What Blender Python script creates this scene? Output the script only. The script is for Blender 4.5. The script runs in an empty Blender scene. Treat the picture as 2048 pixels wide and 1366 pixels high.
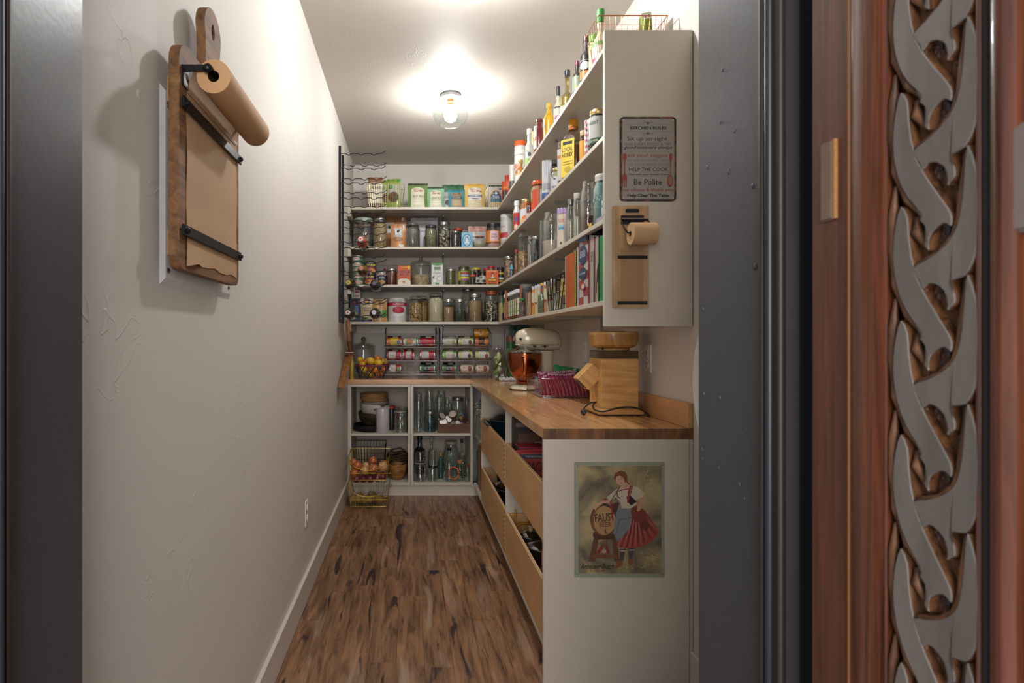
import bpy, bmesh, math, random
from math import pi, sin, cos, radians as R
from mathutils import Vector, Matrix
random.seed(7)
S = bpy.context.scene
COL = S.collection

# ------------------------------------------------------------------ camera, world, light, exposure
CX, CY, F, CH = 822.0, 679.0, 1150.0, 1.23          # vanishing point, focal length (px of a 2048 wide frame), eye height
cam_d = bpy.data.cameras.new('camera'); cam = bpy.data.objects.new('camera', cam_d); COL.objects.link(cam)
cam.location = (0, 0, CH); cam.rotation_euler = (pi/2, 0, 0)
cam_d.sensor_width = 36; cam_d.lens = F/2048*36
cam_d.shift_x = (1024-CX)/2048; cam_d.shift_y = (CY-683)/2048
cam_d.clip_start = .02
cam_d.dof.use_dof = True; cam_d.dof.focus_distance = 2.6; cam_d.dof.aperture_fstop = 11
S.camera = cam
w = bpy.data.worlds.new('world'); S.world = w; w.use_nodes = True
w.node_tree.nodes['Background'].inputs[0].default_value = (.80, .90, 1.0, 1)
w.node_tree.nodes['Background'].inputs[1].default_value = .50
def area(name, loc, rot, sx, sy, power, col):
    d = bpy.data.lights.new(name, 'AREA'); d.shape = 'RECTANGLE'; d.size = sx; d.size_y = sy; d.energy = power; d.color = col
    o = bpy.data.objects.new(name, d); COL.objects.link(o); o.location = loc; o.rotation_euler = rot
    return o
area('hall_daylight', (-.05, -1.9, 1.65), (R(86), 0, R(0)), 1.9, 1.9, 106, (1.0, .975, .95))
BULB = 385.0; FILL_BULB = 510.0
S.view_settings.view_transform = 'Standard'; S.view_settings.look = 'None'; S.view_settings.gamma = 1
S.view_settings.use_curve_mapping = False; S.view_settings.exposure = 0.24
S.cycles.max_bounces = 10; S.cycles.transparent_max_bounces = 24; S.cycles.sample_clamp_indirect = 4
S.cycles.caustics_reflective = False; S.cycles.caustics_refractive = False

def X(px, y): return (px-CX)*y/F
def Z(py, y): return CH-(py-CY)*y/F
# ------------------------------------------------------------------ materials
def lin(h, k=1.0):
    h = h.lstrip('#'); o = []
    for i in (0, 2, 4):
        c = int(h[i:i+2], 16)/255; c = c/12.92 if c <= .04045 else ((c+.055)/1.055)**2.4
        o.append(min(1, c*k))
    return (*o, 1)
_m = {}
def nmat(name):
    m = bpy.data.materials.new(name); m.use_nodes = True; n = m.node_tree.nodes; l = m.node_tree.links
    return m, n, l, n['Principled BSDF']
def M(h, rough=.5, metal=0, var=.07, scale=30, bump=0, coat=0, spec=None):
    k = (h, rough, metal, var, scale, bump, coat)
    if k in _m: return _m[k]
    m, n, l, b = nmat('paint_'+h)
    t = n.new('ShaderNodeTexCoord'); no = n.new('ShaderNodeTexNoise'); no.inputs['Scale'].default_value = scale; no.inputs['Detail'].default_value = 4
    l.new(t.outputs['Object'], no.inputs['Vector'])
    mx = n.new('ShaderNodeMix'); mx.data_type = 'RGBA'; l.new(no.outputs[0], mx.inputs[0])
    mx.inputs[6].default_value = lin(h, 1-var*2); mx.inputs[7].default_value = lin(h, 1+var*2)
    l.new(mx.outputs[2], b.inputs['Base Color'])
    b.inputs['Roughness'].default_value = rough; b.inputs['Metallic'].default_value = metal; b.inputs['Coat Weight'].default_value = coat
    if bump:
        bp = n.new('ShaderNodeBump'); bp.inputs['Strength'].default_value = bump; bp.inputs['Distance'].default_value = .002
        l.new(no.outputs[0], bp.inputs['Height']); l.new(bp.outputs[0], b.inputs['Normal'])
    _m[k] = m; return m
def speck(c1, c2, scale=150, c3=None, bump=.6):
    k = ('speck', c1, c2, scale, c3)
    if k in _m: return _m[k]
    m, n, l, b = nmat('grains_'+c1)
    t = n.new('ShaderNodeTexCoord'); v = n.new('ShaderNodeTexVoronoi'); v.inputs['Scale'].default_value = scale
    l.new(t.outputs['Object'], v.inputs['Vector'])
    s = n.new('ShaderNodeSeparateColor'); l.new(v.outputs['Color'], s.inputs[0])
    r = n.new('ShaderNodeValToRGB'); r.color_ramp.interpolation = 'CONSTANT' if c3 else 'LINEAR'
    e = r.color_ramp.elements; e[0].color = lin(c1); e[1].color = lin(c2); e[1].position = .55 if c3 else 1
    if c3: q = e.new(.8); q.color = lin(c3)
    l.new(s.outputs[0], r.inputs[0]); 
    mu = n.new('ShaderNodeMix'); mu.data_type = 'RGBA'; mu.blend_type = 'MULTIPLY'; mu.inputs[0].default_value = .8
    rr = n.new('ShaderNodeMapRange'); rr.inputs[1].default_value = 0; rr.inputs[2].default_value = .8; rr.inputs[3].default_value = 1.25; rr.inputs[4].default_value = .45
    l.new(v.outputs['Distance'], rr.inputs[0]); l.new(r.outputs[0], mu.inputs[6]); l.new(rr.outputs[0], mu.inputs[7])
    l.new(mu.outputs[2], b.inputs['Base Color'])
    bp = n.new('ShaderNodeBump'); bp.inputs['Strength'].default_value = bump; bp.inputs['Distance'].default_value = .004; bp.invert = True
    l.new(v.outputs['Distance'], bp.inputs['Height']); l.new(bp.outputs[0], b.inputs['Normal']); b.inputs['Roughness'].default_value = .6
    _m[k] = m; return m
def glass(h='f6faf9', a=.10, bump=0):
    k = ('glass', h, a, bump)
    if k in _m: return _m[k]
    m = bpy.data.materials.new('glass_'+h); m.use_nodes = True; n = m.node_tree.nodes; l = m.node_tree.links; n.clear()
    o = n.new('ShaderNodeOutputMaterial'); t = n.new('ShaderNodeBsdfTransparent'); t.inputs[0].default_value = lin(h)
    g = n.new('ShaderNodeBsdfGlossy'); g.inputs['Roughness'].default_value = .06; g.inputs[0].default_value = (1, 1, 1, 1)
    lw = n.new('ShaderNodeLayerWeight'); lw.inputs[0].default_value = .35
    mr = n.new('ShaderNodeMapRange'); mr.inputs[3].default_value = a*.25; mr.inputs[4].default_value = min(.85, a*4.0)
    l.new(lw.outputs['Facing'], mr.inputs[0])
    mx = n.new('ShaderNodeMixShader'); l.new(mr.outputs[0], mx.inputs[0]); l.new(t.outputs[0], mx.inputs[1]); l.new(g.outputs[0], mx.inputs[2])
    l.new(mx.outputs[0], o.inputs[0])
    if bump:
        tc = n.new('ShaderNodeTexCoord'); no = n.new('ShaderNodeTexVoronoi'); no.inputs['Scale'].default_value = 90
        l.new(tc.outputs['Object'], no.inputs['Vector']); bp = n.new('ShaderNodeBump'); bp.inputs['Strength'].default_value = bump; bp.inputs['Distance'].default_value = .002
        l.new(no.outputs['Distance'], bp.inputs['Height']); l.new(bp.outputs[0], g.inputs['Normal']); l.new(bp.outputs[0], lw.inputs['Normal'])
    _m[k] = m; return m
def wood(c1, c2, axis='x', scale=8, rough=.45, dark=None, coat=0, rnd=.25, bump=.15, stretch=14, dax=.25):
    k = ('wood', c1, c2, axis, scale, rough, dark, rnd)
    if k in _m: return _m[k]
    m, n, l, b = nmat('wood_'+c1)
    t = n.new('ShaderNodeTexCoord'); oi = n.new('ShaderNodeObjectInfo')
    ad = n.new('ShaderNodeVectorMath'); ad.operation = 'ADD'
    sc = n.new('ShaderNodeVectorMath'); sc.operation = 'SCALE'; cb = n.new('ShaderNodeCombineXYZ')
    for i in range(3): l.new(oi.outputs['Random'], cb.inputs[i])
    l.new(cb.outputs[0], sc.inputs[0]); sc.inputs['Scale'].default_value = 37
    l.new(t.outputs['Object'], ad.inputs[0]); l.new(sc.outputs[0], ad.inputs[1])
    mp = n.new('ShaderNodeMapping'); l.new(ad.outputs[0], mp.inputs[0])
    mp.inputs['Scale'].default_value = tuple(1/stretch*3 if a == axis else 3 for a in 'xyz')
    no = n.new('ShaderNodeTexNoise'); no.inputs['Scale'].default_value = scale; no.inputs['Detail'].default_value = 8; no.inputs['Roughness'].default_value = .65; no.inputs['Distortion'].default_value = .6
    l.new(mp.outputs[0], no.inputs['Vector'])
    r = n.new('ShaderNodeValToRGB'); e = r.color_ramp.elements; e[0].position = .32; e[1].position = .68; e[0].color = lin(c1); e[1].color = lin(c2)
    l.new(no.outputs[0], r.inputs[0])
    hs = n.new('ShaderNodeHueSaturation'); l.new(r.outputs[0], hs.inputs['Color'])
    mr = n.new('ShaderNodeMapRange'); mr.inputs[3].default_value = 1-rnd; mr.inputs[4].default_value = 1+rnd; l.new(oi.outputs['Random'], mr.inputs[0]); l.new(mr.outputs[0], hs.inputs['Value'])
    out = hs.outputs[0]
    if dark:
        m2 = n.new('ShaderNodeMapping'); l.new(ad.outputs[0], m2.inputs[0]); m2.inputs['Scale'].default_value = tuple(dax if a == axis else 1 for a in 'xyz')
        n2 = n.new('ShaderNodeTexNoise'); n2.inputs['Scale'].default_value = dark[1]; n2.inputs['Detail'].default_value = 5; n2.inputs['Distortion'].default_value = 1.2
        l.new(m2.outputs[0], n2.inputs['Vector'])
        r2 = n.new('ShaderNodeValToRGB'); r2.color_ramp.elements[0].position = dark[2]; r2.color_ramp.elements[1].position = dark[2]+.06
        l.new(n2.outputs[0], r2.inputs[0])
        mx = n.new('ShaderNodeMix'); mx.data_type = 'RGBA'; l.new(r2.outputs[0], mx.inputs[0]); l.new(out, mx.inputs[6]); mx.inputs[7].default_value = lin(dark[0]); out = mx.outputs[2]
        if len(dark) > 3:
            n3 = n.new('ShaderNodeTexNoise'); n3.inputs['Scale'].default_value = dark[4]; n3.inputs['Detail'].default_value = 9; n3.inputs['Distortion'].default_value = .8; l.new(m2.outputs[0], n3.inputs['Vector'])
            r3 = n.new('ShaderNodeValToRGB'); r3.color_ramp.elements[0].position = dark[5]; r3.color_ramp.elements[1].position = dark[5]+.12; r3.color_ramp.elements[1].color = (.55, .55, .55, 1)
            l.new(n3.outputs[0], r3.inputs[0])
            m3 = n.new('ShaderNodeMix'); m3.data_type = 'RGBA'; l.new(r3.outputs[0], m3.inputs[0]); l.new(out, m3.inputs[6]); m3.inputs[7].default_value = lin(dark[3]); out = m3.outputs[2]
    l.new(out, b.inputs['Base Color']); b.inputs['Roughness'].default_value = rough; b.inputs['Coat Weight'].default_value = coat
    bp = n.new('ShaderNodeBump'); bp.inputs['Strength'].default_value = bump; bp.inputs['Distance'].default_value = .001
    l.new(no.outputs[0], bp.inputs['Height']); l.new(bp.outputs[0], b.inputs['Normal'])
    _m[k] = m; return m
def plaster(name, h, strength=.35):
    if name in _m: return _m[name]
    m, n, l, b = nmat(name)
    t = n.new('ShaderNodeTexCoord'); no = n.new('ShaderNodeTexNoise'); no.inputs['Scale'].default_value = 4.5; no.inputs['Detail'].default_value = 3; no.inputs['Distortion'].default_value = 1.5
    v = n.new('ShaderNodeTexVoronoi'); v.feature = 'DISTANCE_TO_EDGE'; v.inputs['Scale'].default_value = 2.2
    n2 = n.new('ShaderNodeTexNoise'); n2.inputs['Scale'].default_value = 3; n2.inputs['Detail'].default_value = 2
    l.new(t.outputs['Object'], no.inputs['Vector']); l.new(t.outputs['Object'], n2.inputs['Vector'])
    va = n.new('ShaderNodeVectorMath'); va.operation = 'ADD'; l.new(t.outputs['Object'], va.inputs[0]); l.new(no.outputs['Color'], va.inputs[1]); l.new(va.outputs[0], v.inputs['Vector'])
    r = n.new('ShaderNodeValToRGB'); r.color_ramp.elements[0].position = 0; r.color_ramp.elements[1].position = .025; r.color_ramp.elements[0].color = (1, 1, 1, 1); r.color_ramp.elements[1].color = (0, 0, 0, 1)
    l.new(v.outputs['Distance'], r.inputs[0])
    r2 = n.new('ShaderNodeValToRGB'); r2.color_ramp.elements[0].position = .52; r2.color_ramp.elements[1].position = .60; l.new(n2.outputs[0], r2.inputs[0])
    mu = n.new('ShaderNodeMath'); mu.operation = 'MULTIPLY'; l.new(r.outputs[0], mu.inputs[0]); l.new(r2.outputs[0], mu.inputs[1])
    a2 = n.new('ShaderNodeMath'); a2.operation = 'ADD'; l.new(mu.outputs[0], a2.inputs[0]); l.new(no.outputs[0], a2.inputs[1])
    bp = n.new('ShaderNodeBump'); bp.inputs['Strength'].default_value = strength; bp.inputs['Distance'].default_value = .003
    l.new(a2.outputs[0], bp.inputs['Height']); l.new(bp.outputs[0], b.inputs['Normal'])
    b.inputs['Base Color'].default_value = lin(h); b.inputs['Roughness'].default_value = .62
    _m[name] = m; return m
def emit(h, s):
    m = bpy.data.materials.new('lamp_glow'); m.use_nodes = True; n = m.node_tree.nodes; b = n['Principled BSDF']
    b.inputs['Base Color'].default_value = lin(h); b.inputs['Emission Color'].default_value = lin(h); b.inputs['Emission Strength'].default_value = s
    return m

# ------------------------------------------------------------------ object helpers
def T(name, label, cat, loc=(0, 0, 0), rz=0, group=None, rot=None):
    o = bpy.data.objects.new(name, None); COL.objects.link(o); o.empty_display_size = .02
    o.location = loc; o.rotation_euler = rot if rot else (0, 0, rz)
    o['label'] = label; o['category'] = cat
    if group: o['group'] = group
    return o
def tag(o, label, cat, group=None):
    o['label'] = label; o['category'] = cat
    if group: o['group'] = group
    return o
def mk(name, vs, fs, mat, parent=None, smooth=False, kind=None, loc=None, sharp=.7, rot=None):
    me = bpy.data.meshes.new(name); me.from_pydata([tuple(v) for v in vs], [], fs); me.materials.append(mat)
    if smooth:
        me.polygons.foreach_set('use_smooth', [True]*len(me.polygons)); me.set_sharp_from_angle(angle=sharp)
    me.update()
    o = bpy.data.objects.new(name, me); COL.objects.link(o)
    if parent: o.parent = parent
    if kind: o['kind'] = kind
    if loc: o.location = loc
    if rot: o.rotation_euler = rot
    return o
def share(o, name, parent=None, loc=None, rot=None, scale=None):
    c = bpy.data.objects.new(name, o.data); COL.objects.link(c)
    c.parent = parent
    if loc: c.location = loc
    if rot: c.rotation_euler = rot
    if scale: c.scale = scale
    return c
def boxg(x0, x1, y0, y1, z0, z1, b=0):
    if b <= 0:
        v = [(x, y, z) for z in (z0, z1) for y in (y0, y1) for x in (x0, x1)]
        return v, [(0, 2, 3, 1), (4, 5, 7, 6), (0, 1, 5, 4), (2, 6, 7, 3), (0, 4, 6, 2), (1, 3, 7, 5)]
    bm = bmesh.new(); bmesh.ops.create_cube(bm, size=1)
    for v in bm.verts: v.co = ((x0+x1)/2+v.co.x*(x1-x0), (y0+y1)/2+v.co.y*(y1-y0), (z0+z1)/2+v.co.z*(z1-z0))
    bmesh.ops.bevel(bm, geom=bm.edges[:], offset=b, segments=1 if b < .004 else 3, affect='EDGES', profile=.5)
    bm.verts.index_update(); r = [v.co.copy() for v in bm.verts], [tuple(v.index for v in f.verts) for f in bm.faces]; bm.free(); return r
def box(name, x0, x1, y0, y1, z0, z1, mat, parent=None, b=0, kind=None, rot=None, loc=None):
    if x0 > x1: x0, x1 = x1, x0
    if y0 > y1: y0, y1 = y1, y0
    if z0 > z1: z0, z1 = z1, z0
    v, f = boxg(x0, x1, y0, y1, z0, z1, b)
    return mk(name, v, f, mat, parent, smooth=b >= .004, kind=kind, rot=rot, loc=loc)
def merge(parts):
    V = []; Fc = []
    for v, f in parts:
        o = len(V); V += [tuple(q) for q in v]; Fc += [tuple(i+o for i in t) for t in f]
    return V, Fc
def lathg(prof, seg=20, ax='z', c=(0, 0, 0), nocap=False):
    V = []; Fc = []; n = len(prof)
    for r, z in prof:
        for k in range(seg):
            a = 2*pi*k/seg; p = (r*cos(a), r*sin(a), z)
            if ax == 'x': p = (p[2], p[0], p[1])
            if ax == 'y': p = (p[0], p[2], p[1])
            V.append((p[0]+c[0], p[1]+c[1], p[2]+c[2]))
    for i in range(n-1):
        for k in range(seg):
            k2 = (k+1) % seg; q = (i*seg+k, i*seg+k2, (i+1)*seg+k2, (i+1)*seg+k)
            Fc.append(q if ax != 'y' else q[::-1])
    if prof[0][0] > 1e-5 and not nocap: Fc.append(tuple(range(seg))[::-1] if ax != 'y' else tuple(range(seg)))
    return V, Fc
def lathe(name, prof, mat, parent=None, seg=20, ax='z', c=(0, 0, 0), cap=False, kind=None, sharp=.6, nocap=False):
    if cap: prof = list(prof)+[(1e-6, prof[-1][1])]
    V, Fc = lathg(prof, seg, ax, c, nocap); return mk(name, V, Fc, mat, parent, smooth=True, kind=kind, sharp=sharp)
def tubeg(pts, r, n=5, closed=False):
    pts = [Vector(p) for p in pts]; V = []; Fc = []; m = len(pts); up = Vector((.13, .27, .95)).normalized()
    for i, p in enumerate(pts):
        a = pts[(i-1) % m] if (i > 0 or closed) else p; b = pts[(i+1) % m] if (i < m-1 or closed) else p
        d = (b-a).normalized(); u = d.cross(up)
        if u.length < .05: u = d.cross(Vector((1, 0, 0)))
        u.normalize(); v = d.cross(u)
        rr = r[i] if isinstance(r, (list, tuple)) else r
        for k in range(n): V.append(p+(u*cos(2*pi*k/n)+v*sin(2*pi*k/n))*rr)
    for i in range(m if closed else m-1):
        j = (i+1) % m
        for k in range(n): k2 = (k+1) % n; Fc.append((i*n+k, j*n+k, j*n+k2, i*n+k2))
    if not closed: Fc.append(tuple(range(n))); Fc.append(tuple(range((m-1)*n, m*n))[::-1])
    return V, Fc
def tube(name, pts, r, mat, parent=None, n=6, closed=False, kind=None):
    V, Fc = tubeg(pts, r, n, closed); return mk(name, V, Fc, mat, parent, smooth=True, kind=kind, sharp=1.2)
def wires(name, lines, r, mat, parent=None, n=4, kind=None):
    V, Fc = merge([tubeg(l[0], r*(l[2] if len(l) > 2 else 1), n, l[1]) if isinstance(l, tuple) else tubeg(l, r, n) for l in lines])
    return mk(name, V, Fc, mat, parent, smooth=True, kind=kind, sharp=1.3)
def smoothed(pts, n=5):
    P = [Vector(p) for p in pts]; out = []
    for i in range(len(P)-1):
        a, b, c, d = P[max(0, i-1)], P[i], P[i+1], P[min(len(P)-1, i+2)]
        for k in range(n): t = k/n; out.append(.5*(2*b+(c-a)*t+(2*a-5*b+4*c-d)*t*t+(3*b-a-3*c+d)*t**3))
    return out+[P[-1]]
def ball(name, c, r, mat, parent=None, sx=1, sy=1, sz=1, seg=14, rings=9):
    prof = [(max(1e-6, r*sin(pi*i/rings)), -r*cos(pi*i/rings)) for i in range(rings+1)]
    V, Fc = lathg(prof, seg); V = [(c[0]+v[0]*sx, c[1]+v[1]*sy, c[2]+v[2]*sz) for v in V]
    return mk(name, V, Fc, mat, parent, smooth=True, sharp=2)
def loft(name, ax, secs, mat, parent=None, n=20, p=2.0, loc=None):
    V = []; Fc = []
    for t, a, b, ra, rb in secs:
        for k in range(n):
            q = 2*pi*k/n; ca, sa = cos(q), sin(q); e = 2/p
            u = a+ra*math.copysign(abs(ca)**e, ca); v = b+rb*math.copysign(abs(sa)**e, sa)
            V.append({'x': (t, u, v), 'y': (u, t, v), 'z': (u, v, t)}[ax])
    for i in range(len(secs)-1):
        for k in range(n): k2 = (k+1) % n; Fc.append((i*n+k, i*n+k2, (i+1)*n+k2, (i+1)*n+k))
    Fc.append(tuple(range(n))[::-1]); Fc.append(tuple(range((len(secs)-1)*n, len(secs)*n)))
    o = mk(name, V, Fc, mat, parent, smooth=True, sharp=.9, loc=loc)
    bm = bmesh.new(); bm.from_mesh(o.data); bmesh.ops.recalc_face_normals(bm, faces=bm.faces[:]); bm.to_mesh(o.data); bm.free()
    return o
_txt = {}
def textg(s, shear=0, bold=0):
    k = (s, shear, bold)
    if k in _txt: return _txt[k]
    c = bpy.data.curves.new('t', 'FONT'); c.body = s; c.size = 1; c.resolution_u = 2; c.shear = shear; c.offset = bold
    o = bpy.data.objects.new('t', c); COL.objects.link(o)
    me = o.to_mesh(); V = [tuple(v.co) for v in me.vertices]; Fc = [tuple(f.vertices) for f in me.polygons]
    o.to_mesh_clear(); bpy.data.objects.remove(o); bpy.data.curves.remove(c)
    if V:
        x0 = min(v[0] for v in V); x1 = max(v[0] for v in V); y0 = min(v[1] for v in V); y1 = max(v[1] for v in V)
        V = [((v[0]-x0)/(x1-x0)-.5, (v[1]-y0)/(y1-y0)-.5) for v in V]
    _txt[k] = (V, Fc); return _txt[k]
def decals(parent, surf, W, H, specs, e0=.0008, step=.00035, rough=.5):
    """flat print on a surface: specs in fractions of the width W (x, 0 = middle) and height H (z, 0..1)"""
    acc = {}; e = e0
    for sp in specs:
        k, rest = sp[0], sp[1:]; V = []; Fc = []
        if k == 'p':
            pts, h = rest; V = [(x*W, z*H) for x, z in pts]; Fc = [tuple(range(len(V)))]; nm = 'picture'
        elif k == 't':
            x, z, w_, h_, h, s = rest[:6]; sh = rest[6] if len(rest) > 6 else 0; tv, Fc = textg(s, sh, .012)
            V = [((x+v[0]*w_)*W, (z+v[1]*h_)*H) for v in tv]; nm = 'lettering'
        elif k == 'r':
            x, z, w_, h_, h = rest; nx = 2+int(14*min(1, w_)); nz = 1+int(8*min(1, h_*1.2)); q = nz+1
            for i in range(nx+1):
                for j in range(q): V.append(((x+(i/nx-.5)*w_)*W, (z+(j/nz-.5)*h_)*H))
            Fc = [(i*q+j, i*q+q+j, i*q+q+1+j, i*q+1+j) for i in range(nx) for j in range(nz)]; nm = 'printed_label'
        else:
            x, z, w_, h_, h = rest; V = [(x*W, z*H)]
            for rr in (.33, .67, 1):
                for i in range(20): V.append(((x+cos(pi*i/10)*w_/2*rr)*W, (z+sin(pi*i/10)*h_/2*rr)*H))
            Fc = [(0, 1+i, 1+(i+1) % 20) for i in range(20)]+[(1+20*q+i, 21+20*q+i, 21+20*q+(i+1) % 20, 1+20*q+(i+1) % 20) for q in (0, 1) for i in range(20)]; nm = 'picture'
        V = [surf(v[0], v[1], e) for v in V]; acc.setdefault((nm, h), []).append((V, Fc)); e += step
    for (nm, h), ps in acc.items():
        V, Fc = merge(ps); mk(nm, V, Fc, M(h, rough, var=.03), parent)
def S_box(d): return lambda x, z, e: (x, -d/2-e, z)
def S_cyl(r): return lambda x, z, e: (sin(x/r)*(r+e), -cos(x/r)*(r+e), z)
def S_flat(x, z, e): return (x, -e, z)
# ------------------------------------------------------------------ product builders (origin at the base, front faces -y)
SILVER = dict(h='b9b7b2', rough=.3, metal=.9)
def metal(h='b9b7b2', rough=.3): return M(h, rough, .9, .04)
def pl(pxl, pxr, top, zb, y):                      # centre x, width, height of a thing at depth y
    return X((pxl+pxr)/2, y), (pxr-pxl)*y/F, Z(top, y)-zb
def rr(pxl, pxr, front=.703):                      # a thing standing along the right-hand shelves
    D = (pxl+pxr)/2-CX; hp = (pxr-pxl)/2; r = front*hp/(D-hp); x = front+r
    return x, F*x/D, r
def jar_parts(o, r, h, shape='mason', lid='b9b7b2', fill=.8, cont=None, tint='f6faf9', a=.10, bump=0, seg=28, decs=None):
    G = glass(tint, a, bump)
    if shape == 'mason': pr = [(r*.9, 0), (r, .03*h), (r, .70*h), (r*.93, .78*h), (r*.78, .84*h), (r*.76, .95*h)]; lz, lr = .87, .80
    elif shape == 'wide': pr = [(r*.92, 0), (r, .03*h), (r, .80*h), (r*.9, .86*h), (r*.88, .95*h)]; lz, lr = .88, .92
    elif shape == 'clamp': pr = [(r*.92, 0), (r, .04*h), (r, .68*h), (r*.9, .78*h), (r*.72, .84*h), (r*.74, .88*h)]; lz, lr = .89, .78
    elif shape == 'cookie': pr = [(r*.92, 0), (r, .03*h), (r, .66*h), (r*.98, .70*h), (r*.9, .73*h)]; lz, lr = .75, 1.06
    elif shape == 'flask': pr = [(r*.95, 0), (r, .05*h), (r*.9, .3*h), (r*.35, .72*h), (r*.24, .78*h), (r*.24, .97*h)]; lz, lr = .93, .3
    elif shape == 'globe': pr = [(r*.5, 0), (r*.85, .08*h), (r, .35*h), (r*.97, .55*h), (r*.75, .78*h), (r*.62, .85*h), (r*.64, .97*h)]; lz, lr = .92, .68
    elif shape == 'tin': pr = [(r, 0), (r, .96*h)]; lz, lr = .95, 1.03
    else: pr = [(r*.85, 0), (r, .05*h), (r, h)]; lz, lr = 1, 1
    lathe('glass_body', [(1e-6, .002)]+pr, G, o, seg)
    if cont:
        top = fill*h; cp = [(1e-6, .004)]
        for rad, z in pr:
            if z+.004 < top: cp.append((rad*.95, max(.004, z)))
        last = cp[-1][0]; nx = [q for q in pr if q[1]+.004 >= top]
        if nx: last = min(last, nx[0][0]*.95) if nx[0][0] < last else last
        cp += [(last, top*.985), (last*.55, top*1.0), (1e-6, top*1.012)]
        lathe('contents', cp, cont, o, seg, sharp=1.2)
    if lid and shape in ('mason', 'wide', 'tin', 'globe', 'flask'):
        lm = metal(lid) if lid in ('b9b7b2', 'c9b27a', '8d8b88') else M(lid, .4)
        L = lr*r; lathe('lid', [(L*.97, lz*h), (L, lz*h+.001), (L*1.0, lz*h+(1-lz)*h*.45), (L*1.02, lz*h+(1-lz)*h*.5), (L, h*.985), (L*.95, h), (1e-6, h)], lm, o, seg)
    if shape == 'clamp':
        L = lr*r
        lathe('rubber_seal', [(L*.98, .875*h), (L*1.06, .88*h), (L*1.06, .895*h), (L*.98, .9*h)], M(lid or 'a85a32', .6), o, seg)
        lathe('lid', [(L, .90*h), (L*1.02, .94*h), (L*.9, .965*h), (L*.5, .985*h), (1e-6, h)], glass(tint, a*1.3), o, seg)
        W = [[(-L*1.1, -.2*L, .80*h), (-L*1.12, 0, .95*h), (-L*.6, 0, 1.0*h), (L*.6, 0, 1.0*h), (L*1.12, 0, .95*h), (L*1.1, -.2*L, .80*h)],
             ([(cos(t*pi/8)*L*1.06, sin(t*pi/8)*L*1.06, .845*h) for t in range(16)], True),
             [(-L*.3, -L*1.05, .845*h), (-L*.3, -L*1.2, .74*h), (L*.3, -L*1.2, .74*h), (L*.3, -L*1.05, .845*h)]]
        wires('wire_bail', W, max(.0013, r*.03), metal('8d8b88'), o)
    if shape == 'cookie':
        L = lr*r
        lathe('lid', [(L*.9, .735*h), (L, .745*h), (L, .765*h), (L*.85, .79*h), (L*.45, .84*h), (L*.2, .86*h), (L*.14, .88*h)], glass(tint, a*1.4), o, seg)
        ball('lid_knob', (0, 0, .935*h), .062*h, glass('c9c6bf', .3), o)
    if decs: decals(o, S_cyl(r+.0008), 2*r, h, decs)
def jar(label, pxl, pxr, top, zb, y, rz=0, cat='jar', name='glass_jar', group=None, **k):
    x, w_, h = pl(pxl, pxr, top, zb, y); o = T(name, label, cat, (x, y, zb), rz, group); jar_parts(o, w_/2, h, **k); return o
def rjar(label, pxl, pxr, top, zb, rz=-.6, cat='jar', name='glass_jar', group=None, front=.703, **k):
    x, y, r = rr(pxl, pxr, front); h = Z(top, y)-zb; o = T(name, label, cat, (x, y, zb), rz, group); jar_parts(o, r, h, **k); return o
def can_parts(o, r, h, body='c8c4bc', decs=(), lid=None, rim='b9b7b2', seg=32, rough=.4, lidh=.06, bodymat=None):
    bm_ = bodymat or M(body, rough)
    lathe('body', [(r*.96, 0), (r, .01*h), (r, (1-lidh)*h), (r*.97, (1-lidh)*h)], bm_, o, seg, cap=True)
    L = M(lid, .4) if lid else metal(rim)
    lathe('lid', [(r*1.0, (1-lidh)*h), (r*1.03, (1-lidh)*h+.0006), (r*1.03, h*.99), (r*.98, h), (r*.93, h*.99)], L, o, seg, cap=True)
    if not lid: lathe('rim', [(r*1.0, 0), (r*1.03, .0004), (r*1.03, .025*h), (r, .03*h)], metal(rim), o, seg)
    if decs: decals(o, S_cyl(r), 2*r, h, decs)
def can(label, pxl, pxr, top, zb, y, rz=0, cat='can', name='tin_can', group=None, **k):
    x, w_, h = pl(pxl, pxr, top, zb, y); o = T(name, label, cat, (x, y, zb), rz, group); can_parts(o, w_/2, h, **k); return o
def rcan(label, pxl, pxr, top, zb, rz=-.6, cat='tub', name='tub', group=None, front=.703, **k):
    x, y, r = rr(pxl, pxr, front); h = Z(top, y)-zb; o = T(name, label, cat, (x, y, zb), rz, group); can_parts(o, r, h, **k); return o
def bottle_parts(o, r, h, body, cap, decs=(), neck=.35, sh=.62, nk=.72, caph=.1, flat=1, glassy=False, seg=26, liquid=None, fill=.55):
    m = glass(body, .14) if glassy else M(body, .25, coat=.4)
    ob = lathe('bottle_body', [(1e-6, .001), (r*.93, 0), (r, .02*h), (r, sh*h), (r*.9, (sh*.7+nk*.3)*h), (r*neck*1.25, (sh*.25+nk*.75)*h), (r*neck, nk*h), (r*neck, (1-caph)*h)], m, o, seg, sharp=.9)
    ob.scale = (1, flat, 1)
    if liquid:
        lathe('contents', [(1e-6, .003), (r*.95, .004), (r*.95, fill*h), (1e-6, fill*h+.001)], M(liquid, .2, coat=.5), o, seg).scale = (1, flat, 1)
    n = r*neck
    lathe('cap', [(n*1.15, (1-caph)*h), (n*1.2, (1-caph)*h+.001), (n*1.18, h*.99), (n*1.0, h)], M(cap, .4), o, seg, cap=True)
    if decs:
        f = S_cyl(r+.0006); decals(o, lambda x, z, e: (f(x, z, e)[0], f(x, z, e)[1]*flat, z), 2*r, h, decs)
def bot(label, pxl, pxr, top, zb, y, rz=0, name='bottle', group=None, **k):
    x, w_, h = pl(pxl, pxr, top, zb, y); o = T(name, label, 'bottle', (x, y, zb), rz, group); bottle_parts(o, w_/2, h, **k); return o
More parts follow.
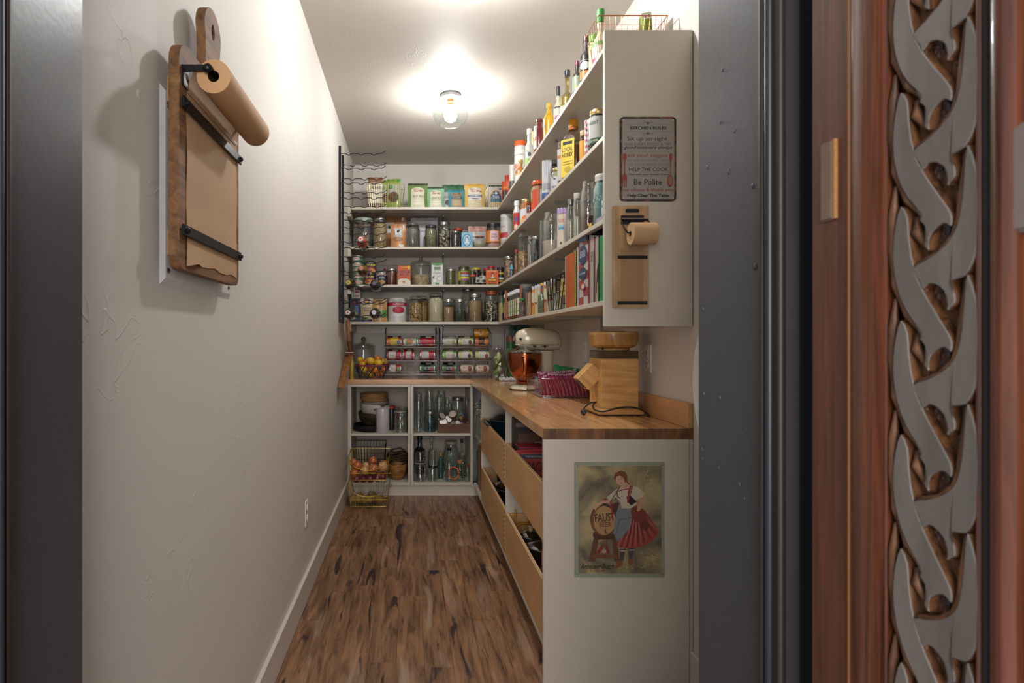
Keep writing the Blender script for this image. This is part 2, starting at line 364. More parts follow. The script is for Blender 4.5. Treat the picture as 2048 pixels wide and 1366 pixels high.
def rbot(label, pxl, pxr, top, zb, rz=-.6, name='bottle', group=None, front=.703, **k):
    x, y, r = rr(pxl, pxr, front); h = Z(top, y)-zb; o = T(name, label, 'bottle', (x, y, zb), rz, group); bottle_parts(o, r, h, **k); return o
def carton_parts(o, w_, h, d, body, decs=(), topc=None):
    box('carton_body', -w_/2, w_/2, -d/2, d/2, 0, h*(.97 if topc else 1), M(body, .55), o, b=.0015)
    if topc: box('flap', -w_/2+.001, w_/2-.001, -d/2+.001, d/2-.001, h*.97, h, M(topc, .5), o, b=.001)
    if decs: decals(o, S_box(d), w_, h, decs)
def carton(label, pxl, pxr, top, zb, y, d=.05, rz=0, cat='box', name='carton', group=None, **k):
    x, w_, h = pl(pxl, pxr, top, zb, y); o = T(name, label, cat, (x, y+d/2, zb), rz, group); carton_parts(o, w_, h, d, **k); return o
def pouch_parts(o, w_, h, t, body, decs=(), strip=None, rough=.4, seed=0, lean=0):
    rnd = random.Random(seed); nx, nz = 10, 12; ph = rnd.random()*6
    def P(x, z, e, s=-1):
        u = max(-1, min(1, x/(w_/2))); v = max(0, min(1, z/h)); th = t/2*(1-v**2.0)+.0012; kx = 1-.07*sin(pi*v)
        y = s*(th*(1-.85*abs(u)**2.6)+e) + .0022*sin(9*u+ph+5*v)*v
        return (x*kx, y+lean*v*h, z)
    V = []; Fc = []
    for s in (-1, 1):
        b0 = len(V)
        for j in range(nz+1):
            for i in range(nx+1): V.append(P((i/nx-.5)*w_, j/nz*h+(.003*sin(i*2.1+ph) if j == nz else 0), 0, s))
        for j in range(nz):
            for i in range(nx):
                q = (b0+j*(nx+1)+i, b0+j*(nx+1)+i+1, b0+(j+1)*(nx+1)+i+1, b0+(j+1)*(nx+1)+i); Fc.append(q if s < 0 else q[::-1])
    mk('pouch_body', V, Fc, M(body, rough, bump=.3, scale=25, coat=.2), o, smooth=True, sharp=1.5)
    sp = list(decs)
    if strip: sp = [('r', 0, .955, .99, .07, strip)]+sp
    if sp: decals(o, lambda x, z, e: P(x, z, e+.0008), w_, h, sp)
def pouch(label, pxl, pxr, top, zb, y, t=.06, rz=0, cat='bag', name='pouch', group=None, **k):
    x, w_, h = pl(pxl, pxr, top, zb, y); o = T(name, label, cat, (x, y, zb), rz, group); pouch_parts(o, w_, h, t, **k); return o
def rpouch(label, pxl, pxr, top, zb, rz=-.5, t=.04, cat='bag', name='pouch', group=None, front=.703, **k):
    x, y, r = rr(pxl, pxr, front); h = Z(top, y)-zb; o = T(name, label, cat, (x, y, zb), rz, group); pouch_parts(o, 2*r, h, t, **k); return o
def wire_basket(label, x0, x1, y0, y1, z0, z1, hexc, taper=.86, nx=9, ny=5, nz=4, r=.0016, cat='basket', rz=0, name='wire_basket', handle=0):
    cx, cy = (x0+x1)/2, (y0+y1)/2; hx, hy, h = (x1-x0)/2, (y1-y0)/2, z1-z0
    o = T(name, label, cat, (cx, cy, z0), rz)
    def ring(v, k=1): s = taper+(1-taper)*v; return [(-hx*s, -hy*s, v*h), (hx*s, -hy*s, v*h), (hx*s, hy*s, v*h), (-hx*s, hy*s, v*h)]
    L = [(ring(.01), True, 1.2)]+[(ring(i/nz), True, .8) for i in range(1, nz)]
    for i in range(1, nx):
        t = i/nx*2-1; L.append([(t*hx, -hy, h), (t*hx*taper, -hy*taper, .002), (t*hx*taper, hy*taper, .002), (t*hx, hy, h)])
    for i in range(1, ny):
        t = i/ny*2-1; L.append([(-hx, t*hy, h), (-hx*taper, t*hy*taper, .002), (hx*taper, t*hy*taper, .002), (hx, t*hy, h)])
    for sx, sy in ((1, 1), (1, -1), (-1, 1), (-1, -1)): L.append([(sx*hx, sy*hy, h), (sx*hx*taper, sy*hy*taper, .002)])
    m = metal(hexc, .35) if hexc != '1a1818' else M(hexc, .5)
    wires('wire_grid', L, r, m, o, kind='stuff')
    wires('rim', [(ring(1), True)], r*1.9, m, o, n=6)
    if handle:
        for s in (-1, 1):
            tube('handle', [(s*hx*cos(pi*i/10)*0+s*(hx+.002), (i/5-1)*hy*.7, h-handle*sin(pi*i/10)) for i in range(11)], r*1.5, m, o)
    return o
# ------------------------------------------------------------------ setting
def st(o, name=None): o['kind'] = 'structure'; return o
WALL = plaster('wall_plaster', 'ccc6bf'); CEIL = plaster('ceiling_plaster', 'bdb5ac', .3)
TRIM = M('cfc8bf', .35, var=.015, scale=6); CABW = M('beb5a7', .35, var=.02, scale=8); JAMB = M('434449', .33, var=.06, scale=120, bump=.08)
DARKJ = M('2b221e', .5); BROWNJ = M('332820', .5)
XL, XR, YB, ZC = -.5, 1.0, 4.989, 2.75
st(box('wall_left', XL-.1, XL, .60, 5.1, 0, ZC+.1, WALL)); st(box('wall_right', XR, XR+.1, .60, 5.1, 0, ZC+.1, WALL))
st(box('wall_back', XL, XR, YB, 5.1, 0, ZC+.1, WALL)); st(box('ceiling', XL-.1, XR+.1, .60, 5.1, ZC, ZC+.1, CEIL))
wf = []
for b in ((XL, -.445, .60, .745, 0, ZC), (.40, XR, .60, .745, 0, ZC), (-.445, .40, .60, .745, 2.12, ZC)): wf.append(boxg(*b))
st(mk('wall_front', *merge(wf), WALL))
fl = st(box('floor', XL-.1, XR+.1, -2.2, 5.1, -.06, -.0105, M('2a1a12', .8)))
PL = wood('422a1c', '9a7252', 'y', 12, .38, dark=('2a2024', 14, .60, 'a8917f', 12, .58), rnd=.10, stretch=10, bump=.35, dax=.16)
random.seed(3); rw = .1075; i = 0
for row in range(10):
    x0 = -.486+row*rw; y = .62-random.random()*.9
    while y < 4.60:
        L = random.choice((.91, .91, .61, 1.2)); a, b = max(y, .60), min(y+L, 4.62)
        if b > a+.02:
            p = box('floor_plank', x0+.0002, x0+rw-.0002, -(b-a)/2+.0003, (b-a)/2-.0003, -.010, 0-random.random()*.0003, PL, fl, b=.0006); p.location = (0, (a+b)/2, 0)
        y += L
bb = st(box('baseboard_left', XL, XL+.0135, .75, 4.53, 0, .127, TRIM, b=.0015))
box('cap_bead', XL, XL+.016, .75, 4.53, .122, .131, TRIM, bb, b=.002)
st(box('baseboard_right', XR-.0135, XR, .75, 2.034, 0, .127, TRIM, b=.0015))
# door frame: jambs with stops, header
def jamb(name, s, xf):
    j = box(name, xf*1.0, xf+s*.04, .585, .747, 0, 2.10, JAMB, b=.001)
    xs = xf-s*.0134
    a = box('stop', xs, xf+s*.002, .558, .596, 0, 2.10, M('2c2624', .45), j, b=.0015)
    tube('bead', [(xs, .589, 0), (xs, .589, 2.1)], .0032, BROWNJ, j, 8); tube('bead', [(xs-s*.0005, .577, 0), (xs-s*.0005, .577, 2.1)], .0042, M('26282e', .4), j, 8)
    tube('bead', [(xs+s*.001, .562, 0), (xs+s*.001, .562, 2.1)], .003, BROWNJ, j, 8)
    box('weather_strip', xs+s*.001, xf+s*.0006, .5535, .558, 0, 2.10, M('241c1a', .6), j)
    return st(j)
jr = jamb('trim_1', 1, .3734); jl = jamb('trim_2', -1, -.4266)
rj = random.Random(5)
for k in range(16):                                    # paint drips and nibs on the right jamb
    ball('paint_nib', (.3734, .62+rj.random()*.12, 1.23+(.55-rj.random()*.9)*.6), .0014+rj.random()*.0012, JAMB, jr, sx=.7, sz=1.6, seg=8, rings=5)
st(box('trim_3', -.4266, .3734, .585, .747, 2.10, 2.14, JAMB)); st(box('gap_shade_1', .374, .56, .575, .5845, 0, 2.2, M('0d0b0b', .9)))  # second box is black: painted shade of the hinge gap
st(box('gap_shade_2', .43, .56, .5565, .59, 0, 2.2, M('100d0d', .9))); st(box('trim_6', -.58, -.4266, .5565, .60, 0, 2.2, JAMB, b=.002))  # first box also black, painted shade behind the hinge gap

# ------------------------------------------------------------------ carved door, swung open towards the camera on the right
XD = .365
DW = wood('381b11', '7a442c', 'z', 42, .24, coat=.5, rnd=.05, stretch=40, bump=.12); DW2 = wood('381b12', '703d27', 'z', 48, .32, coat=.25, rnd=.05, stretch=40, bump=.12)
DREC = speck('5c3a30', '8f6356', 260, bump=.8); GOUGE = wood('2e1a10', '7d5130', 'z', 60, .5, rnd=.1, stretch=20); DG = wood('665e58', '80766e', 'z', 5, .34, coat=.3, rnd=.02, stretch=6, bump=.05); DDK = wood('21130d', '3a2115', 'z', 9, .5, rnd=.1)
def yd(px, x=XD): return F*x/(px-CX)
door = box('door_1', XD+.016, XD+.045, -.36, yd(1628), .01, 2.08, DDK); st(door)
def rail(name, pa, pb, mat, x=XD, bulge=0):            # an upright member of the door, rounded if bulge
    y1, y0 = yd(pa, x), yd(pb, x); n = 10; sec = []
    for i in range(n+1):
        t = i/n; sec.append((x-bulge*sin(pi*t)**.8 if bulge else x, y0+(y1-y0)*t))
    sec = [(XD+.018, y0)]+sec+[(XD+.018, y1)]; m = len(sec)
    V = [(q[0], q[1], z) for z in (.012, 2.078) for q in sec]; Fc = [(i, i+m, i+m+1, i+1) for i in range(m-1)]+[tuple(range(m)), tuple(range(m, 2*m))[::-1]]
    return mk(name, V, Fc, mat, door, smooth=True, sharp=.5)
rail('hinge_stile', 1625, 1696, DW2, XD+.001); rail('bead', 1695, 1700, M('8a5426', .35), XD-.001, .001)
rail('middle_stile', 1700, 1764, DW, XD-.001, .003); rail('edge_rail', 1764, 1774, DW, XD+.002, .001)
rail('groove', 1774, 1788, DDK, XD+.011); rail('groove', 1945, 1952, DDK, XD+.011)
rail('edge_rail', 1952, 1962, DW, XD+.002, .001); rail('bead', 1962, 1980, DDK, XD+.004, .002)
rail('right_stile', 1980, 2034, DW, XD-.001, .004)
y1, y0 = yd(1788), yd(1946); box('carved_ground', XD+.0115, XD+.018, y0-.002, y1+.002, .012, 2.078, DREC, door)
box('panel', XD+.010, XD+.018, -.30, yd(2040), .012, 2.078, M('2a1710', .4), door)
box('cross_rail', XD-.002, XD+.016, -.30, yd(2010), Z(466, .345), Z(246, .345), M('8a7b74', .25, coat=.4), door, b=.003)
box('right_panel_rail', XD+.000, XD+.016, -.35, yd(2046)-.035, .012, 2.078, DW, door, b=.002)
yp0, yp1 = yd(1675), yd(1643); pg = box('peg', XD-.0022, XD+.002, yp0+.003, yp1, Z(447, yp1), Z(290, yp1), M('77604f', .4, var=.12), door, b=.002)
box('end_grain', XD-.0020, XD+.002, yp0+.001, yp0+.0035, Z(445, yp1), Z(291, yp1), M('a87848', .6, var=.2, scale=300), pg)
# carving: two strands that plait round each other, each leaf a raised piece with a dark gouged margin
A = [(835, 372), (815, 450), (806, 540), (808, 630), (826, 715), (862, 790), (920, 858), (908, 880), (932, 905), (938, 950), (930, 985), (948, 1000), (946, 968), (958, 935), (985, 905), (1012, 893), (1034, 905), (1040, 880), (1034, 848), (1008, 808), (972, 758), (930, 695), (897, 630), (878, 560), (868, 480), (862, 405)]
B = [(1105, 62), (1138, 150), (1147, 260), (1145, 380), (1138, 470), (1120, 535), (1090, 588), (1040, 618), (1034, 640), (1050, 668), (1052, 705), (1030, 730), (1022, 742), (1022, 700), (1008, 668), (975, 650), (945, 655), (922, 682), (912, 655), (885, 605), (935, 562), (985, 515), (1028, 462), (1056, 405), (1074, 330), (1084, 240), (1090, 150), (1096, 90)]
def w2(cx, cy): y = yd(1380+cx/2); return y, Z(cy/2, y)
PER = Z(0, yd(1880))-Z(247, yd(1880))
def leaf(name, pts, dz, mat, x, grow=0, h=.008):
    P = [w2(*p) for p in pts]; my = sum(p[0] for p in P)/len(P); mz = sum(p[1] for p in P)/len(P)
    # smooth the outline
    Q = []
    n = len(P)
    for i in range(n):
        p0, p1, p2, p3 = P[i-1], P[i], P[(i+1) % n], P[(i+2) % n]
        for t in (0, .5):
            Q.append(tuple(.5*((2*p1[k])+(-p0[k]+p2[k])*t+(2*p0[k]-5*p1[k]+4*p2[k]-p3[k])*t*t+(-p0[k]+3*p1[k]-3*p2[k]+p3[k])*t**3) for k in (0, 1)))
    bm = bmesh.new()
    def off(g):
        out = []
        m = len(Q)
        for i in range(m):
            a, b = Q[i-1], Q[(i+1) % m]; d = Vector((b[0]-a[0], b[1]-a[1])); d = d.normalized() if d.length else Vector((1, 0)); out.append((Q[i][0]+d.y*g*sgn, Q[i][1]-d.x*g*sgn))
        return out
    ar = sum(Q[i-1][0]*Q[i][1]-Q[i][0]*Q[i-1][1] for i in range(len(Q))); sgn = 1 if ar > 0 else -1
    rings = [(x+h, grow+.0004), (x+.0007, grow), (x, grow-.0007)]
    vs = [[bm.verts.new((xx, q[0], q[1]+dz)) for q in off(g)] for xx, g in rings]
    m = len(Q)
    for a, b in zip(vs, vs[1:]):
        for i in range(m): bm.faces.new((a[i], a[(i+1) % m], b[(i+1) % m], b[i]))
    f = bm.faces.new(vs[-1]); bmesh.ops.triangulate(bm, faces=[f]); bmesh.ops.recalc_face_normals(bm, faces=bm.faces[:])
    for f_ in bm.faces: f_.material_index = 1 if abs(f_.normal.x) < .25 else 0
    me = bpy.data.meshes.new(name); bm.to_mesh(me); bm.free(); me.materials.append(mat); me.materials.append(GOUGE)
    o = bpy.data.objects.new(name, me); COL.objects.link(o); o.parent = door; return o
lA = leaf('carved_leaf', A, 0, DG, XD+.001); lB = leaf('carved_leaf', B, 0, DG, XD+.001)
gA = leaf('gouged_margin', A, 0, GOUGE, XD+.0085, .0060, .004); gB = leaf('gouged_margin', B, 0, GOUGE, XD+.0085, .0055, .004)
def disc(cx, cy):
    y, z = w2(cx, cy); o = ball('carved_boss', (XD+.011, y, z), .0095, DREC, door, sx=.45, sy=.55, sz=1.25, seg=12, rings=8); return o
bosses = [disc(950, 185), disc(975, 455)]
def crescent(cx, cy):
    y, z = w2(cx, cy); pts = [(XD+.006, y-.0050*sin(a)*1.0, z+.011*cos(a)) for a in [R(-40+i*22) for i in range(8)]]
    return tube('carved_scroll', pts, [.0012, .0026, .0032, .0034, .0032, .0028, .002, .001], DDK, door, 8)
bosses += [crescent(950, 185), crescent(975, 455)]
# dark gouges that follow the leaf margins
def gouge(pts, r=.0042):
    P = [w2(*p) for p in pts]; return tube('gouge', [(XD+.0048, a, b) for a, b in P], [r*.4]+[r]*(len(P)-2)+[r*.4], GOUGE, door, 8)
bosses += [gouge([(800, 300), (790, 420), (784, 560), (800, 690), (850, 800), (918, 872)], .0034), gouge([(1080, 90), (1075, 240), (1062, 360), (1040, 440), (985, 520), (890, 600), (900, 650), (925, 690)], .0036), gouge([(880, 870), (885, 930), (925, 990)], .004)]
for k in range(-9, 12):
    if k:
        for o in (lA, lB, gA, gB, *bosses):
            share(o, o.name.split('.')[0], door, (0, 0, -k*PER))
hr = lathe('hinge', [(.006, 0), (.006, .1)], M('1a1615', .5), door, 10, cap=True); hr.location = (.385, yd(1625)+.012, 1.75)

# ------------------------------------------------------------------ fixed joinery
# wall shelves
LV = [2.262, 1.949, 1.652, 1.360]; TH = .009; FB = 4.52; XS = .685
names = ['topmost', 'second from the top', 'third from the top', 'lowest']
BR = M('8c928e', .4, .5)
for i, z in enumerate(LV):
    o = T('wall_shelf', 'white L-shaped wall shelf running round the corner, %s of the four' % names[i], 'shelf', (.2, YB-.2, z))
    o['group'] = 'white pantry shelves'
    def lb(nm, x0, x1, y0, y1, z0, z1, m=CABW, b=.0015): return box(nm, x0-.2, x1-.2, y0-YB+.2, y1-YB+.2, z0, z1, m, o, b=b)
    lb('shelf_board', -.472, XS, FB, YB-.001, -TH, TH); lb('shelf_board', XS, XR-.001, 2.0535, YB-.001, -TH, TH)
    lb('cleat', -.472, XR-.02, YB-.019, YB-.001, -.078, -TH-.0005); lb('cleat', XR-.019, XR-.001, 2.0535, YB-.02, -.078, -TH-.0005)
    lb('cleat', -.499, -.473, FB-.015, YB-.02, -.066, .012)
    for bx in (.27,):
        lb('bracket', bx-.012, bx+.012, YB-.026, YB-.0195, -.16, -TH-.001, BR, 0)
        mk('bracket_arm', *merge([boxg(bx-.005-.2, bx+.005-.2, .2-.25, .2-.027, -.02, -TH-.001), tubeg([(bx-.2, .2-.03, -.12), (bx-.2, .2-.2, -.02)], .004, 5)]), BR, o)
    for by in (4.24, 2.95):
        lb('bracket', XR-.026, XR-.0195, by-.012, by+.012, -.16, -TH-.001, BR, 0)
        box('bracket_arm', XR-.26-.2, XR-.027-.2, by-.005-YB+.2, by+.005-YB+.2, -.02, -TH-.001, BR, o)
up = box('shelf_end_panel', XS, XR-.003, 2.035, 2.053, 1.276, 2.326, CABW, b=.0012); tag(up, 'tall white end panel closing the near end of the right-hand shelves', 'panel')
# back base cabinet (carcass under the far worktop)
c = T('open_base_cabinet', 'white open-fronted base cabinet under the far worktop', 'cabinet', (0, 4.74, 0))
def lb(nm, x0, x1, y0, y1, z0, z1, m=CABW, b=.0012): return box(nm, x0, x1, y0-4.74, y1-4.74, z0, z1, m, c, b=b)
lb('side_panel', -.498, -.471, 4.52, YB-.001, .08, .876); lb('divider', -.024, -.003, 4.52, YB-.02, .08, .876); lb('divider', -.001, .020, 4.52, YB-.02, .08, .876); lb('side_panel', .468, .486, 4.52, YB-.02, .08, .876)
for a, b in ((-.4705, -.0245), (.0205, .4675)):
    lb('bottom_panel', a, b, 4.52, YB-.02, .083, .105); lb('shelf_panel', a, b, 4.522, YB-.02, .472, .490); lb('top_rail', a, b, 4.52, 4.54, .858, .876)
lb('back_panel', -.4705, .4675, YB-.018, YB-.002, .08, .876, M('b3a899', .5)); lb('toe_kick', -.498, .55, 4.532, 4.55, 0, .082)
lb('toe_bead', -.485, .53, 4.526, 4.532, .0, .012)
# right base cabinet
c2 = T('drawer_cabinet', 'long white base cabinet with four plywood drawers along the right wall', 'cabinet', (.75, 3.2, 0))
def lc(nm, x0, x1, y0, y1, z0, z1, m=CABW, b=.0012): return box(nm, x0-.75, x1-.75, y0-3.2, y1-3.2, z0, z1, m, c2, b=b)
lc('bottom_panel', .49, .98, 2.0535, 4.515, .090, .108); lc('divider', .492, .975, 2.987, 3.005, .108, .876); lc('divider', .492, .975, 4.02, 4.038, .108, .876)
lc('end_panel', .4685, .985, 2.035, 2.053, 0, .876); lc('filler_strip', .986, .9985, 2.034, 2.053, 0, .876); lc('shelf_panel', .505, .975, 4.0385, 4.51, .462, .480)
lc('back_panel', .975, .985, 2.0535, 4.98, 0, .876, M('b3a899', .5)); lc('toe_kick', .575, .59, 2.0535, 4.53, 0, .089)
lc('drawer_runner', .53, .97, 2.98, 2.9865, .60, .63, M('8c8c8c', .3, .8)); 
PLY = wood('b58a5a', 'c99f6e', 'y', 3, .5, rnd=.04, stretch=5, bump=.04); PE = wood('8e6238', 'c49a66', 'y', 30, .6, rnd=.05)
def drawer(y0, y1, z0, z1, joints=False, lab=None):
    f = T('drawer', 'x', 'x'); del f['label']; del f['category']; f.parent = c2; f.location = (.49-.75, (y0+y1)/2-3.2, z0)
    h = z1-z0; L = (y1-y0)/2
    box('drawer_front', 0, .013, -L, L, 0, h, PLY, f, b=.0008); box('top_edge', .0002, .0128, -L+.001, L-.001, h, h+.0012, M('c9a77c', .6), f)
    box('ply_line', .004, .0055, -L+.001, L-.001, h+.0012, h+.0016, M('7c5634', .7), f)
    for s in (-1, 1): box('drawer_side', .013, .44, s*L-.012*(s > 0), s*L+.012*(s < 0), 0, h, PLY, f, b=.0008)
    box('drawer_back', .428, .44, -L+.0125, L-.0125, 0, h, PLY, f); box('drawer_bottom', .013, .428, -L+.0125, L-.0125, .006, .014, PLY, f)
    if joints:
        n = 9
        for k in range(n): box('finger_joint', -.0008, .006, -L-.0004, -L+.014, h*(k+.25)/n, h*(k+.75)/n, M('8a5c34', .6, var=.2), f)
    return f
drawer(3.012, 4.014, .462, .684, True); drawer(3.012, 4.014, .117, .338, True); drawer(2.062, 2.980, .478, .694); drawer(2.062, 2.980, .117, .332)
# worktops built from staves
BBL = wood('b5814f', 'd9aa78', 'y', 9, .22, coat=.35, rnd=.10, stretch=8, bump=.05); BBX = wood('b88556', 'd6a77a', 'x', 9, .25, coat=.3, rnd=.08, stretch=8, bump=.05)
EG = wood('4a2d18', '835632', 'z', 16, .5, rnd=.30, stretch=3)
wt = T('worktop', 'butcher-block worktop of maple staves along the right wall', 'worktop', (.733, 3.5, .878)); rs = random.Random(11)
n = 12; sw = (.9985-.4685)/n
for k in range(n):
    y = 2.037; x0 = .4685+k*sw-.733; first = True
    while y < YB-.002:
        L = rs.uniform(.28, .75) if 0 < k < n-1 else rs.uniform(.6, 1.2); b = min(y+L, YB-.001)
        if YB-b < .12: b = YB-.001
        p = box('stave', x0+.0001, x0+sw-.0001, -(b-y)/2+.0001, (b-y)/2-.0001, .0, .037, BBL, wt, b=.0004); p.location = (0, (b+y)/2-3.5, 0); y = b
    q = box('end_grain_block', x0+.0002, x0+sw-.0002, -.001, .001, 0.0003, .0362, EG, wt); q.location = (0, 2.0362-3.5, 0)
tag(box('backsplash', .982, .9985, 2.036, YB-.001, .9153, 1.003, wood('b98a5c', 'cf9f70', 'y', 5, .3, rnd=.05, stretch=4), b=.001), 'low maple backsplash board along the right wall behind the worktop', 'backsplash')
wb = T('worktop', 'shorter butcher-block worktop across the far wall, left of the corner', 'worktop', (0, 4.75, .878))
for k in range(9):
    x = -.4985; y0 = 4.52+k*.052-4.75; yy = min(y0+.052, YB-.001-4.75)
    while x < .468:
        b = min(x+(2 if k == 0 else rs.uniform(.25, .6)), .4683)
        if .4683-b < .1: b = .4683
        p = box('stave', -(b-x)/2+.0001, (b-x)/2-.0001, y0+.0001, yy-.0001, 0, .037, BBX, wb, b=.0004); p.location = ((b+x)/2, 0, 0); x = b
# outlets
def outlet(label, loc, rot):
    o = T('power_outlet', label, 'outlet', loc, rot=rot); m = M('d8d3cb', .3)
    box('cover_plate', -.036, .036, -.006, 0, -.06, .06, m, o, b=.002)
    for s in (-1, 1):
        lathe('socket', [(.016, 0), (.016, .003), (.0145, .004)], m, o, 16, ax='y', cap=True).location = (0, -.0095, s*.024)
        mk('slots', *merge([boxg(-.007, -.005, -.0101, -.0094, s*.024-.001, s*.024+.007), boxg(.005, .007, -.0101, -.0094, s*.024-.001, s*.024+.007), boxg(-.002, .002, -.0101, -.0094, s*.024-.009, s*.024-.005)]), M('2a2522', .6), o)
    return o
outlet('white duplex outlet low on the left wall above the baseboard', (XL+.0002, 2.74, .405), (0, 0, R(90)))
outlet('white duplex outlet on the right wall behind the wooden grain mill', (XR-.0002, 2.42, 1.150), (0, 0, R(-90)))
outlet('white duplex outlet on the right wall between mixer and grain mill', (XR-.0002, 3.30, 1.159), (0, 0, R(-90)))
# access plate on left wall
ap = T('access_plate', 'white metal access plate screwed to the left wall behind the kraft paper board', 'plate', (XL, 1.36, 1.54))
v, f = boxg(0, .006, -.215, .215, -.198, .20, 0); pm = M('dcdadb', .3, .0)
mk('plate', [(0, -.218, -.2), (0, .218, -.2), (0, .218, .2), (0, -.218, .2), (.007, -.205, -.186), (.007, .205, -.186), (.007, .205, .19), (.007, -.205, .19)], [(4, 5, 6, 7), (0, 1, 5, 4), (1, 2, 6, 5), (2, 3, 7, 6), (3, 0, 4, 7)], pm, ap)
for yy, zz in ((-.193, -.17), (.193, -.17), (-.193, .165), (.193, .165)):
    lathe('screw', [(.0055, 0), (.0055, .0015), (.003, .003)], metal('77736e'), ap, 10, ax='x', cap=True).location = (.007, yy, zz)
# ceiling lamp
lx, ly = .245, 3.57
GM = M('6c6c6e', .35, .6)
def ceiling_light(label, x, y, strength):
    lp = T('ceiling_light', label, 'lamp', (x, y, ZC))
    lathe('canopy', [(.060, 0), (.062, -.012), (.060, -.024), (.045, -.030), (.030, -.032)], GM, lp, 28, cap=True)
    lathe('socket', [(.019, -.032), (.020, -.048), (.016, -.052), (.017, -.066), (.013, -.072)], M('a8773c', .35, .8), lp, 18, cap=True)
    lathe('glass_shade', [(.038, -.033), (.075, -.040), (.1, -.058), (.108, -.085), (.108, -.135), (.098, -.162), (.067, -.186)], glass('eef2f2', .09, .5), lp, 36)
    tube('shade_rim', [(.067*cos(i*pi/16), .067*sin(i*pi/16), -.186) for i in range(32)], .0018, glass('ffffff', .35), lp, 6, closed=True)
    lathe('bulb', [(.012, -.070), (.014, -.080), (.028, -.098), (.0385, -.118), (.040, -.132), (.034, -.152), (.020, -.164), (1e-6, -.168)], emit('fffdfb', strength), lp, 20)
ceiling_light('semi-flush ceiling light with a seeded clear glass shade and lit bulb', lx, ly, BULB)
ceiling_light('added fill light, copy of the ceiling light, unseen overhead nearer the doorway', lx, 2.21, FILL_BULB)  # unseen copy of the fixture, added to brighten the near walls
# ------------------------------------------------------------------ large kraft-paper board on the left wall
XF = -.455
kb = T('paper_board', 'large brown wooden paddle board with black bars and kraft paper on the left wall', 'board', (XF, 1.3225, 1.40))
BW = wood('4a2e18', '8d6238', 'y', 14, .7, rnd=0, stretch=12, bump=.5)
def outline2(pts, x0, x1, mat, parent, name, hole=None):    # a plate in the y-z plane with thickness along x
    bm = bmesh.new(); a = [bm.verts.new((x1, p[0], p[1])) for p in pts]; b = [bm.verts.new((x0, p[0], p[1])) for p in pts]; n = len(pts)
    for i in range(n): bm.faces.new((a[i], b[i], b[(i+1) % n], a[(i+1) % n]))
    if hole:
        ha = [bm.verts.new((x1, p[0], p[1])) for p in hole]; hb = [bm.verts.new((x0, p[0], p[1])) for p in hole]; m = len(hole)
        for i in range(m): bm.faces.new((ha[i], ha[(i+1) % m], hb[(i+1) % m], hb[i]))
        for o_, i_ in ((a, ha), (b, hb)):
            es = [bm.edges.get((l[k], l[(k+1) % len(l)])) for l in (o_, i_) for k in range(len(l))]
            bmesh.ops.triangle_fill(bm, edges=es, use_beauty=True)
    else: bm.faces.new(a); bm.faces.new(b[::-1])
    bmesh.ops.recalc_face_normals(bm, faces=bm.faces[:]); me = bpy.data.meshes.new(name); bm.to_mesh(me); bm.free(); me.materials.append(mat)
    o = bpy.data.objects.new(name, me); COL.objects.link(o); o.parent = parent; return o
def arc(cx, cz, r, a0, a1, n=5): return [(cx+r*cos(R(a0+(a1-a0)*i/n)), cz+r*sin(R(a0+(a1-a0)*i/n))) for i in range(n+1)]
hw = .194
pts = arc(-hw+.025, -.005, .025, 180, 270)+arc(hw-.025, -.005, .025, 270, 360)+arc(hw-.045, .381, .045, 0, 90)+[(.075, .426), (.056, .432), (.048, .445), (.0455, .47), (.047, .50)]+arc(.0, .532, .054, 5, 175, 9)+[(-.047, .50), (-.0455, .47), (-.048, .445), (-.056, .432), (-.075, .426)]+arc(-hw+.045, .381, .045, 90, 180)
hole = [(.011*cos(2*pi*i/14), .535+.019*sin(2*pi*i/14)) for i in range(14)]
outline2(pts, -.021, 0, BW, kb, 'board', hole)
BK = M('17161a', .35, .4)
for z in (.0, .31):
    for yy in (-.135, .135): box("spacer_block", -.036, -.021, yy-.03, yy+.03, z, z+.05, M('9b7448', .6), kb)
KP = M('b08c68', .75, var=.08, scale=5, bump=.25)
pp = []
for i in range(13):
    z = -.01+(.345+.01)*i/12 if i < 12 else .36; pp.append((.0016+.0012*sin(i*1.1), z))
V = []; Fc = []
for i, (xx, z) in enumerate(pp):
    for j in range(9):
        y = -.160+j*.3325/8; tz = -.012*(j == 0)-.006*(j == 1) if i == 0 else 0; V.append((xx+(.010 if i == 0 and j == 1 else 0), y, z+tz+(0.004*sin(j*2) if i == 0 else 0)))
for i in range(12):
    for j in range(8): Fc.append((i*9+j, i*9+j+1, (i+1)*9+j+1, (i+1)*9+j))
mk('paper_sheet', V, Fc, KP, kb, smooth=True)
# paper climbing to the roll
V = [(.003+.022*t*t, y, .36-.03+t*.06) for t in (0, .33, .66, 1) for y in (-.158, .168)]; mk('paper_sheet', V, [(0, 1, 3, 2), (2, 3, 5, 4), (4, 5, 7, 6)], KP, kb, smooth=True)
for z in (.300, .047):
    b_ = box('clamp_bar', .004, .0095, -.192, .192, z-.011, z+.011, BK, kb, b=.001)
    for yy in (-.178, .178): lathe('screw', [(.0065, .0095), (.0065, .013), (.003, .017)], BK, b_, 10, ax='x', cap=True).location = (0, yy, z)
rz_ = .3565; rx_ = .060
lathe('paper_roll', [(.0115, -.172), (.034, -.172), (.0345, -.170), (.0345, .141), (.034, .143), (.0115, .143)], M('b48a60', .7, var=.05, bump=.15), kb, 36, ax='y', c=(rx_, 0, rz_), nocap=True)
lathe('cardboard_core', [(.0115, .143), (.0115, -.1715)], M('3a2a1e', .8), kb, 20, ax='y', c=(rx_, 0, rz_), nocap=True)
tube('roller_rod', [(rx_-.002, -.185, rz_+.024-.014), (rx_-.002, .155, rz_+.010)], .005, BK, kb, 8)
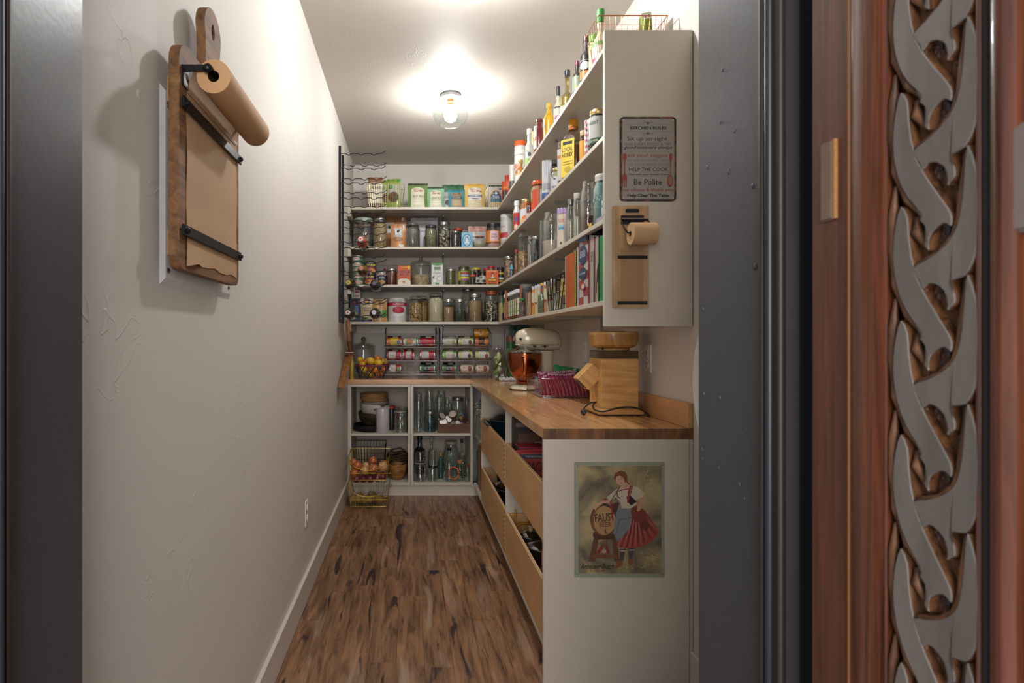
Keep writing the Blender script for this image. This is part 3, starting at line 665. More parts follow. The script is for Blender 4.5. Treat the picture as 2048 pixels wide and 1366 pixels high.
for yy in (-.178, .150): 
    mk('roll_bracket', *merge([boxg(.0, .052, yy-.003, yy+.003, .364, .376), boxg(.0, .004, yy-.004, yy+.022, .335, .376)]), BK, kb)
ball('knob', (rx_-.008, -.182, .368), .0095, BK, kb)

# ------------------------------------------------------------------ things on the upper end panel (plane y = 2.035)
YP = 2.035
def xw(px): return X(px, YP)
def zw(py): return Z(py, YP)
def panel_print(o, specs, box_px, y=YP, e0=.0005, step=.00025, rough=.45):
    """specs in picture pixels of a drawing whose frame (x0, y0, x1, y1) is box_px on the panel"""
    loc = o.location; acc = {}; e = e0
    def P(x, yy): return (X(x, y)-loc.x, -e, Z(yy, y)-loc.z)
    for sp in specs:
        k = sp[0]
        if k == 'p': pts, h = sp[1:3]; V = [P(*q) for q in pts]; Fc = [tuple(range(len(V)))]; nm = 'picture'
        elif k == 't':
            cx, cy, w_, h_, h, s = sp[1:7]; sh = sp[7] if len(sp) > 7 else 0; bo = sp[8] if len(sp) > 8 else .005; tv, Fc = textg(s, sh, bo); an = sp[9] if len(sp) > 9 else 0
            V = [P(cx+v[0]*w_*cos(an)+v[1]*h_*sin(an), cy-v[1]*h_*cos(an)+v[0]*w_*sin(an)) for v in tv]; nm = 'lettering'
        elif k == 'o':
            cx, cy, w_, h_, h = sp[1:6]; V = [P(cx+cos(pi*i/14)*w_/2, cy+sin(pi*i/14)*h_/2) for i in range(28)][::-1]; Fc = [tuple(range(28))]; nm = 'picture'
        elif k == 'l':                                        # stroke
            pts, wd, h = sp[1:4]; V = []; Fc = []; nm = 'picture'
            for i, p in enumerate(pts):
                a = Vector(pts[max(0, i-1)]); b = Vector(pts[min(len(pts)-1, i+1)]); d = (b-a).normalized(); n_ = Vector((-d.y, d.x))*wd/2
                V += [P(p[0]+n_.x, p[1]+n_.y), P(p[0]-n_.x, p[1]-n_.y)]
            Fc = [(2*i, 2*i+1, 2*i+3, 2*i+2) for i in range(len(pts)-1)]
        acc.setdefault((nm, h), []).append((V, Fc)); e += step
    for (nm, h), ps in acc.items(): mk(nm, *merge(ps), M(h, rough, var=.03), o)
# kitchen rules sign
sg = T('metal_sign', 'rusty-edged metal sign reading KITCHEN RULES high on the white end panel', 'sign', (xw(1295.5), YP-.0015, zw(403)))
def rrect(x0, x1, z0, z1, r, y0, y1, mat, par, nm):
    pt = arc(x1-r, z1-r, r, 0, 90)+arc(x0+r, z1-r, r, 90, 180)+arc(x0+r, z0+r, r, 180, 270)+arc(x1-r, z0+r, r, 270, 360); n = len(pt)
    V = [(a, y0, b) for a, b in pt]+[(a, y1, b) for a, b in pt]; Fc = [tuple(range(n))[::-1], tuple(range(n, 2*n))]+[(i, (i+1) % n, n+(i+1) % n, n+i) for i in range(n)]
    o = mk(nm, V, Fc, mat, par); bm = bmesh.new(); bm.from_mesh(o.data); bmesh.ops.recalc_face_normals(bm, faces=bm.faces[:]); bm.to_mesh(o.data); bm.free(); return o
sw_, sh_ = (xw(1352)-xw(1239))/2, zw(234)-zw(403)
RUST = speck('2a1a16', '7a3c28', 60, '5a4a44', .1)
rrect(-sw_, sw_, 0, sh_, .014, -.0005, .0012, RUST, sg, 'rusty_rim'); rrect(-sw_+.0075, sw_-.0065, .0075, sh_-.0075, .008, -.0012, 0, M('8f8983', .4, var=.06, scale=14), sg, 'sign_face')
wires('embossed_line', [([(-sw_+.009, -.0012, .009), (sw_-.008, -.0012, .009), (sw_-.008, -.0012, sh_-.009), (-sw_+.009, -.0012, sh_-.009)], True)], .0007, M('4a403c', .5), sg)
def k_(x, y): return 1220+x/6.83, 220+y/6.83
BL, RD, DK2, GR = '1c1a24', '8c3826', '2c2626', '6b625c'
SP = []
for (s, cx, cy, w_, h_, col, sh, bo) in [('KITCHEN RULES', 525, 244, 495, 44, '151214', 0, .03), ('Sit up straight', 508, 400, 545, 72, BL, 0, 0), ('GIVE EVERY FOOD A TRY', 520, 466, 645, 38, '4a4240', 0, 0), ('good manners always', 522, 516, 668, 50, BL, .35, .02),
        ('Do Not Talk With Your Mouth FULL', 510, 568, 590, 26, '77706a', .1, 0), ('eat your veggies', 512, 625, 545, 60, RD, 0, .005), ('NO ELBOWS ON THE TABLE', 518, 687, 545, 28, GR, 0, 0), ('USE YOUR INSIDE VOICE', 516, 743, 560, 36, GR, 0, 0),
        ('HELP THE COOK', 526, 811, 535, 48, DK2, 0, .01), ('chew with your mouth closed', 522, 882, 560, 36, DK2, 0, .005), ('Be Polite', 517, 985, 380, 82, BL, 0, .005), ('say please & thank you', 516, 1095, 690, 56, RD, 0, .005), ('Help Clear The Table', 520, 1172, 565, 54, '151214', 0, .03)]:
    x, y = k_(cx, cy); SP.append(('t', x, y, w_/6.83, h_/6.83, col, s, sh, bo))
for yy in (200, 288): SP.append(('l', [k_(200, yy+4), k_(360, yy), k_(690, yy), k_(840, yy+4)], .5, '5a5052'))
for sy, y0_ in ((-1, 178), (1, 318)):
    SP += [('o', *k_(517, y0_), 6, 5.5, '5a5052'), ('l', [k_(440, y0_-sy*8), k_(475, y0_+sy*12), k_(500, y0_-sy*4)], 1.1, '5a5052'), ('l', [k_(595, y0_-sy*8), k_(560, y0_+sy*12), k_(532, y0_-sy*4)], 1.1, '5a5052')]
SP += [('p', [k_(*q) for q in [(200, 590), (225, 605), (228, 650), (212, 700), (205, 800), (210, 870), (232, 900), (230, 1050), (222, 1055), (220, 950), (208, 960), (207, 1055), (196, 1055), (195, 960), (184, 950), (180, 1055), (168, 1050), (168, 900), (188, 870), (192, 800), (190, 700), (174, 650), (176, 605)]][::-1], RD),
       ('p', [k_(*q) for q in [(828, 592), (848, 605), (852, 650), (838, 700), (830, 800), (832, 885), (820, 885), (822, 800), (818, 700), (804, 650), (808, 605)]][::-1], RD), ('o', *k_(820, 970), 86/6.83, 162/6.83, RD), ('o', *k_(822, 965), 58/6.83, 118/6.83, '8a6a58')]
panel_print(sg, SP, None, y=YP-.003, e0=.0014, step=.00004)
for cx_, cz_ in ((-sw_+.012, .012), (sw_-.011, .012), (-sw_+.012, sh_-.012), (sw_-.011, sh_-.012)): lathe('corner_hole', [(.0017, -.0022), (.0017, -.0016)], M('d8d2c8', .5), sg, 8, ax='y', cap=True, c=(cx_, 0, cz_))
# small kraft roll holder
def h_(x, y): return 1200+x/5.69, 400+y/5.69
x0, zt = xw(h_(138, 0)[0]), zw(h_(0, 75)[1]); x1, zb_ = xw(h_(540, 0)[0]), zw(h_(0, 1228)[1])
kh = T('paper_roll_holder', 'small light-wood kraft paper roll holder mounted below the metal sign', 'holder', ((x0+x1)/2, YP, zb_))
hw2 = (x1-x0)/2; hh = zt-zb_
box('backboard', -hw2, hw2, -.013, -.0005, 0, hh, wood('8f6f4c', 'c09a70', 'z', 6, .5, rnd=0, stretch=6), kh, b=.001)
def hx(v): return xw(h_(v, 0)[0])-kh.location.x
def hz(v): return zw(h_(0, v)[1])-zb_
box('paper_strip', hx(225), hx(475), -.0140, -.0132, hz(1185), hz(560), M('997756', .8, var=.04), kh)
bkk = M('141318', .4, .3)
for a, b_ in ((640, 675), (1155, 1190)): box('tear_bar', hx(186), hx(517), -.0175, -.0142, hz(b_), hz(a), bkk, kh, b=.0005)
rrect(hx(275), hx(425), hz(153), hz(112), .0045, -.0165, -.0132, bkk, kh, 'hanger_plate')
box('bracket_plate', hx(222), hx(480), -.0165, -.0132, hz(287), hz(188), bkk, kh); box('bracket_slot', hx(224), hx(478), -.0172, -.0166, hz(222), hz(215), M('a98762', .6), kh)
tube('bracket_rod', [(hx(215), -.022, hz(240)), (hx(515), -.022, hz(240))], .0035, bkk, kh, 8)
rc_ = (hx(395), hz(430)); rl = (hx(560)-hx(228)); 
tube('bracket_arm', [(hx(215), -.022, hz(240)), (hx(222), -.040, hz(330)), (hx(238), -.062, hz(408)), (hx(262), -.062, hz(412))], .0026, bkk, kh, 8); tube('bracket_arm', [(hx(515), -.022, hz(240)), (hx(520), -.045, hz(330)), (hx(520), -.062, hz(408))], .0026, bkk, kh, 8)
RL = M('b6926c', .75, var=.04, bump=.1)
lathe('paper_roll', [(.009, hx(270)), (.0375, hx(270)), (.038, hx(272)), (.038, hx(540)), (.0375, hx(542)), (.009, hx(542))], RL, kh, 32, ax='x', c=(0, -.062, hz(420)), nocap=True)
lathe('cardboard_core', [(.009, hx(542)), (.009, hx(269))], M('4c3826', .8), kh, 16, ax='x', c=(0, -.062, hz(420)), nocap=True)
kh2 = [('l', [h_(245, 705), h_(262, 712), h_(285, 704)], .35, '3a2c22'), ('l', [h_(295, 712), h_(305, 698), h_(322, 712)], .35, '3a2c22'), ('l', [h_(248, 740), h_(262, 735), h_(282, 742)], .35, '3a2c22')]
acc = [(sp[0], sp[1], .45, sp[3]) for sp in kh2]; panel_print(kh, acc, None, y=YP, e0=.0144)
# tin poster on the lower end panel
def q_(x, y): return 1140+x/5.255, 910+y/5.254
px0, py0 = q_(48, 77); px1, py1 = q_(990, 1280)
ps = T('tin_poster', 'vintage tin beer poster of a woman in a striped red skirt leaning on a barrel', 'poster', ((xw(px0)+xw(px1))/2, YP-.0012, zw(py1)))
pw, ph = (xw(px1)-xw(px0))/2, zw(py0)-zw(py1)
box('tin_sheet', -pw, pw, -.0004, .001, 0, ph, M('8d8f80', .4, var=.03), ps)
wires('raised_edge', [([(-pw, 0, 0), (pw, 0, 0), (pw, 0, ph), (-pw, 0, ph)], True)], .0011, M('83857a', .4), ps)
def pg_(*pts): return [q_(*p) for p in pts]
# watercolour ground
m, n, l, b = nmat('watercolour'); tc = n.new('ShaderNodeTexCoord'); no = n.new('ShaderNodeTexNoise'); no.inputs['Scale'].default_value = 9; no.inputs['Detail'].default_value = 7; no.inputs['Distortion'].default_value = .7
l.new(tc.outputs['Object'], no.inputs['Vector']); r_ = n.new('ShaderNodeValToRGB'); e_ = r_.color_ramp.elements; e_[0].position = .36; e_[1].position = .62; e_[0].color = lin('575046'); e_[1].color = lin('a3926a'); e2 = e_.new(.5); e2.color = lin('7e7256')
l.new(no.outputs[0], r_.inputs[0]); l.new(r_.outputs[0], b.inputs['Base Color']); b.inputs['Roughness'].default_value = .5
gx = [q_(87, 0)[0], q_(957, 0)[0]]; gy = [q_(0, 112)[1], q_(0, 1243)[1]]
box('picture', X(gx[0], YP)-ps.location.x, X(gx[1], YP)-ps.location.x, -.0009, -.0004, Z(gy[1], YP)-ps.location.z, Z(gy[0], YP)-ps.location.z, m, ps)
D = []
rp = random.Random(4)
for cx_, cy_, n_, sx, sy, cols in ((260, 240, 60, 150, 110, ('a79b68', '6b6238', '8f8450')), (840, 260, 40, 90, 120, ('b3a46c', '7a6e42', '958a52')), (820, 1080, 45, 130, 90, ('a3925e', '6f6040', 'b7a777')), (640, 1180, 25, 200, 40, ('a9966a', '86724c'))):
    for i in range(n_):
        x = cx_+rp.gauss(0, sx*.5); y = cy_+rp.gauss(0, sy*.5); x = min(930, max(110, x)); y = min(1220, max(135, y)); a = rp.random()*3; L = 12+rp.random()*16
        D.append(('l', [q_(x-L*cos(a), y-L*sin(a)*.5), q_(x, y), q_(x+L*cos(a), y+L*sin(a)*.5)], .9, rp.choice(cols)))
D += [('p', pg_((200, 1118), (245, 880), (300, 880), (262, 1118)), '5c3a28'), ('p', pg_((440, 860), (490, 860), (520, 1110), (462, 1118)), '5c3a28'), ('p', pg_((220, 1085), (232, 1040), (505, 1050), (510, 1085)), '6b4630'), ('p', pg_((240, 850), (240, 810), (470, 830), (465, 885), (260, 890)), '4a2c1e'),
      ('p', pg_((272, 1035), (352, 900), (385, 900), (420, 1035), (394, 1035), (368, 940), (310, 1035)), '7c2c20'), ('l', pg_((320, 1000), (400, 1000)), 2.2, '7c2c20'), ('o', *q_(360, 935), 14, 12, '6a4a30'), ('o', *q_(358, 1010), 9, 8, '9a8a68'),
      ('o', *q_(350, 680), 52, 66, '33211c'), ('o', *q_(345, 690), 48, 61, '6d4432'), ('o', *q_(362, 688), 44, 58, 'a07c54'), ('p', pg_((430, 520), (500, 490), (530, 520), (500, 640), (470, 600)), '4a2c22'),
      ('t', *q_(365, 655), 40, 17, '3a2820', 'FAUST', 0, .02, -.08), ('t', *q_(372, 730), 24, 9, '5a3422', 'BEER', 0, .01, -.05), ('l', pg_((375, 775), (368, 800), (395, 830)), 1.6, '2c2018'), ('l', pg_((365, 830), (380, 800)), 1.4, '2c2018')]
D += [('p', pg_((490, 960), (505, 900), (560, 800), (640, 640), (640, 560), (720, 530), (790, 590), (860, 690), (938, 800), (870, 900), (760, 965), (600, 985)), '8f3a30')]
for i in range(15):
    t = i/14; xb = 500+430*t; yb = 970+18*sin(t*3)-175*t*t; xt = 640+120*t; yt = 640
    D.append(('l', [q_(xb, yb), q_((xb+xt)/2+4, (yb+yt)/2), q_(xt, yt)], 1.3 if i % 2 else .8, '2c2024' if i % 2 else 'b08478'))
D += [('p', pg_((640, 545), (720, 530), (790, 590), (810, 680), (700, 720), (650, 650)), '6e3024'), ('p', pg_((740, 700), (810, 680), (840, 740), (790, 800), (750, 760)), '5c2a20'),
      ('p', pg_((500, 560), (540, 440), (600, 440), (632, 560), (650, 650), (620, 780), (500, 910), (455, 820), (470, 680)), '6c7274'), ('l', pg_((520, 680), (480, 840)), 1, '4a3a34'), ('l', pg_((520, 680), (640, 660), (760, 640)), 1, '5c3830'),
      ('p', pg_((385, 445), (470, 370), (540, 335), (640, 315), (720, 340), (775, 410), (760, 440), (690, 470), (700, 520), (640, 560), (540, 560), (530, 500), (480, 440), (420, 490)), 'b0a490'),
      ('p', pg_((590, 440), (640, 430), (700, 490), (640, 530), (610, 500)), '1e1a22'), ('l', pg_((490, 380), (500, 440), (530, 455)), 2, '1e1a22'), ('l', pg_((660, 320), (630, 420), (625, 500)), 1.6, '1e1a22'), ('l', pg_((640, 320), (615, 400), (608, 500)), 4, '8c2420'), ('l', pg_((500, 380), (560, 365), (620, 355)), 2, '8c2420'),
      ('p', pg_((530, 330), (600, 270), (630, 310), (600, 345), (545, 350)), 'b38c70'), ('o', *q_(532, 255), 20, 24, 'b98f74'), ('p', pg_((455, 240), (480, 185), (530, 162), (580, 180), (602, 230), (600, 280), (575, 290), (560, 240), (520, 215), (490, 225), (478, 268)), '6e3824'), ('l', pg_((590, 270), (612, 300), (620, 312)), 2.6, '6e3824'),
      ('l', pg_((505, 260), (516, 258)), 1.2, '2a1c1a'), ('l', pg_((532, 250), (548, 245)), 1.2, '2a1c1a'), ('l', pg_((525, 292), (544, 287)), 1.3, '8c2c28'), ('l', pg_((527, 262), (524, 276)), .7, '8c5c48'),
      ('l', pg_((520, 340), (480, 400), (430, 480), (440, 560)), 1.8, '5c2e20'), ('l', pg_((360, 460), (430, 500), (445, 600), (440, 670)), 3.2, '8c2420'),
      ('p', pg_((405, 470), (340, 480), (275, 505), (245, 560), (262, 580), (290, 545), (350, 505), (420, 500)), 'b68c72'), ('p', pg_((740, 440), (778, 450), (775, 500), (728, 590), (700, 590), (712, 520), (740, 480)), 'b08468'),
      ('p', pg_((520, 985), (585, 985), (560, 1110), (525, 1110)), '4a3a40'), ('p', pg_((612, 985), (675, 980), (650, 1090), (618, 1090)), '4a3a40'), ('l', pg_((525, 1005), (580, 1008)), 2, 'b0a098'), ('l', pg_((618, 1000), (672, 996)), 2, 'b0a098'),
      ('p', pg_((490, 1110), (550, 1105), (555, 1150), (490, 1195), (470, 1180)), '7a4a30'), ('p', pg_((612, 1088), (660, 1085), (662, 1140), (630, 1160), (610, 1130)), '7a4a30'),
      ('t', *q_(285, 1168), 67, 11, '241c18', 'Anheuser-Busch', .35, .008), ('t', *q_(292, 1218), 30, 4.6, '5a3a22', 'ST. LOUIS, MO.', 0, .005)]
panel_print(ps, D, None, y=YP-.0025, e0=.0006-.0006, step=.000012)
for a, b_ in ((80, 112), (962, 103), (82, 1253), (965, 1245)):
    lathe('nail', [(.0016, -.0012), (.0016, -.0024)], M('3a3430', .5, .6), ps, 8, ax='y', cap=True, c=(X(q_(a, 0)[0], YP)-ps.location.x, 0, Z(q_(0, b_)[1], YP)-ps.location.z))

# ------------------------------------------------------------------ wine rack and its bottles
wr = T('wine_rack', 'black wall-mounted wire wine rack with wavy arms on the left wall', 'rack', (XL, 4.05, 1.346))
IR = M('15141a', .4, .5)
for y, zt in ((3.97, 2.565), (4.14, 2.555)): box('upright', .003, .017, y-4.05-.008, y-4.05+.008, 0, zt-1.346, IR, wr, b=.001)
def arm(y, s, ph):
    P = [(.012, 0, 0)]
    for i in range(37):
        x = .03+i*.0075; P.append((x, 0, -.0115*max(0, sin((x-.03-ph)*2*pi/.0875))**1.2-.004*(1-cos(4*pi*(x-.03)/.27))*0))
    P += [(.307, 0, .004), (.318, 0, .013), (.325, 0, .016)]
    o = tube('wavy_arm', P, .0028, IR, wr, 6); return o
a1 = arm(0, 1, .018); a2 = arm(0, 1, .026)
for k in range(12):
    z1_ = Z(307+k*29.45, 3.97)-1.346; z2_ = Z(329.7+k*27.65, 4.14)-1.346
    if k == 0: a1.location = (0, -.08, z1_); a2.location = (0, .09, z2_)
    else: share(a1, 'wavy_arm', wr, (0, -.08, z1_)); share(a2, 'wavy_arm', wr, (0, .09, z2_))
def wine(label, px, py, tint, capc, ringc=None, liquid=None):
    y = 4.05; x, z = X(px, y), Z(py, y); o = T('wine_bottle', label, 'bottle', (x, y+.16, z), rot=(pi/2, 0, 0), group='bottles lying in the wine rack')
    r = .039; h = .305
    g = M(tint, .12, coat=.6, var=.03) if not liquid else glass(tint, .16)
    lathe('bottle_body', [(r*.9, 0), (r, .006), (r, .175), (r*.92, .195), (r*.45, .225), (.0145, .24), (.0145, .30)], g, o, 22, sharp=1)
    if liquid: lathe('wine', [(r*.94, .002), (r*.94, .172), (r*.8, .192), (r*.4, .22), (1e-6, .225)], M(liquid, .2, coat=.5), o, 20, sharp=1)
    cp = lathe('capsule', [(.0148, .255), (.0152, .256), (.0155, .302), (.014, .306)], M(capc, .35), o, 18, cap=True)
    if ringc: lathe('capsule_mark', [(.0085, .3062), (.0085, .3068)], M(ringc, .4), cp, 14, cap=True)
    lathe('foil_edge', [(.0165, .20), (.0165, .20)], M(capc), o, 6) if 0 else None
    return o
wine('rosé wine bottle lying in the rack at the height of the second shelf', 724.5, 485, '8f3c26', 'e6cfc4', 'b5544c')
wine('amber bottle with a cork-coloured top lying in the middle of the rack', 726, 541.5, '6b4c22', '9c6848')
wine('bottle with a yellow top at the left end of the rack, third shelf height', 701, 569, '4a4028', 'b4a63a', '7d7428')
wine('dark bottle with a black top at the arm tips, third shelf height', 751, 570.5, '24232b', '17161c', '4a4852')
wine('green bottle with a red and white top at the left end of the rack', 700, 627, '2a3a28', 'c9c4bc', 'b03a34')
wine('dark bottle with a silvery white top at the arm tips, lowest in rack', 750.5, 627, '33281f', 'b9b9c0', '9a9aa4')

# ------------------------------------------------------------------ wooden tool against the left wall
wt_ = T('wooden_tool', 'long wooden tool with turned handle and heavy block hanging on the left wall', 'tool', (X(690, 4.30), 4.30, Z(776, 4.30)))
ox, oz = wt_.location.x, wt_.location.z
def tp(px, py, y=4.30): return (X(px, y)-ox, y-4.30, Z(py, y)-oz)
a, b_ = Vector(tp(701, 706, 4.28)), Vector(tp(698, 684, 4.33)); c_ = Vector(tp(696, 640, 4.42))
m1 = wood('7c4a2c', 'b5764c', 'z', 9, .5, rnd=0); m2 = wood('3f2112', '6e3f22', 'z', 9, .45, rnd=0)
tube('turned_handle', [c_+Vector((0, 0, .0)), c_+(b_-c_)*.04, c_+(b_-c_)*.3, c_+(b_-c_)*.55, c_+(b_-c_)*.95, b_], [.008, .0155, .016, .014, .0175, .0175], m1, wt_, 14)
tube('ferrule', [b_, b_+(a-b_)*.5, a], [.0175, .0155, .0135], m2, wt_, 14)
P = [tp(691, 706, 4.27), tp(706, 706, 4.27), tp(689, 776.5, 3.86), tp(675.5, 774.5, 3.86)]
V = [(p[0], p[1], p[2]) for p in P]+[(p[0], p[1]+.05, p[2]+.02) for p in P]
mk('block', V, [(0, 1, 2, 3)[::-1], (4, 5, 6, 7), (0, 1, 5, 4), (1, 2, 6, 5), (2, 3, 7, 6), (3, 0, 4, 7)], wood('55301a', '95602f', 'z', 12, .5, dark=('2c170c', 8, .56), rnd=0), wt_)
ct = tp(698.5, 705); box('metal_strap', ct[0]-.028, ct[0]+.034, -.035, .025, ct[2]-.002, ct[2]+.003, metal('9a948c', .4), wt_)

# ------------------------------------------------------------------ stand mixer
ZT = .9152
mx_ = T('stand_mixer', 'cream stand mixer with a copper bowl on the worktop corner', 'mixer', (.77, 3.60, ZT))
CRM = M('c2b49c', .25, var=.02, coat=.6); COP = M('a8623e', .16, 1.0, .04); CHR = metal('aaa6a0', .18)
loft('foot', 'z', [(0, 0, 0, .146, .082), (.012, 0, 0, .150, .086), (.026, 0, 0, .140, .078), (.034, .01, 0, .118, .062)], CRM, mx_, 32, p=2.8)
loft('foot_shade', 'z', [(-.0005, 0, 0, .148, .084), (.006, 0, 0, .1515, .0875)], M('3b2a20', .4), mx_, 32, p=2.8)  # brown band paints shade and reflection along the foot's lower edge
loft('column', 'z', [(.025, .085, 0, .060, .055), (.06, .085, 0, .045, .046), (.14, .078, 0, .040, .042), (.20, .072, 0, .044, .044), (.245, .062, 0, .060, .05)], CRM, mx_, 28, p=2.6)
loft('motor_head', 'x', [(-.118, 0, .318, .016, .022), (-.112, 0, .318, .030, .038), (-.095, 0, .318, .046, .054), (-.06, 0, .318, .058, .066), (0, 0, .318, .064, .071), (.06, 0, .316, .064, .070), (.12, 0, .310, .058, .064), (.152, 0, .304, .048, .054), (.163, 0, .300, .030, .036)], CRM, mx_, 32, p=2.3)
loft('trim_band', 'x', [(-.118, 0, .283, .032, .0055), (-.07, 0, .283, .0565, .0055), (0, 0, .283, .0635, .0055), (.07, 0, .282, .0635, .0055), (.14, 0, .281, .051, .0055)], CHR, mx_, 32)
decals(mx_, lambda x, z, e: (x, -.0655-e, z), 1, 1, [('t', .095, .283, .040, .0045, '33302c', 'KitchenAid'), ('t', -.035, .283, .030, .0035, '33302c', 'ARTISAN')])
lathe('planetary_hub', [(.036, .232), (.046, .236), (.050, .262), (.040, .275)], CHR, mx_, 28, c=(-.055, 0, 0))
lathe('attachment_hub', [(.015, -.128), (.017, -.126), (.017, -.112)], CHR, mx_, 18, ax='x', c=(0, 0, .318)); 
ball('hub_knob', (-.094, -.052, .318), .0085, M('141414', .4), mx_); ball('speed_knob', (.052, -.068, .272), .008, M('141414', .4), mx_); tube('speed_lever', [(.03, -.066, .272), (.075, -.068, .276)], .0025, CHR, mx_)
box('lock_lever', -.02, 0, -.070, -.064, .268, .277, M('141414', .4), mx_, b=.001)
lathe('bowl', [(.030, .038), (.046, .040), (.049, .052), (.040, .056), (.058, .064), (.086, .100), (.103, .150), (.108, .20), (.109, .232), (.107, .232), (.100, .15), (.06, .07)], COP, mx_, 40, c=(-.0575, 0, 0), sharp=.9)
lathe('splash_ring', [(.111, .228), (.112, .236), (.085, .252), (.05, .262)], glass('c9c9c9', .35), mx_, 36, c=(-.0575, 0, 0))
tube('bowl_handle', [(-.0575-.035, -.101, .205), (-.0575-.037, -.128, .205), (-.0575-.036, -.132, .18), (-.0575-.034, -.112, .125), (-.0575-.03, -.084, .112)], .007, COP, mx_, 10)
tube('cord', [(-.14, -.02, .012), (-.155, -.03, .010), (-.16, -.05, .008), (-.15, -.07, .006)], .004, M('1a1614', .5), mx_, 8)

# ------------------------------------------------------------------ grain mill
gm = T('grain_mill', 'square bamboo grain mill with a round hopper bowl on the near worktop', 'mill', (.8645, 2.457, ZT))
BAM = wood('b07f44', 'd6a868', 'x', 14, .4, coat=.2, rnd=0, stretch=10, bump=.08); BAMV = wood('96622f', 'c9995a', 'z', 16, .35, coat=.3, rnd=0, stretch=8)
v, f = boxg(-.096, .096, -.097, .10, .004, .028, .008); mk('base_plate', v, f, BAM, gm, smooth=True)
box('foot_pad', -.09, .09, -.09, .093, 0, .004, M('1a1614', .7), gm)
box('body', -.0775, .0775, -.0775, .0775, .0282, .235, BAM, gm, b=.002); box('brown_collar', -.0775, .0775, -.0775, .0775, .2355, .2685, M('4a3a1e', .3, .3, coat=.5), gm, b=.0015); box('pale_line', -.0772, .0772, -.0772, .0772, .2350, .2356, M('caa36a', .5), gm)
lathe('hopper_neck', [(.064, .2687), (.066, .272), (.066, .277)], BAM, gm, 32, cap=True)
lathe('hopper_bowl', [(.060, .277), (.080, .281), (.094, .293), (.1005, .312), (.1015, .335), (.0955, .3352), (.090, .31), (.04, .295), (1e-6, .293)], BAMV, gm, 48, sharp=.5); lathe('bowl_rim', [(.1017, .335), (.1022, .337), (.1017, .3455), (.0985, .3475), (.095, .3475), (.095, .335)], BAM, gm, 48)
lathe('bowl_lid', [(.05, .3478), (.05, .350)], M('5a3a22', .5), gm, 24, cap=True); ball('switch', (-.066, -.06, .2775), .006, M('141414', .4), gm, sz=.9)
sp = box('spout', -.034, .034, -.034, .034, -.045, .045, BAM, gm, b=.0015); sp.location = (-.1085, -.005, .158); sp.rotation_euler = (0, R(45), 0)
sb = box('spout_mouth', -.024, .024, -.024, .024, -.0455, -.0448, M('2a1a10', .8), gm); sb.location = sp.location; sb.rotation_euler = sp.rotation_euler
CB = M('121014', .5)
cord = [(-.085, -.03, .05), (-.104, -.055, .040), (-.108, -.085, .026), (-.085, -.103, .020), (-.06, -.106, .024), (-.02, -.105, .034), (.03, -.105, .038), (.07, -.108, .030), (.10, -.112, .012), (.108, -.112, .003), (.1, -.106, .0025)]
tube('power_cord', smoothed(cord), .0033, CB, gm, 8); tube('power_cord', smoothed([(-.085, -.03, .05), (-.105, -.02, .045), (-.128, -.026, .030), (-.144, -.042, .015)]), .0033, CB, gm, 8)
loft('plug', 'y', [(-.090, 0, 0, .007, .007), (-.080, 0, 0, .011, .012), (-.062, 0, 0, .010, .012), (-.050, 0, 0, .005, .006)], CB, gm, 12, loc=(-.146, .012, .0125)); mk('plug_prongs', *merge([boxg(-.152, -.150, -.095, -.078, .011, .015), boxg(-.143, -.141, -.095, -.078, .011, .015)]), metal('8c8478'), gm)

# ------------------------------------------------------------------ clear tray of bars
tr = T('clear_tray', 'clear plastic bin holding upright snack bars beside the mixer', 'bin', (.84, 3.27, ZT))
GL = glass('efeaea', .12)
V, Fc = boxg(-.14, .14, -.195, .195, .001, .105); mk('bin_walls', V, [Fc[0], Fc[2], Fc[3], Fc[4], Fc[5]], GL, tr)
wires('bin_edges', [([(-.14, -.195, z), (.14, -.195, z), (.14, .195, z), (-.14, .195, z)], True) for z in (.003, .012, .105)]+[[(s*.14, t*.195, 0), (s*.14, t*.195, .105)] for s in (-1, 1) for t in (-1, 1)], .0022, glass('d8c8c8', .5), tr)
rb = random.Random(2)
lab = ['leftmost', 'second from the left', 'third from the left', 'fourth from the left', 'fifth from the left', 'sixth from the left', 'seventh from the left', 'eighth from the left', 'ninth from the left', 'tenth from the left', 'eleventh from the left', 'twelfth from the left']
def snack(label, x, y, z, h, lean, green, proto=None):
    o = T('snack_bar', label, 'snack bar', (x, y, z), group='maroon snack bars in the clear bin', rot=(R(-6), lean, rb.uniform(-.12, .12)))
    body = pouch_parts(o, .036, h, .022, '86204a', [('r', -.1, .45, .5, .8, '94283c')]+([('r', .30, .5, .16, .7, '3f6a2c')] if green else []), seed=int(x*1e4) % 97, strip='a08090')
    return o
for k in range(12): 
    o = snack('maroon wrapped snack bar standing in the front row of the bin, %s' % lab[k], .84-.112+k*.0205, 3.105, ZT+.006, .118+rb.random()*.014, R(-8), k in (2, 4, 8)); o.rotation_euler[2] = R(28)
for k in range(8):
    o = snack('maroon wrapped snack bar standing in the back row of the bin, %s' % lab[k], .84-.112+k*.027, 3.18, ZT+.006, .128+rb.random()*.014, R(-5), False); o.rotation_euler[2] = R(20)
o = T('snack_pack', 'colourful blue and yellow snack packet at the left end of the clear bin', 'snack pack', (.745, 3.33, ZT+.004), rot=(0, 0, R(-70)))
pouch_parts(o, .11, .095, .03, '6c7fa6', [('p', [(-.1, .55), (.3, .95), (.45, .5)], 'd0a83a'), ('o', -.2, .35, .3, .35, 'b5483c'), ('o', .15, .3, .3, .35, '7a5a7c')])
gp = T('snack_pack', 'green and white crumpled packet heaped behind the bars', 'snack pack', (.885, 3.30, ZT+.112), rot=(R(-60), R(8), R(10)))
gp.location = (.895, 3.36, ZT+.06); gp.rotation_euler = (R(-14), R(10), R(-6))
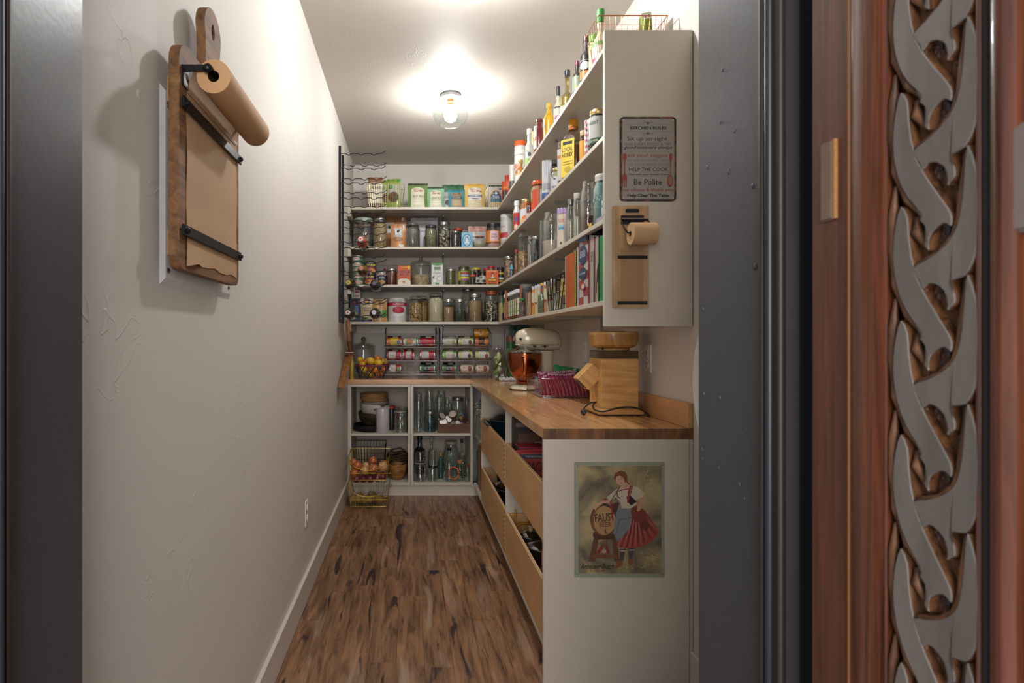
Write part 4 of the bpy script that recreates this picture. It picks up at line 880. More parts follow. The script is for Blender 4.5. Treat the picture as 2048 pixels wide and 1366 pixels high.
pouch_parts(gp, .15, .10, .06, '2c7a4a', [('r', 0, .45, .9, .10, 'c9cfc9'), ('r', .1, .2, .6, .10, 'c9cfc9'), ('p', [(.1, .4), (.3, .95), (.38, .95), (.22, .35)], 'c9cfc9'), ('p', [(-.3, .5), (-.1, .9), (-.05, .5)], '3f9a5e')])
gp = T('snack_pack', 'second green packet lying behind the maroon bars, nearer the mill', 'snack pack', (.945, 3.20, ZT+.06), rot=(R(-20), R(-12), R(14))); pouch_parts(gp, .12, .085, .05, '1f6a3e', [('r', 0, .5, .8, .12, 'd0d4cf')])

# white rounded tray just inside the doorway
ov = T('oval_tray', 'white oval tray hung on the right wall beside the dark door frame', 'tray', (.985, 1.835, 1.09))
V = []; Fc = []; nn = 40
for r0, xx in ((1, .012), (.985, -.010), (.955, -.016), (.90, -.012), (.001, -.010)):
    for i in range(nn): V.append((xx, .15*r0*cos(2*pi*i/nn), .235*r0*sin(2*pi*i/nn)))
for j in range(4):
    for i in range(nn): Fc.append((j*nn+i, (j+1)*nn+i, (j+1)*nn+(i+1) % nn, j*nn+(i+1) % nn))
Fc.append(tuple(range(nn))); mk('tray', V, Fc, M('dcdcdc', .3), ov, smooth=True); 

# ------------------------------------------------------------------ fruit basket
fb = T('fruit_basket', 'flared basket bound with magenta and teal cord, full of lemons and oranges', 'basket', (X(743.5, 4.625), 4.625, ZT))
def fr(t, rad, z): return (rad*cos(t), rad*sin(t), z)
RB, RT, HB = .090, .138, .110
tube('rim', [fr(2*pi*i/32, RT, HB) for i in range(32)], .0045, M('7c2a4a', .7, var=.25, scale=90), fb, 6, closed=True)
tube('base_ring', [fr(2*pi*i/28, RB, .005) for i in range(28)], .0045, M('8c6a64', .7, var=.3, scale=120), fb, 6, closed=True)
for k in range(10):
    cc = ('3a1c30', '1e4a52', '2c2030', '8c3a2c', '3a2430')[k % 5]; t0 = 2*pi*k/10
    V1 = [tubeg([fr(t0+s*(i/6)*.62, RB+(RT-RB)*i/6+.003*sin(pi*i/6), .005+(HB-.005)*i/6) for i in range(7)], .0045, 5) for s in (-1, 1)]
    mk('woven_strand', *merge(V1), M(cc, .75), fb, smooth=True, sharp=1.3)
mk('basket_floor', *lathg([(RB, .004), (1e-6, .0045)], 20), M('2c2024', .8), fb)
LEM = M('d2a526', .45, var=.06, scale=60, bump=.15); ORG = M('c9742a', .45, var=.06, scale=80, bump=.2)
def fruit(kind, label, px, py, r, y=4.62):
    o = ball(kind, (0, 0, 0), r, LEM if kind == 'lemon' else ORG, None, sx=1.22 if kind == 'lemon' else 1, seg=16, rings=10); o.location = (X(px, y), y, Z(py, y)); o.rotation_euler = (rb.random(), rb.random()*.8-.4, rb.random()*3)
    if kind == 'lemon':
        for v in o.data.vertices:
            if abs(v.co.x) > r*1.08: v.co.x += math.copysign((abs(v.co.x)-r*1.08)*.7, v.co.x); v.co.y *= .8; v.co.z *= .8
    tag(o, label, 'fruit', 'fruit in the cord-bound basket'); return o
for a_ in [('lemon', 'lemon at the left end of the top layer of fruit', 720.5, 720, .027, 4.63), ('lemon', 'large lemon left of centre on top of the fruit', 741.5, 722, .031, 4.60), ('orange', 'orange rising highest behind the lemons', 755.6, 718.5, .030, 4.68), ('lemon', 'lemon right of centre, low against the rim', 757, 726, .029, 4.59), ('lemon', 'speckled lemon at the right end of the fruit', 770, 722.5, .027, 4.64), ('orange', 'small orange peeping up between the two left lemons', 731, 724, .022, 4.68),
           ('lemon', 'lemon just inside the basket rim on the left', 724.5, 729, .026, 4.57), ('lemon', 'lemon seen through the strands at left of the basket', 728, 739, .026, 4.555), ('orange', 'orange seen through the strands right of centre', 751, 740, .026, 4.56), ('orange', 'orange seen through the strands at the far right', 768.5, 738, .025, 4.62), ('orange', 'orange near the basket floor, right of centre', 759, 748.5, .024, 4.62), ('lemon', 'lemon near the basket floor in the middle', 741.5, 749, .024, 4.60), ('orange', 'orange near the basket floor on the left', 725, 749.5, .022, 4.64), ('orange', 'orange hidden low in the middle of the basket', 741, 737, .026, 4.67)]: fruit(*a_)

# ------------------------------------------------------------------ stacked gold wire baskets
def gold_basket(label, x0, x1, z0, z1, yf, yb, tw):
    cx_ = (x0+x1)/2; o = T('wire_basket', label, 'basket', (cx_, (yf+yb)/2, z0)); hx_ = (x1-x0)/2; hy = (yb-yf)/2; h = z1-z0; g = M('b89a4a', .3, .9, .05)
    bx = hx_*tw
    def side(t, v): return bx+(hx_-bx)*v
    L = []
    n = 14
    for i in range(n+1):
        t = i/n*2-1; L.append([(t*hx_, hy, h), (t*bx, hy*.93, .012)]); L.append([(t*bx, hy*.93, .012), (t*bx, -hy*.93, .012)])
        zf = .30*h+.0*abs(t); L.append([(t*(bx+(hx_-bx)*.25), -hy*.95, zf), (t*bx, -hy*.93, .006)])
    for s in (-1, 1):
        for i in range(9):
            u = -hy+2*hy*i/8; L.append([(s*hx_, u, h*.97), (s*bx, u*.93, .012)])
    wires('wire_grid', L, .0011, g, o, kind='stuff')
    F_ = [([(hx_, hy, h), (-hx_, hy, h)], False), ([(-hx_, hy, h), (-hx_, -hy, h*.92)], False), ([(hx_, hy, h), (hx_, -hy, h*.92)], False), ([(-hx_, -hy, h*.92), (-bx, -hy*.93, .0)], False), ([(hx_, -hy, h*.92), (bx, -hy*.93, .0)], False), ([(hx_, hy, h), (bx, hy*.93, 0)], False), ([(-hx_, hy, h), (-bx, hy*.93, 0)], False),
          ([(-bx, -hy*.93, .006), (bx, -hy*.93, .006), (bx, hy*.93, .006), (-bx, hy*.93, .006)], True), ([(-bx-(hx_-bx)*.25, -hy*.95, .30*h), (bx+(hx_-bx)*.25, -hy*.95, .30*h)], False)]
    wires('frame', F_, .0026, g, o, n=6)
    tube('front_arc', [(-hx_*.95*cos(pi*i/16), -hy*1.0, h*.92-h*.50*sin(pi*i/16)) for i in range(17)], .0024, g, o)
    for s in (-1, 1):
        for yy in (-hy, hy): tube('stacking_loop', [(s*hx_, yy, h*.92), (s*(hx_+.012), yy, h*.96), (s*(hx_+.014), yy, h*.86), (s*hx_, yy, h*.80)], .002, g, o)
        for yy in (-hy*.9, hy*.9): ball('foot', (s*bx, yy, .0), .005, g, o)
    return o
gold_basket('lower gold wire basket standing on the floor, holding potatoes', X(695, 4.20), X(779, 4.20), .005, .190, 4.19, 4.47, .84)
gold_basket('upper gold wire basket stacked on the other, holding onions', X(696, 4.20), X(778, 4.20), .197, .385, 4.19, 4.47, .86)
OM = [M('a5562c', .3, var=.12, scale=25, coat=.3), M('b98c5c', .35, var=.08, scale=25, coat=.2), M('6c2438', .35, var=.15, scale=30, coat=.3), M('9c5a38', .3, var=.1, scale=25, coat=.3)]
def onion(label, px, py, rp_, m, y, cat='onion'):
    r = rp_*y/F; o = T('onion', label, cat, (X(px, y), y, Z(py, y)), group='onions in the upper gold basket', rot=(rb.uniform(-.7, .7), rb.uniform(-.7, .7), rb.random()*6))
    ball('bulb', (0, 0, 0), r, OM[m], o, sz=.93, seg=18, rings=11); lathe('neck', [(r*.25, r*.85), (r*.1, r*1.0), (r*.05, r*1.16)], M('b08a54', .7), o, 8, cap=True); return o
for a_ in [('orange-brown onion at the far left of the top layer', 707, 925, 8.5, 0, 4.33), ('large copper-coloured onion second from left, top layer', 715, 932, 10, 0, 4.27), ('bright orange onion sitting highest at the back', 746, 922, 9, 0, 4.36), ('pale skinned onion behind the centre', 732, 932, 8.5, 1, 4.36), ('pale buff onion front of centre', 730, 941, 9, 1, 4.25), ('shiny brown onion with green sprout right of centre', 747, 938, 10.8, 3, 4.24), ('light brown onion at the right side, front', 766, 934, 10.5, 1, 4.28), ('orange onion at the right side, behind the light brown one', 768, 928, 8.5, 0, 4.38), ('orange onion low at the left front', 708, 947, 9, 0, 4.24),
           ('red onion low at the far left behind the wires', 713, 957, 9, 2, 4.26), ('red onion low, left of centre behind the wires', 727, 957, 8.5, 2, 4.27), ('red onion low in the centre behind the wires', 741, 957, 8.5, 2, 4.26), ('red onion low, right of centre behind the wires', 755, 955, 9, 2, 4.27), ('red onion low at the right end behind the wires', 766, 952, 8.5, 2, 4.29)]: onion(*a_)
PT = M('8a6c3c', .8, var=.15, scale=30, bump=.3)
for lab_, px, py, y in [('potato at the far left of the lower basket front', 706, 1004, 4.27), ('tall potato second from left in the lower basket', 717, 1000, 4.27), ('potato in the lower basket front, left of centre', 727, 1006, 4.26), ('potato in the lower basket front, centre', 737, 1003, 4.27), ('potato right of centre in the lower basket', 748, 1000, 4.30), ('potato in the lower basket front, right', 758, 1004, 4.26), ('potato at the back left of the lower basket', 720, 992, 4.36), ('potato at the back right of the lower basket', 745, 993, 4.38)]:
    o = ball('potato', (0, 0, 0), .032, PT, None, sx=.95, sy=1.25, sz=.85, seg=12, rings=8); o.location = (X(px, y), y, max(.045, Z(py, y))); o.rotation_euler = (rb.random(), rb.random(), rb.random()*3); tag(o, lab_, 'potato', 'potatoes in the lower gold basket')
# ------------------------------------------------------------------ far-wall shelves, left to right
Z1, Z2, Z3, Z4 = [z+TH+.0004 for z in LV]
# topmost shelf
wire_basket('cream wire basket of bean packets at the left of the topmost far shelf', X(735, 4.62), X(809, 4.62), 4.56, 4.72, Z1, Z1+.19, 'c8b484', taper=.86, nx=16, ny=6, nz=5, r=.0010)
pouch('tall brown paper bag lettered BEANS in the left wire basket', 736, 766, 354, Z1+.004, 4.64, t=.05, body='c9bfb0', strip='8a5f3c', decs=[('r', 0, .9, .98, .14, '8a6040'), ('t', .05, .66, .62, .10, '2a2422', 'BEANS'), ('t', 0, .8, .4, .05, '4a4440', 'BLACK'), ('t', 0, .54, .3, .03, '6a625c', 'ORGANIC'), ('r', 0, .1, .98, .18, '5c4840')])
for (lab_, a, b_, t_, rz, yy) in [('green lentil pouch in the wire basket, half hidden behind its twin', 762, 781, 361, .1, 4.66), ('green lentil pouch leaning at the right of the left wire basket', 773, 802, 358, -.15, 4.635)]:
    pouch(lab_, a, b_, t_, Z1+.004, yy, t=.04, rz=rz, body='8a9c3e', strip='6f8434', decs=[('r', 0, .68, .8, .3, 'b5b3a6'), ('o', -.22, .74, .3, .17, '4f8a34'), ('o', 0, .4, .8, .34, '4a2c20'), ('o', -.1, .42, .3, .1, '7a3a2a'), ('o', .15, .38, .3, .1, '3c5a2a'), ('r', 0, .08, .95, .12, '7a8c34'), ('o', .3, .92, .3, .06, '3f8a3c')], group='green lentil pouches')
def millbag(label, a, b_, t_, col, strip, word, panel='c9c4ae', y=4.60, t=.07, extra=(), seed=0):
    return pouch(label, a, b_, t_, Z1, y, t=t, body=col, strip=strip, seed=seed, decs=[('o', 0, .72, .66, .24, panel), ('r', 0, .38, .68, .66, panel), ('t', -.12, .77, .24, .06, '8c2c28', "Bob's", .2), ('t', .04, .69, .5, .085, '8c2c28', 'Red Mill', .3), ('t', .02, .47, .6, .09, '3c3a34', word), ('t', 0, .37, .5, .03, '5a5648', 'GOOD FOOD'), ('r', 0, .25, .5, .004, '6c6858'), ('t', 0, .1, .4, .03, '5a5648', 'NET WT 29 OZ')]+list(extra))
millbag('olive green bag of split peas with a dark zip strip, topmost shelf', 815, 856, 367, '5f7d3c', '3a3226', 'SPLIT PEAS')
millbag('mint green bag of lentils beside the split pea bag, topmost shelf', 854, 889, 374, '7fae8c', '2f3a34', 'LENTILS', t=.06)
pouch('dark green pouch standing behind the teal one, topmost shelf', 884, 930, 370, Z1, 4.74, t=.04, body='2a6440', strip='1f5434')
pouch('silver and brown pouch between the mint and teal bags', 885, 903, 384, Z1, 4.64, t=.04, body='a5a5a3', decs=[('o', .1, .4, .7, .3, '4a3028'), ('t', 0, .7, .6, .08, '3c3a38', 'OATS')])
pouch('teal bag with brown label, topmost shelf', 896, 930, 380, Z1, 4.59, t=.06, body='3a7f92', strip='2f6f80', decs=[('r', 0, .45, .66, .75, '8a7658'), ('t', 0, .76, .5, .07, '6c3228', 'Red Mill', .3), ('r', 0, .58, .66, .10, '24384c'), ('t', 0, .58, .55, .05, 'c9c4b4', 'FLOUR'), ('r', 0, .28, .6, .26, '9c8c6c'), ('o', 0, .18, .4, .07, 'b8954c')])
pouch('large yellow bag with blue banner near the right wire basket', 928, 970, 368, Z1, 4.60, t=.07, body='c9a552', strip='b8923c', decs=[('o', 0, .74, .66, .22, 'c9c3b2'), ('r', 0, .4, .68, .68, 'c9c3b2'), ('t', -.12, .78, .24, .06, '8c2c28', "Bob's", .2), ('t', .04, .7, .5, .08, '8c2c28', 'Red Mill', .3), ('r', 0, .5, .7, .10, '243c64'), ('t', 0, .5, .62, .055, 'd9d4c8', 'CORNMEAL'), ('o', 0, .38, .5, .05, '243c64'), ('r', 0, .2, .66, .24, 'b8ab8c'), ('o', .3, .68, .1, .05, '9c2c28')])
wire_basket('cream wire basket at the corner of the topmost shelf', X(975, 4.62), X(1014, 4.62), 4.555, 4.80, Z1, Z1+.192, 'c8b484', taper=.88, nx=9, ny=8, nz=5, r=.0010)
pouch('grey pouch with blue arch design lettered THAI in the corner basket', 977, 1006, 370, Z1+.004, 4.60, t=.04, body='b5b1a8', strip='1c4434', decs=[('o', 0, .52, .86, .5, 'c08a34'), ('o', 0, .50, .78, .46, '1f3c70'), ('r', 0, .36, .8, .22, '1d5a78'), ('p', [(-.12, .62), (0, .72), (.12, .62), (0, .58)], 'c9d4dc'), ('t', 0, .48, .5, .12, 'c9d4dc', 'THAI'), ('r', 0, .16, .9, .2, 'b09c74'), ('o', .3, .82, .22, .08, '24406c')])
rpouch('red-orange snack bag leaning at the corner of the topmost shelf', 1003, 1019, 362, Z1, t=.04, body='b5401f', front=.70, decs=[('r', 0, .4, .7, .4, '2a2020'), ('t', 0, .7, .8, .1, 'd0a03a', 'CHIPS')])
rpouch('bright red bag standing right of the red-orange one, topmost shelf', 1009, 1024, 350, Z1, t=.035, body='b3301f', front=.74, decs=[('r', 0, .3, .6, .3, 'c98a3a')])
# second shelf
jar('large empty clear canister at the left end of the second shelf', 707, 747, 438, Z2, 4.63, shape='wide', lid='8f9a8c', fill=.3, cont=speck('2b2a2c', '50483f', 60), a=.16)
carton('dark box standing behind the clear canister, second shelf', 717, 744, 452, Z2, 4.74, d=.06, body='4a3a34', decs=[('r', 0, .5, .5, .6, '6c4038')])
jar('tall quart jar of rolled oats with silver lid, second shelf', 746, 774, 437, Z2, 4.60, lid='8d8b88', fill=.82, cont=speck('8f7448', 'b79c6c', 130))
pouch('large kraft paper pouch at the back, behind the canister', 708, 760, 435, Z2, 4.86, t=.05, body='a06c3e', strip='8f5c30')
pouch('large kraft paper pouch with white label, behind the oats jar', 757, 814, 434, Z2, 4.80, t=.05, body='a06c3e', strip='935f34', decs=[('r', -.12, .68, .34, .3, 'c9c6c0'), ('o', -.12, .7, .12, .1, '2a2624'), ('r', .36, .93, .08, .1, 'c9c6c0')])
pouch('small kraft pouch with window and squirrel stamp label', 781, 812, 448, Z2, 4.60, t=.055, body='b07c4c', strip='9c6a3c', decs=[('r', 0, .64, .58, .36, 'c9c6c0'), ('r', 0, .64, .50, .30, '6c6862'), ('r', 0, .64, .44, .26, 'c9c6c0'), ('o', -.02, .68, .16, .12, '201c1a'), ('o', .08, .72, .1, .08, '201c1a'), ('t', 0, .55, .3, .03, '3a3634', 'NUTS'), ('o', 0, .36, .7, .16, '8a6440'), ('r', .24, .08, .24, .12, 'c9c6c0'), ('r', .34, .9, .1, .14, 'c9c6c0')])
jar('grey-filled embossed jar with glass lid left of the grey bag', 811, 840, 445, Z2, 4.60, shape='clamp', lid='5c564e', fill=.8, cont=M('55524e', .6, var=.1, scale=60), bump=.4, a=.2)
pouch('pale grey paper bag with blue print behind the jars, second shelf', 821, 876, 436, Z2, 4.78, t=.05, body='a3a3a6', decs=[('t', .05, .82, .4, .04, '4a4c60', 'FLOUR CO'), ('t', 0, .6, .6, .06, '34384c', 'HIGH MOUNTAIN'), ('o', .1, .4, .22, .14, '3c4058')])
jar('jar of dried green herbs with black lid, second shelf', 850, 874, 451, Z2, 4.60, shape='wide', lid='26262a', fill=.85, cont=speck('4c4a2c', '86805a', 120), bump=.3)
jar('large jar of black and white beans with worn lid, second shelf', 875, 901, 445, Z2, 4.60, shape='wide', lid='8d8b88', fill=.75, cont=speck('2a2422', '8f8470', 90, 'b8a888'), bump=.2)
jar('dark jam jar with silver band in front of the red-lidded one', 902, 921, 463, Z2, 4.58, shape='wide', lid='8d8b88', fill=.85, cont=M('2c1a18', .3, var=.3, scale=80))
jar('dark jar with a red lid, behind the silver-banded jam jar', 907, 926, 457, Z2, 4.68, shape='wide', lid='9c3a24', fill=.85, cont=M('33201c', .3, var=.3, scale=80))
carton('light blue salt box with an oval woman emblem, second shelf', 923, 945, 465, Z2, 4.57, d=.06, body='6fa3bd', decs=[('o', 0, .5, .82, .84, '3a6f94'), ('o', 0, .5, .64, .68, 'a8c4d0'), ('o', 0, .5, .5, .56, '6c9ab4'), ('o', 0, .62, .2, .16, 'c2d2da'), ('p', [(-.18, .28), (-.1, .54), (.1, .54), (.18, .28)], 'c2d2da'), ('o', .02, .66, .12, .1, '3c5c74')])
pouch('silver and coral pouch lettered PINK SALT behind the small jar', 936, 974, 453, Z2, 4.72, t=.05, body='a9a6a6', strip='b07468', decs=[('r', 0, .88, .98, .22, 'b07a70'), ('t', 0, .86, .4, .06, 'd0c4c0', 'SEA'), ('t', .02, .55, .6, .07, '3a3636', 'PINK SALT'), ('t', 0, .7, .3, .04, '8a7c78', 'fine')])
jar('squat round jar with copper lid, second shelf', 946, 973, 473, Z2, 4.58, shape='globe', lid='a85a34', fill=.5, cont=speck('a3957c', 'c4b89c', 200))
jar('large black-lidded jar with orange band and pink label, second shelf', 972, 1001, 448, Z2, 4.60, shape='wide', lid='1c1c1f', fill=.28, cont=M('b58a7c', .7), a=.14, decs=[('r', 0, .45, 1.5, .48, 'b8762a'), ('r', 0, .20, 1.5, .04, '7c3424'), ('r', 0, .70, 1.5, .03, '7c3424'), ('r', 0, .46, .56, .4, 'c9a8b4'), ('t', 0, .52, .36, .08, '5c3c50', 'PINK'), ('t', 0, .42, .4, .07, '5c3c50', 'SALT'), ('r', 0, .74, .3, .04, '3a3634')])
# third shelf
TG = [('r', 0, .5, 1.5, .86, '3c5f4c'), ('o', 0, .5, .9, .62, 'c4b9ac'), ('t', 0, .5, .7, .3, '9c3a44', 'TUNA'), ('r', .62, .4, .2, .4, '55803c')]
for k in range(5):
    can('green tuna tin, %s in the stack at the left of the third shelf' % ['lowest', 'second from below', 'middle one', 'second from top', 'topmost but one'][k], 704.5, 726, 0, Z3+k*.0455, 4.60, rz=.2-.12*k, body='3c5f4c', decs=TG, group='stacked green tins') if 0 else None
    x, w_, _h = pl(704, 726.5, 500, Z3, 4.60); o = T('tin_can', 'green tuna tin, %s in the stack at the left of the third shelf' % ['lowest', 'second from below', 'middle one', 'second from top', 'topmost'][k], 'can', (x, 4.60, Z3+k*.0470), .2-.12*k, 'stacked green tins'); can_parts(o, w_/2, .0462, body='3c5f4c', decs=TG, lidh=.1)
SP_ = [('r', 0, .5, 1.5, .94, '1f2448'), ('t', 0, .78, .8, .22, 'd0b82c', 'SPAM'), ('r', 0, .52, .9, .12, '9c3a28'), ('o', 0, .28, .9, .36, 'b8864c'), ('o', -.1, .3, .4, .2, '9c4436')]
for k in range(2):
    x, w_, _h = pl(728, 752, 529, Z3, 4.60); o = T('tin_can', ['lower blue luncheon meat can in the pair of yellow-lettered cans', 'upper blue luncheon meat can stacked on its twin'][k], 'can', (x, 4.61, Z3+k*.0905), -.15+.4*k, 'blue and yellow luncheon meat cans'); can_parts(o, w_/2, .0895, body='1f2448', decs=SP_, rim='c9b27a', lidh=.03)
can('small navy can of beans with red and white top band, third shelf', 756, 772, 545, Z3, 4.585, body='1e2440', decs=[('r', 0, .84, 1.5, .22, 'b8aca4'), ('t', 0, .84, .7, .09, '9c2c34', 'S&W'), ('t', 0, .58, .8, .14, 'c9c9cc', 'BEANS'), ('o', 0, .24, .9, .3, 'a5804c')])
jar('small jar with bright red lid behind the navy bean can', 767, 777, 537, Z3, 4.68, shape='wide', lid='8c1f28', fill=.8, cont=M('3a4a34', .4))
jar('pint jar of red-brown preserved fruit with silver lid, third shelf', 772, 794, 538, Z3, 4.60, shape='wide', fill=.86, cont=M('54221a', .25, var=.35, scale=70, coat=.5))
carton('orange and white box lettered CREAM RICE, third shelf', 796, 821, 531, Z3, 4.57, d=.055, body='b84f1e', decs=[('t', 0, .68, .86, .13, '1c2c54', 'CREAM'), ('t', 0, .53, .7, .12, '1c2c54', 'RICE'), ('t', 0, .42, .44, .05, '5a3420', 'HOT CEREAL'), ('p', [(-.5, 0), (.5, 0), (.5, .22), (.2, .34), (-.3, .34), (-.5, .24)], 'c9bfb0'), ('o', -.02, .16, .3, .11, 'c9986c'), ('o', -.02, .17, .16, .06, '8c5a34'), ('p', [(.22, .98), (.48, .98), (.48, .8), (.3, .78)], 'd0a42c'), ('r', 0, .90, .5, .05, 'd08a3a')])
for sp in (): pass
jar('big glass jar of oats with knobbed lid on the third shelf', 821, 862, 512, Z3, 4.66, shape='cookie', fill=.36, cont=speck('a58a68', 'c9b08c', 90), a=.16, seg=32)
carton('white coconut milk carton with green top, third shelf', 863, 886, 526, Z3, 4.57, d=.06, body='c2c3c0', decs=[('p', [(-.5, 1), (.5, 1), (.45, .92), (0, .87), (-.45, .92)], '4a8048'), ('r', 0, .78, .56, .09, '201f1f'), ('t', 0, .785, .46, .05, 'c2c3c0', 'SILK ROAD'), ('r', 0, .70, .56, .05, '6c9c48'), ('t', 0, .56, .66, .08, '6c706c', 'Coconut', .2), ('o', .2, .30, .42, .26, '8a8f88'), ('o', .2, .30, .34, .2, 'd0d2ce'), ('o', -.22, .2, .4, .2, '9aa098'), ('o', -.22, .2, .32, .15, 'd4d6d2'), ('p', [(-.45, .34), (-.25, .46), (-.3, .3)], '4a7048'), ('r', 0, .06, .3, .1, '4a8048')], group=None)
jar('pint jar of olive green pickles with silver lid, third shelf', 891, 912, 539, Z3, 4.59, shape='wide', fill=.88, cont=M('4c461e', .3, var=.3, scale=50, coat=.3))
jar('pickle jar with yellow, green and purple label, third shelf', 916, 939, 534, Z3, 4.60, shape='wide', lid='3c3a24', fill=.9, cont=M('4f5222', .35, var=.3, scale=60), decs=[('r', 0, .5, 1.5, .5, 'b3a02c'), ('r', .1, .5, .9, .46, '3f6a3a'), ('r', .1, .64, .7, .12, '9c3a4c'), ('r', .1, .52, .8, .1, '6c6ca4'), ('r', .1, .40, .8, .09, 'b8b83c'), ('t', .1, .52, .7, .07, 'd0d0d0', 'PEPPERS'), ('r', .1, .30, .7, .08, '8c4a84')])
jar('jar with a bright yellow lid behind the small olive jar', 943, 962, 536, Z3, 4.70, shape='wide', lid='c0a828', fill=.9, cont=M('331a18', .4))
jar('slim jar of olives with dull gold lid in front of the yellow lid', 940, 951, 539, Z3, 4.58, shape='wide', lid='7c7048', fill=.9, cont=M('35301e', .3, var=.4), decs=[('r', 0, .6, 1.4, .12, 'b8482c'), ('r', 0, .42, 1.4, .18, '2c2a28')])
jar('dark preserve jar with white label and red fruit picture, third shelf', 949, 959, 545, Z3, 4.61, shape='wide', lid='3a2a2a', fill=.9, cont=M('2c1416', .3), decs=[('r', 0, .42, 1.4, .44, 'b0aca4'), ('o', .1, .34, .5, .2, '33302e')])
jar('dark preserve jar with green dot on a white label, third shelf', 959, 972, 543, Z3, 4.59, shape='wide', lid='26242a', fill=.9, cont=M('2c1416', .3), decs=[('r', 0, .42, 1.5, .5, 'b0aca4'), ('o', -.3, .56, .4, .18, '3a7040'), ('o', .1, .3, .7, .2, '33302e')])
jar('jar with a red lid standing behind the dotted-label jar', 966, 980, 537, Z3, 4.70, shape='wide', lid='a02030', fill=.9, cont=M('3f5a2c', .4))
jar('jar of green salsa with red lid behind the orange salsa box', 975, 990, 533, Z3, 4.68, shape='wide', lid='a82638', fill=.9, cont=M('5a7a2c', .4))
carton('bright orange salsa box with a portrait of a lady, third shelf', 972, 997, 540, Z3, 4.565, d=.06, body='c0521e', decs=[('t', 0, .93, .7, .07, 'd9c8b4', 'SAN MARCOS'), ('o', .04, .72, .22, .22, '241a1a'), ('o', .04, .68, .15, .15, 'c99a78'), ('p', [(-.1, .5), (.04, .6), (.2, .5)], 'd4ccc0'), ('o', 0, .36, .82, .28, '3c5a2c'), ('o', 0, .34, .7, .2, 'c9862c'), ('t', 0, .25, .66, .09, '7c2c1c', 'SALSA'), ('r', 0, .08, .7, .06, '2c5c34')])
jar('dark sauce jar with a yellow and black label beside the orange box', 993, 1009, 535, Z3, 4.62, shape='wide', lid='211c1e', fill=.92, cont=M('2c1614', .35), decs=[('r', 0, .66, 1.5, .10, 'b8923a'), ('r', 0, .5, 1.5, .12, '1c1818'), ('r', 0, .38, 1.5, .12, 'b0aca4'), ('r', 0, .24, 1.5, .08, 'b8923a')])
# lowest shelf
carton('navy box at the left end of the lowest shelf', 700, 722, 597, Z4, 4.60, d=.08, body='18213c', decs=[('r', -.1, .82, .14, .2, 'a53238'), ('r', .32, .84, .12, .18, 'a53238'), ('r', .1, .5, .3, .4, '4a5c7c'), ('r', 0, .1, .9, .14, '12182c')])
carton('small white tea box with red lozenges lying on the navy box', 703, 721, 580, Z(597, 4.60)+.0005, 4.60, d=.07, body='c2c0bc', decs=[('r', .15, .75, .5, .16, '7c2028'), ('r', .15, .28, .5, .16, '7c2028'), ('o', -.28, .7, .2, .2, '6f9c44'), ('o', -.28, .28, .2, .24, '6f9c44'), ('r', 0, .5, .9, .02, '6c6864')])
pouch('beige rice bag with purple crest, lowest shelf', 721, 746, 597, Z4, 4.60, t=.07, body='b3a284', decs=[('r', 0, .86, .5, .26, '3a2254'), ('o', 0, .88, .3, .13, 'c9a43a'), ('t', 0, .74, .4, .06, 'c9a43a', 'ROYAL'), ('t', 0, .58, .62, .08, '3a3028', 'JASMINE'), ('t', 0, .49, .4, .07, '6c2c34', 'RICE'), ('r', 0, .06, .9, .1, '3a2254'), ('o', -.1, .14, .6, .12, '55803c')])
pouch('clear bag of nuts with green label, lowest shelf', 744, 775, 598, Z4, 4.62, t=.06, body='a57c4c', rough=.3, decs=[('r', .2, .36, .56, .3, '3f8038'), ('o', .1, .8, .6, .2, '8c6438'), ('o', -.2, .65, .5, .2, 'b89058'), ('r', .1, .38, .1, .24, 'b8c4b0')])
can('white number ten can of RASPBERRIES with red band, lowest shelf', 775, 813, 597, Z4, 4.66, body='b9b5b2', lid='c4c2c0', lidh=.04, decs=[('r', 0, .74, 1.5, .14, '9c1c38'), ('t', .1, .74, .6, .07, 'd4c8c8', 'RASPBERRIES'), ('o', .1, .32, .66, .18, 'c9c6c4'), ('o', .1, .5, .64, .3, '8c1a30'), ('o', .0, .56, .2, .12, 'b02c44'), ('o', .2, .56, .2, .12, 'b02c44'), ('o', .12, .46, .22, .12, 'b02c44'), ('o', -.05, .46, .2, .12, 'a02038'), ('o', .28, .47, .16, .1, 'a02038'), ('r', 0, .88, .5, .03, '9ab0a0')], seg=32)
jar('clamp-lid jar of corn and dark beans, lowest shelf', 817, 845, 592, Z4, 4.60, shape='clamp', lid='8c8474', fill=.74, cont=speck('a5814c', 'c9a46c', 120, '3a2420'))
jar('second clamp-lid jar of corn, partly behind the first', 833, 857, 592, Z4, 4.70, shape='clamp', lid='7c5a3c', fill=.8, cont=speck('8f6a3a', 'b8904c', 120))
jar('square clamp-lid jar full of cream coloured flour, lowest shelf', 856, 887, 586, Z4, 4.60, shape='clamp', lid='4a4436', fill=.84, cont=M('b5a98c', .8, var=.05, scale=50, bump=.3))
jar('clamp jar behind the small tan jar, lowest shelf', 892, 911, 596, Z4, 4.72, shape='clamp', lid='2a2422', fill=.7, cont=M('6c5038', .7))
jar('small jar of tan grain with silver lid, lowest shelf', 886, 908, 599, Z4, 4.59, shape='wide', fill=.66, cont=speck('9c7c58', 'bb9a72', 160))
jar('small jar half full of dried green herbs with silver lid, lowest shelf', 909, 931, 599, Z4, 4.59, shape='wide', fill=.5, cont=speck('1c2a1c', '4c5a38', 130))
jar('very large glass jar standing behind the herb jar, lowest shelf', 919, 952, 577, Z4, 4.76, shape='globe', lid='8d8b88', fill=.3, cont=M('5c3a34', .6), seg=28)
jar('tall square jar of brown rice with silver lid, lowest shelf', 935, 965, 588, Z4, 4.60, shape='mason', fill=.76, cont=speck('8a6c48', 'a98a60', 200))
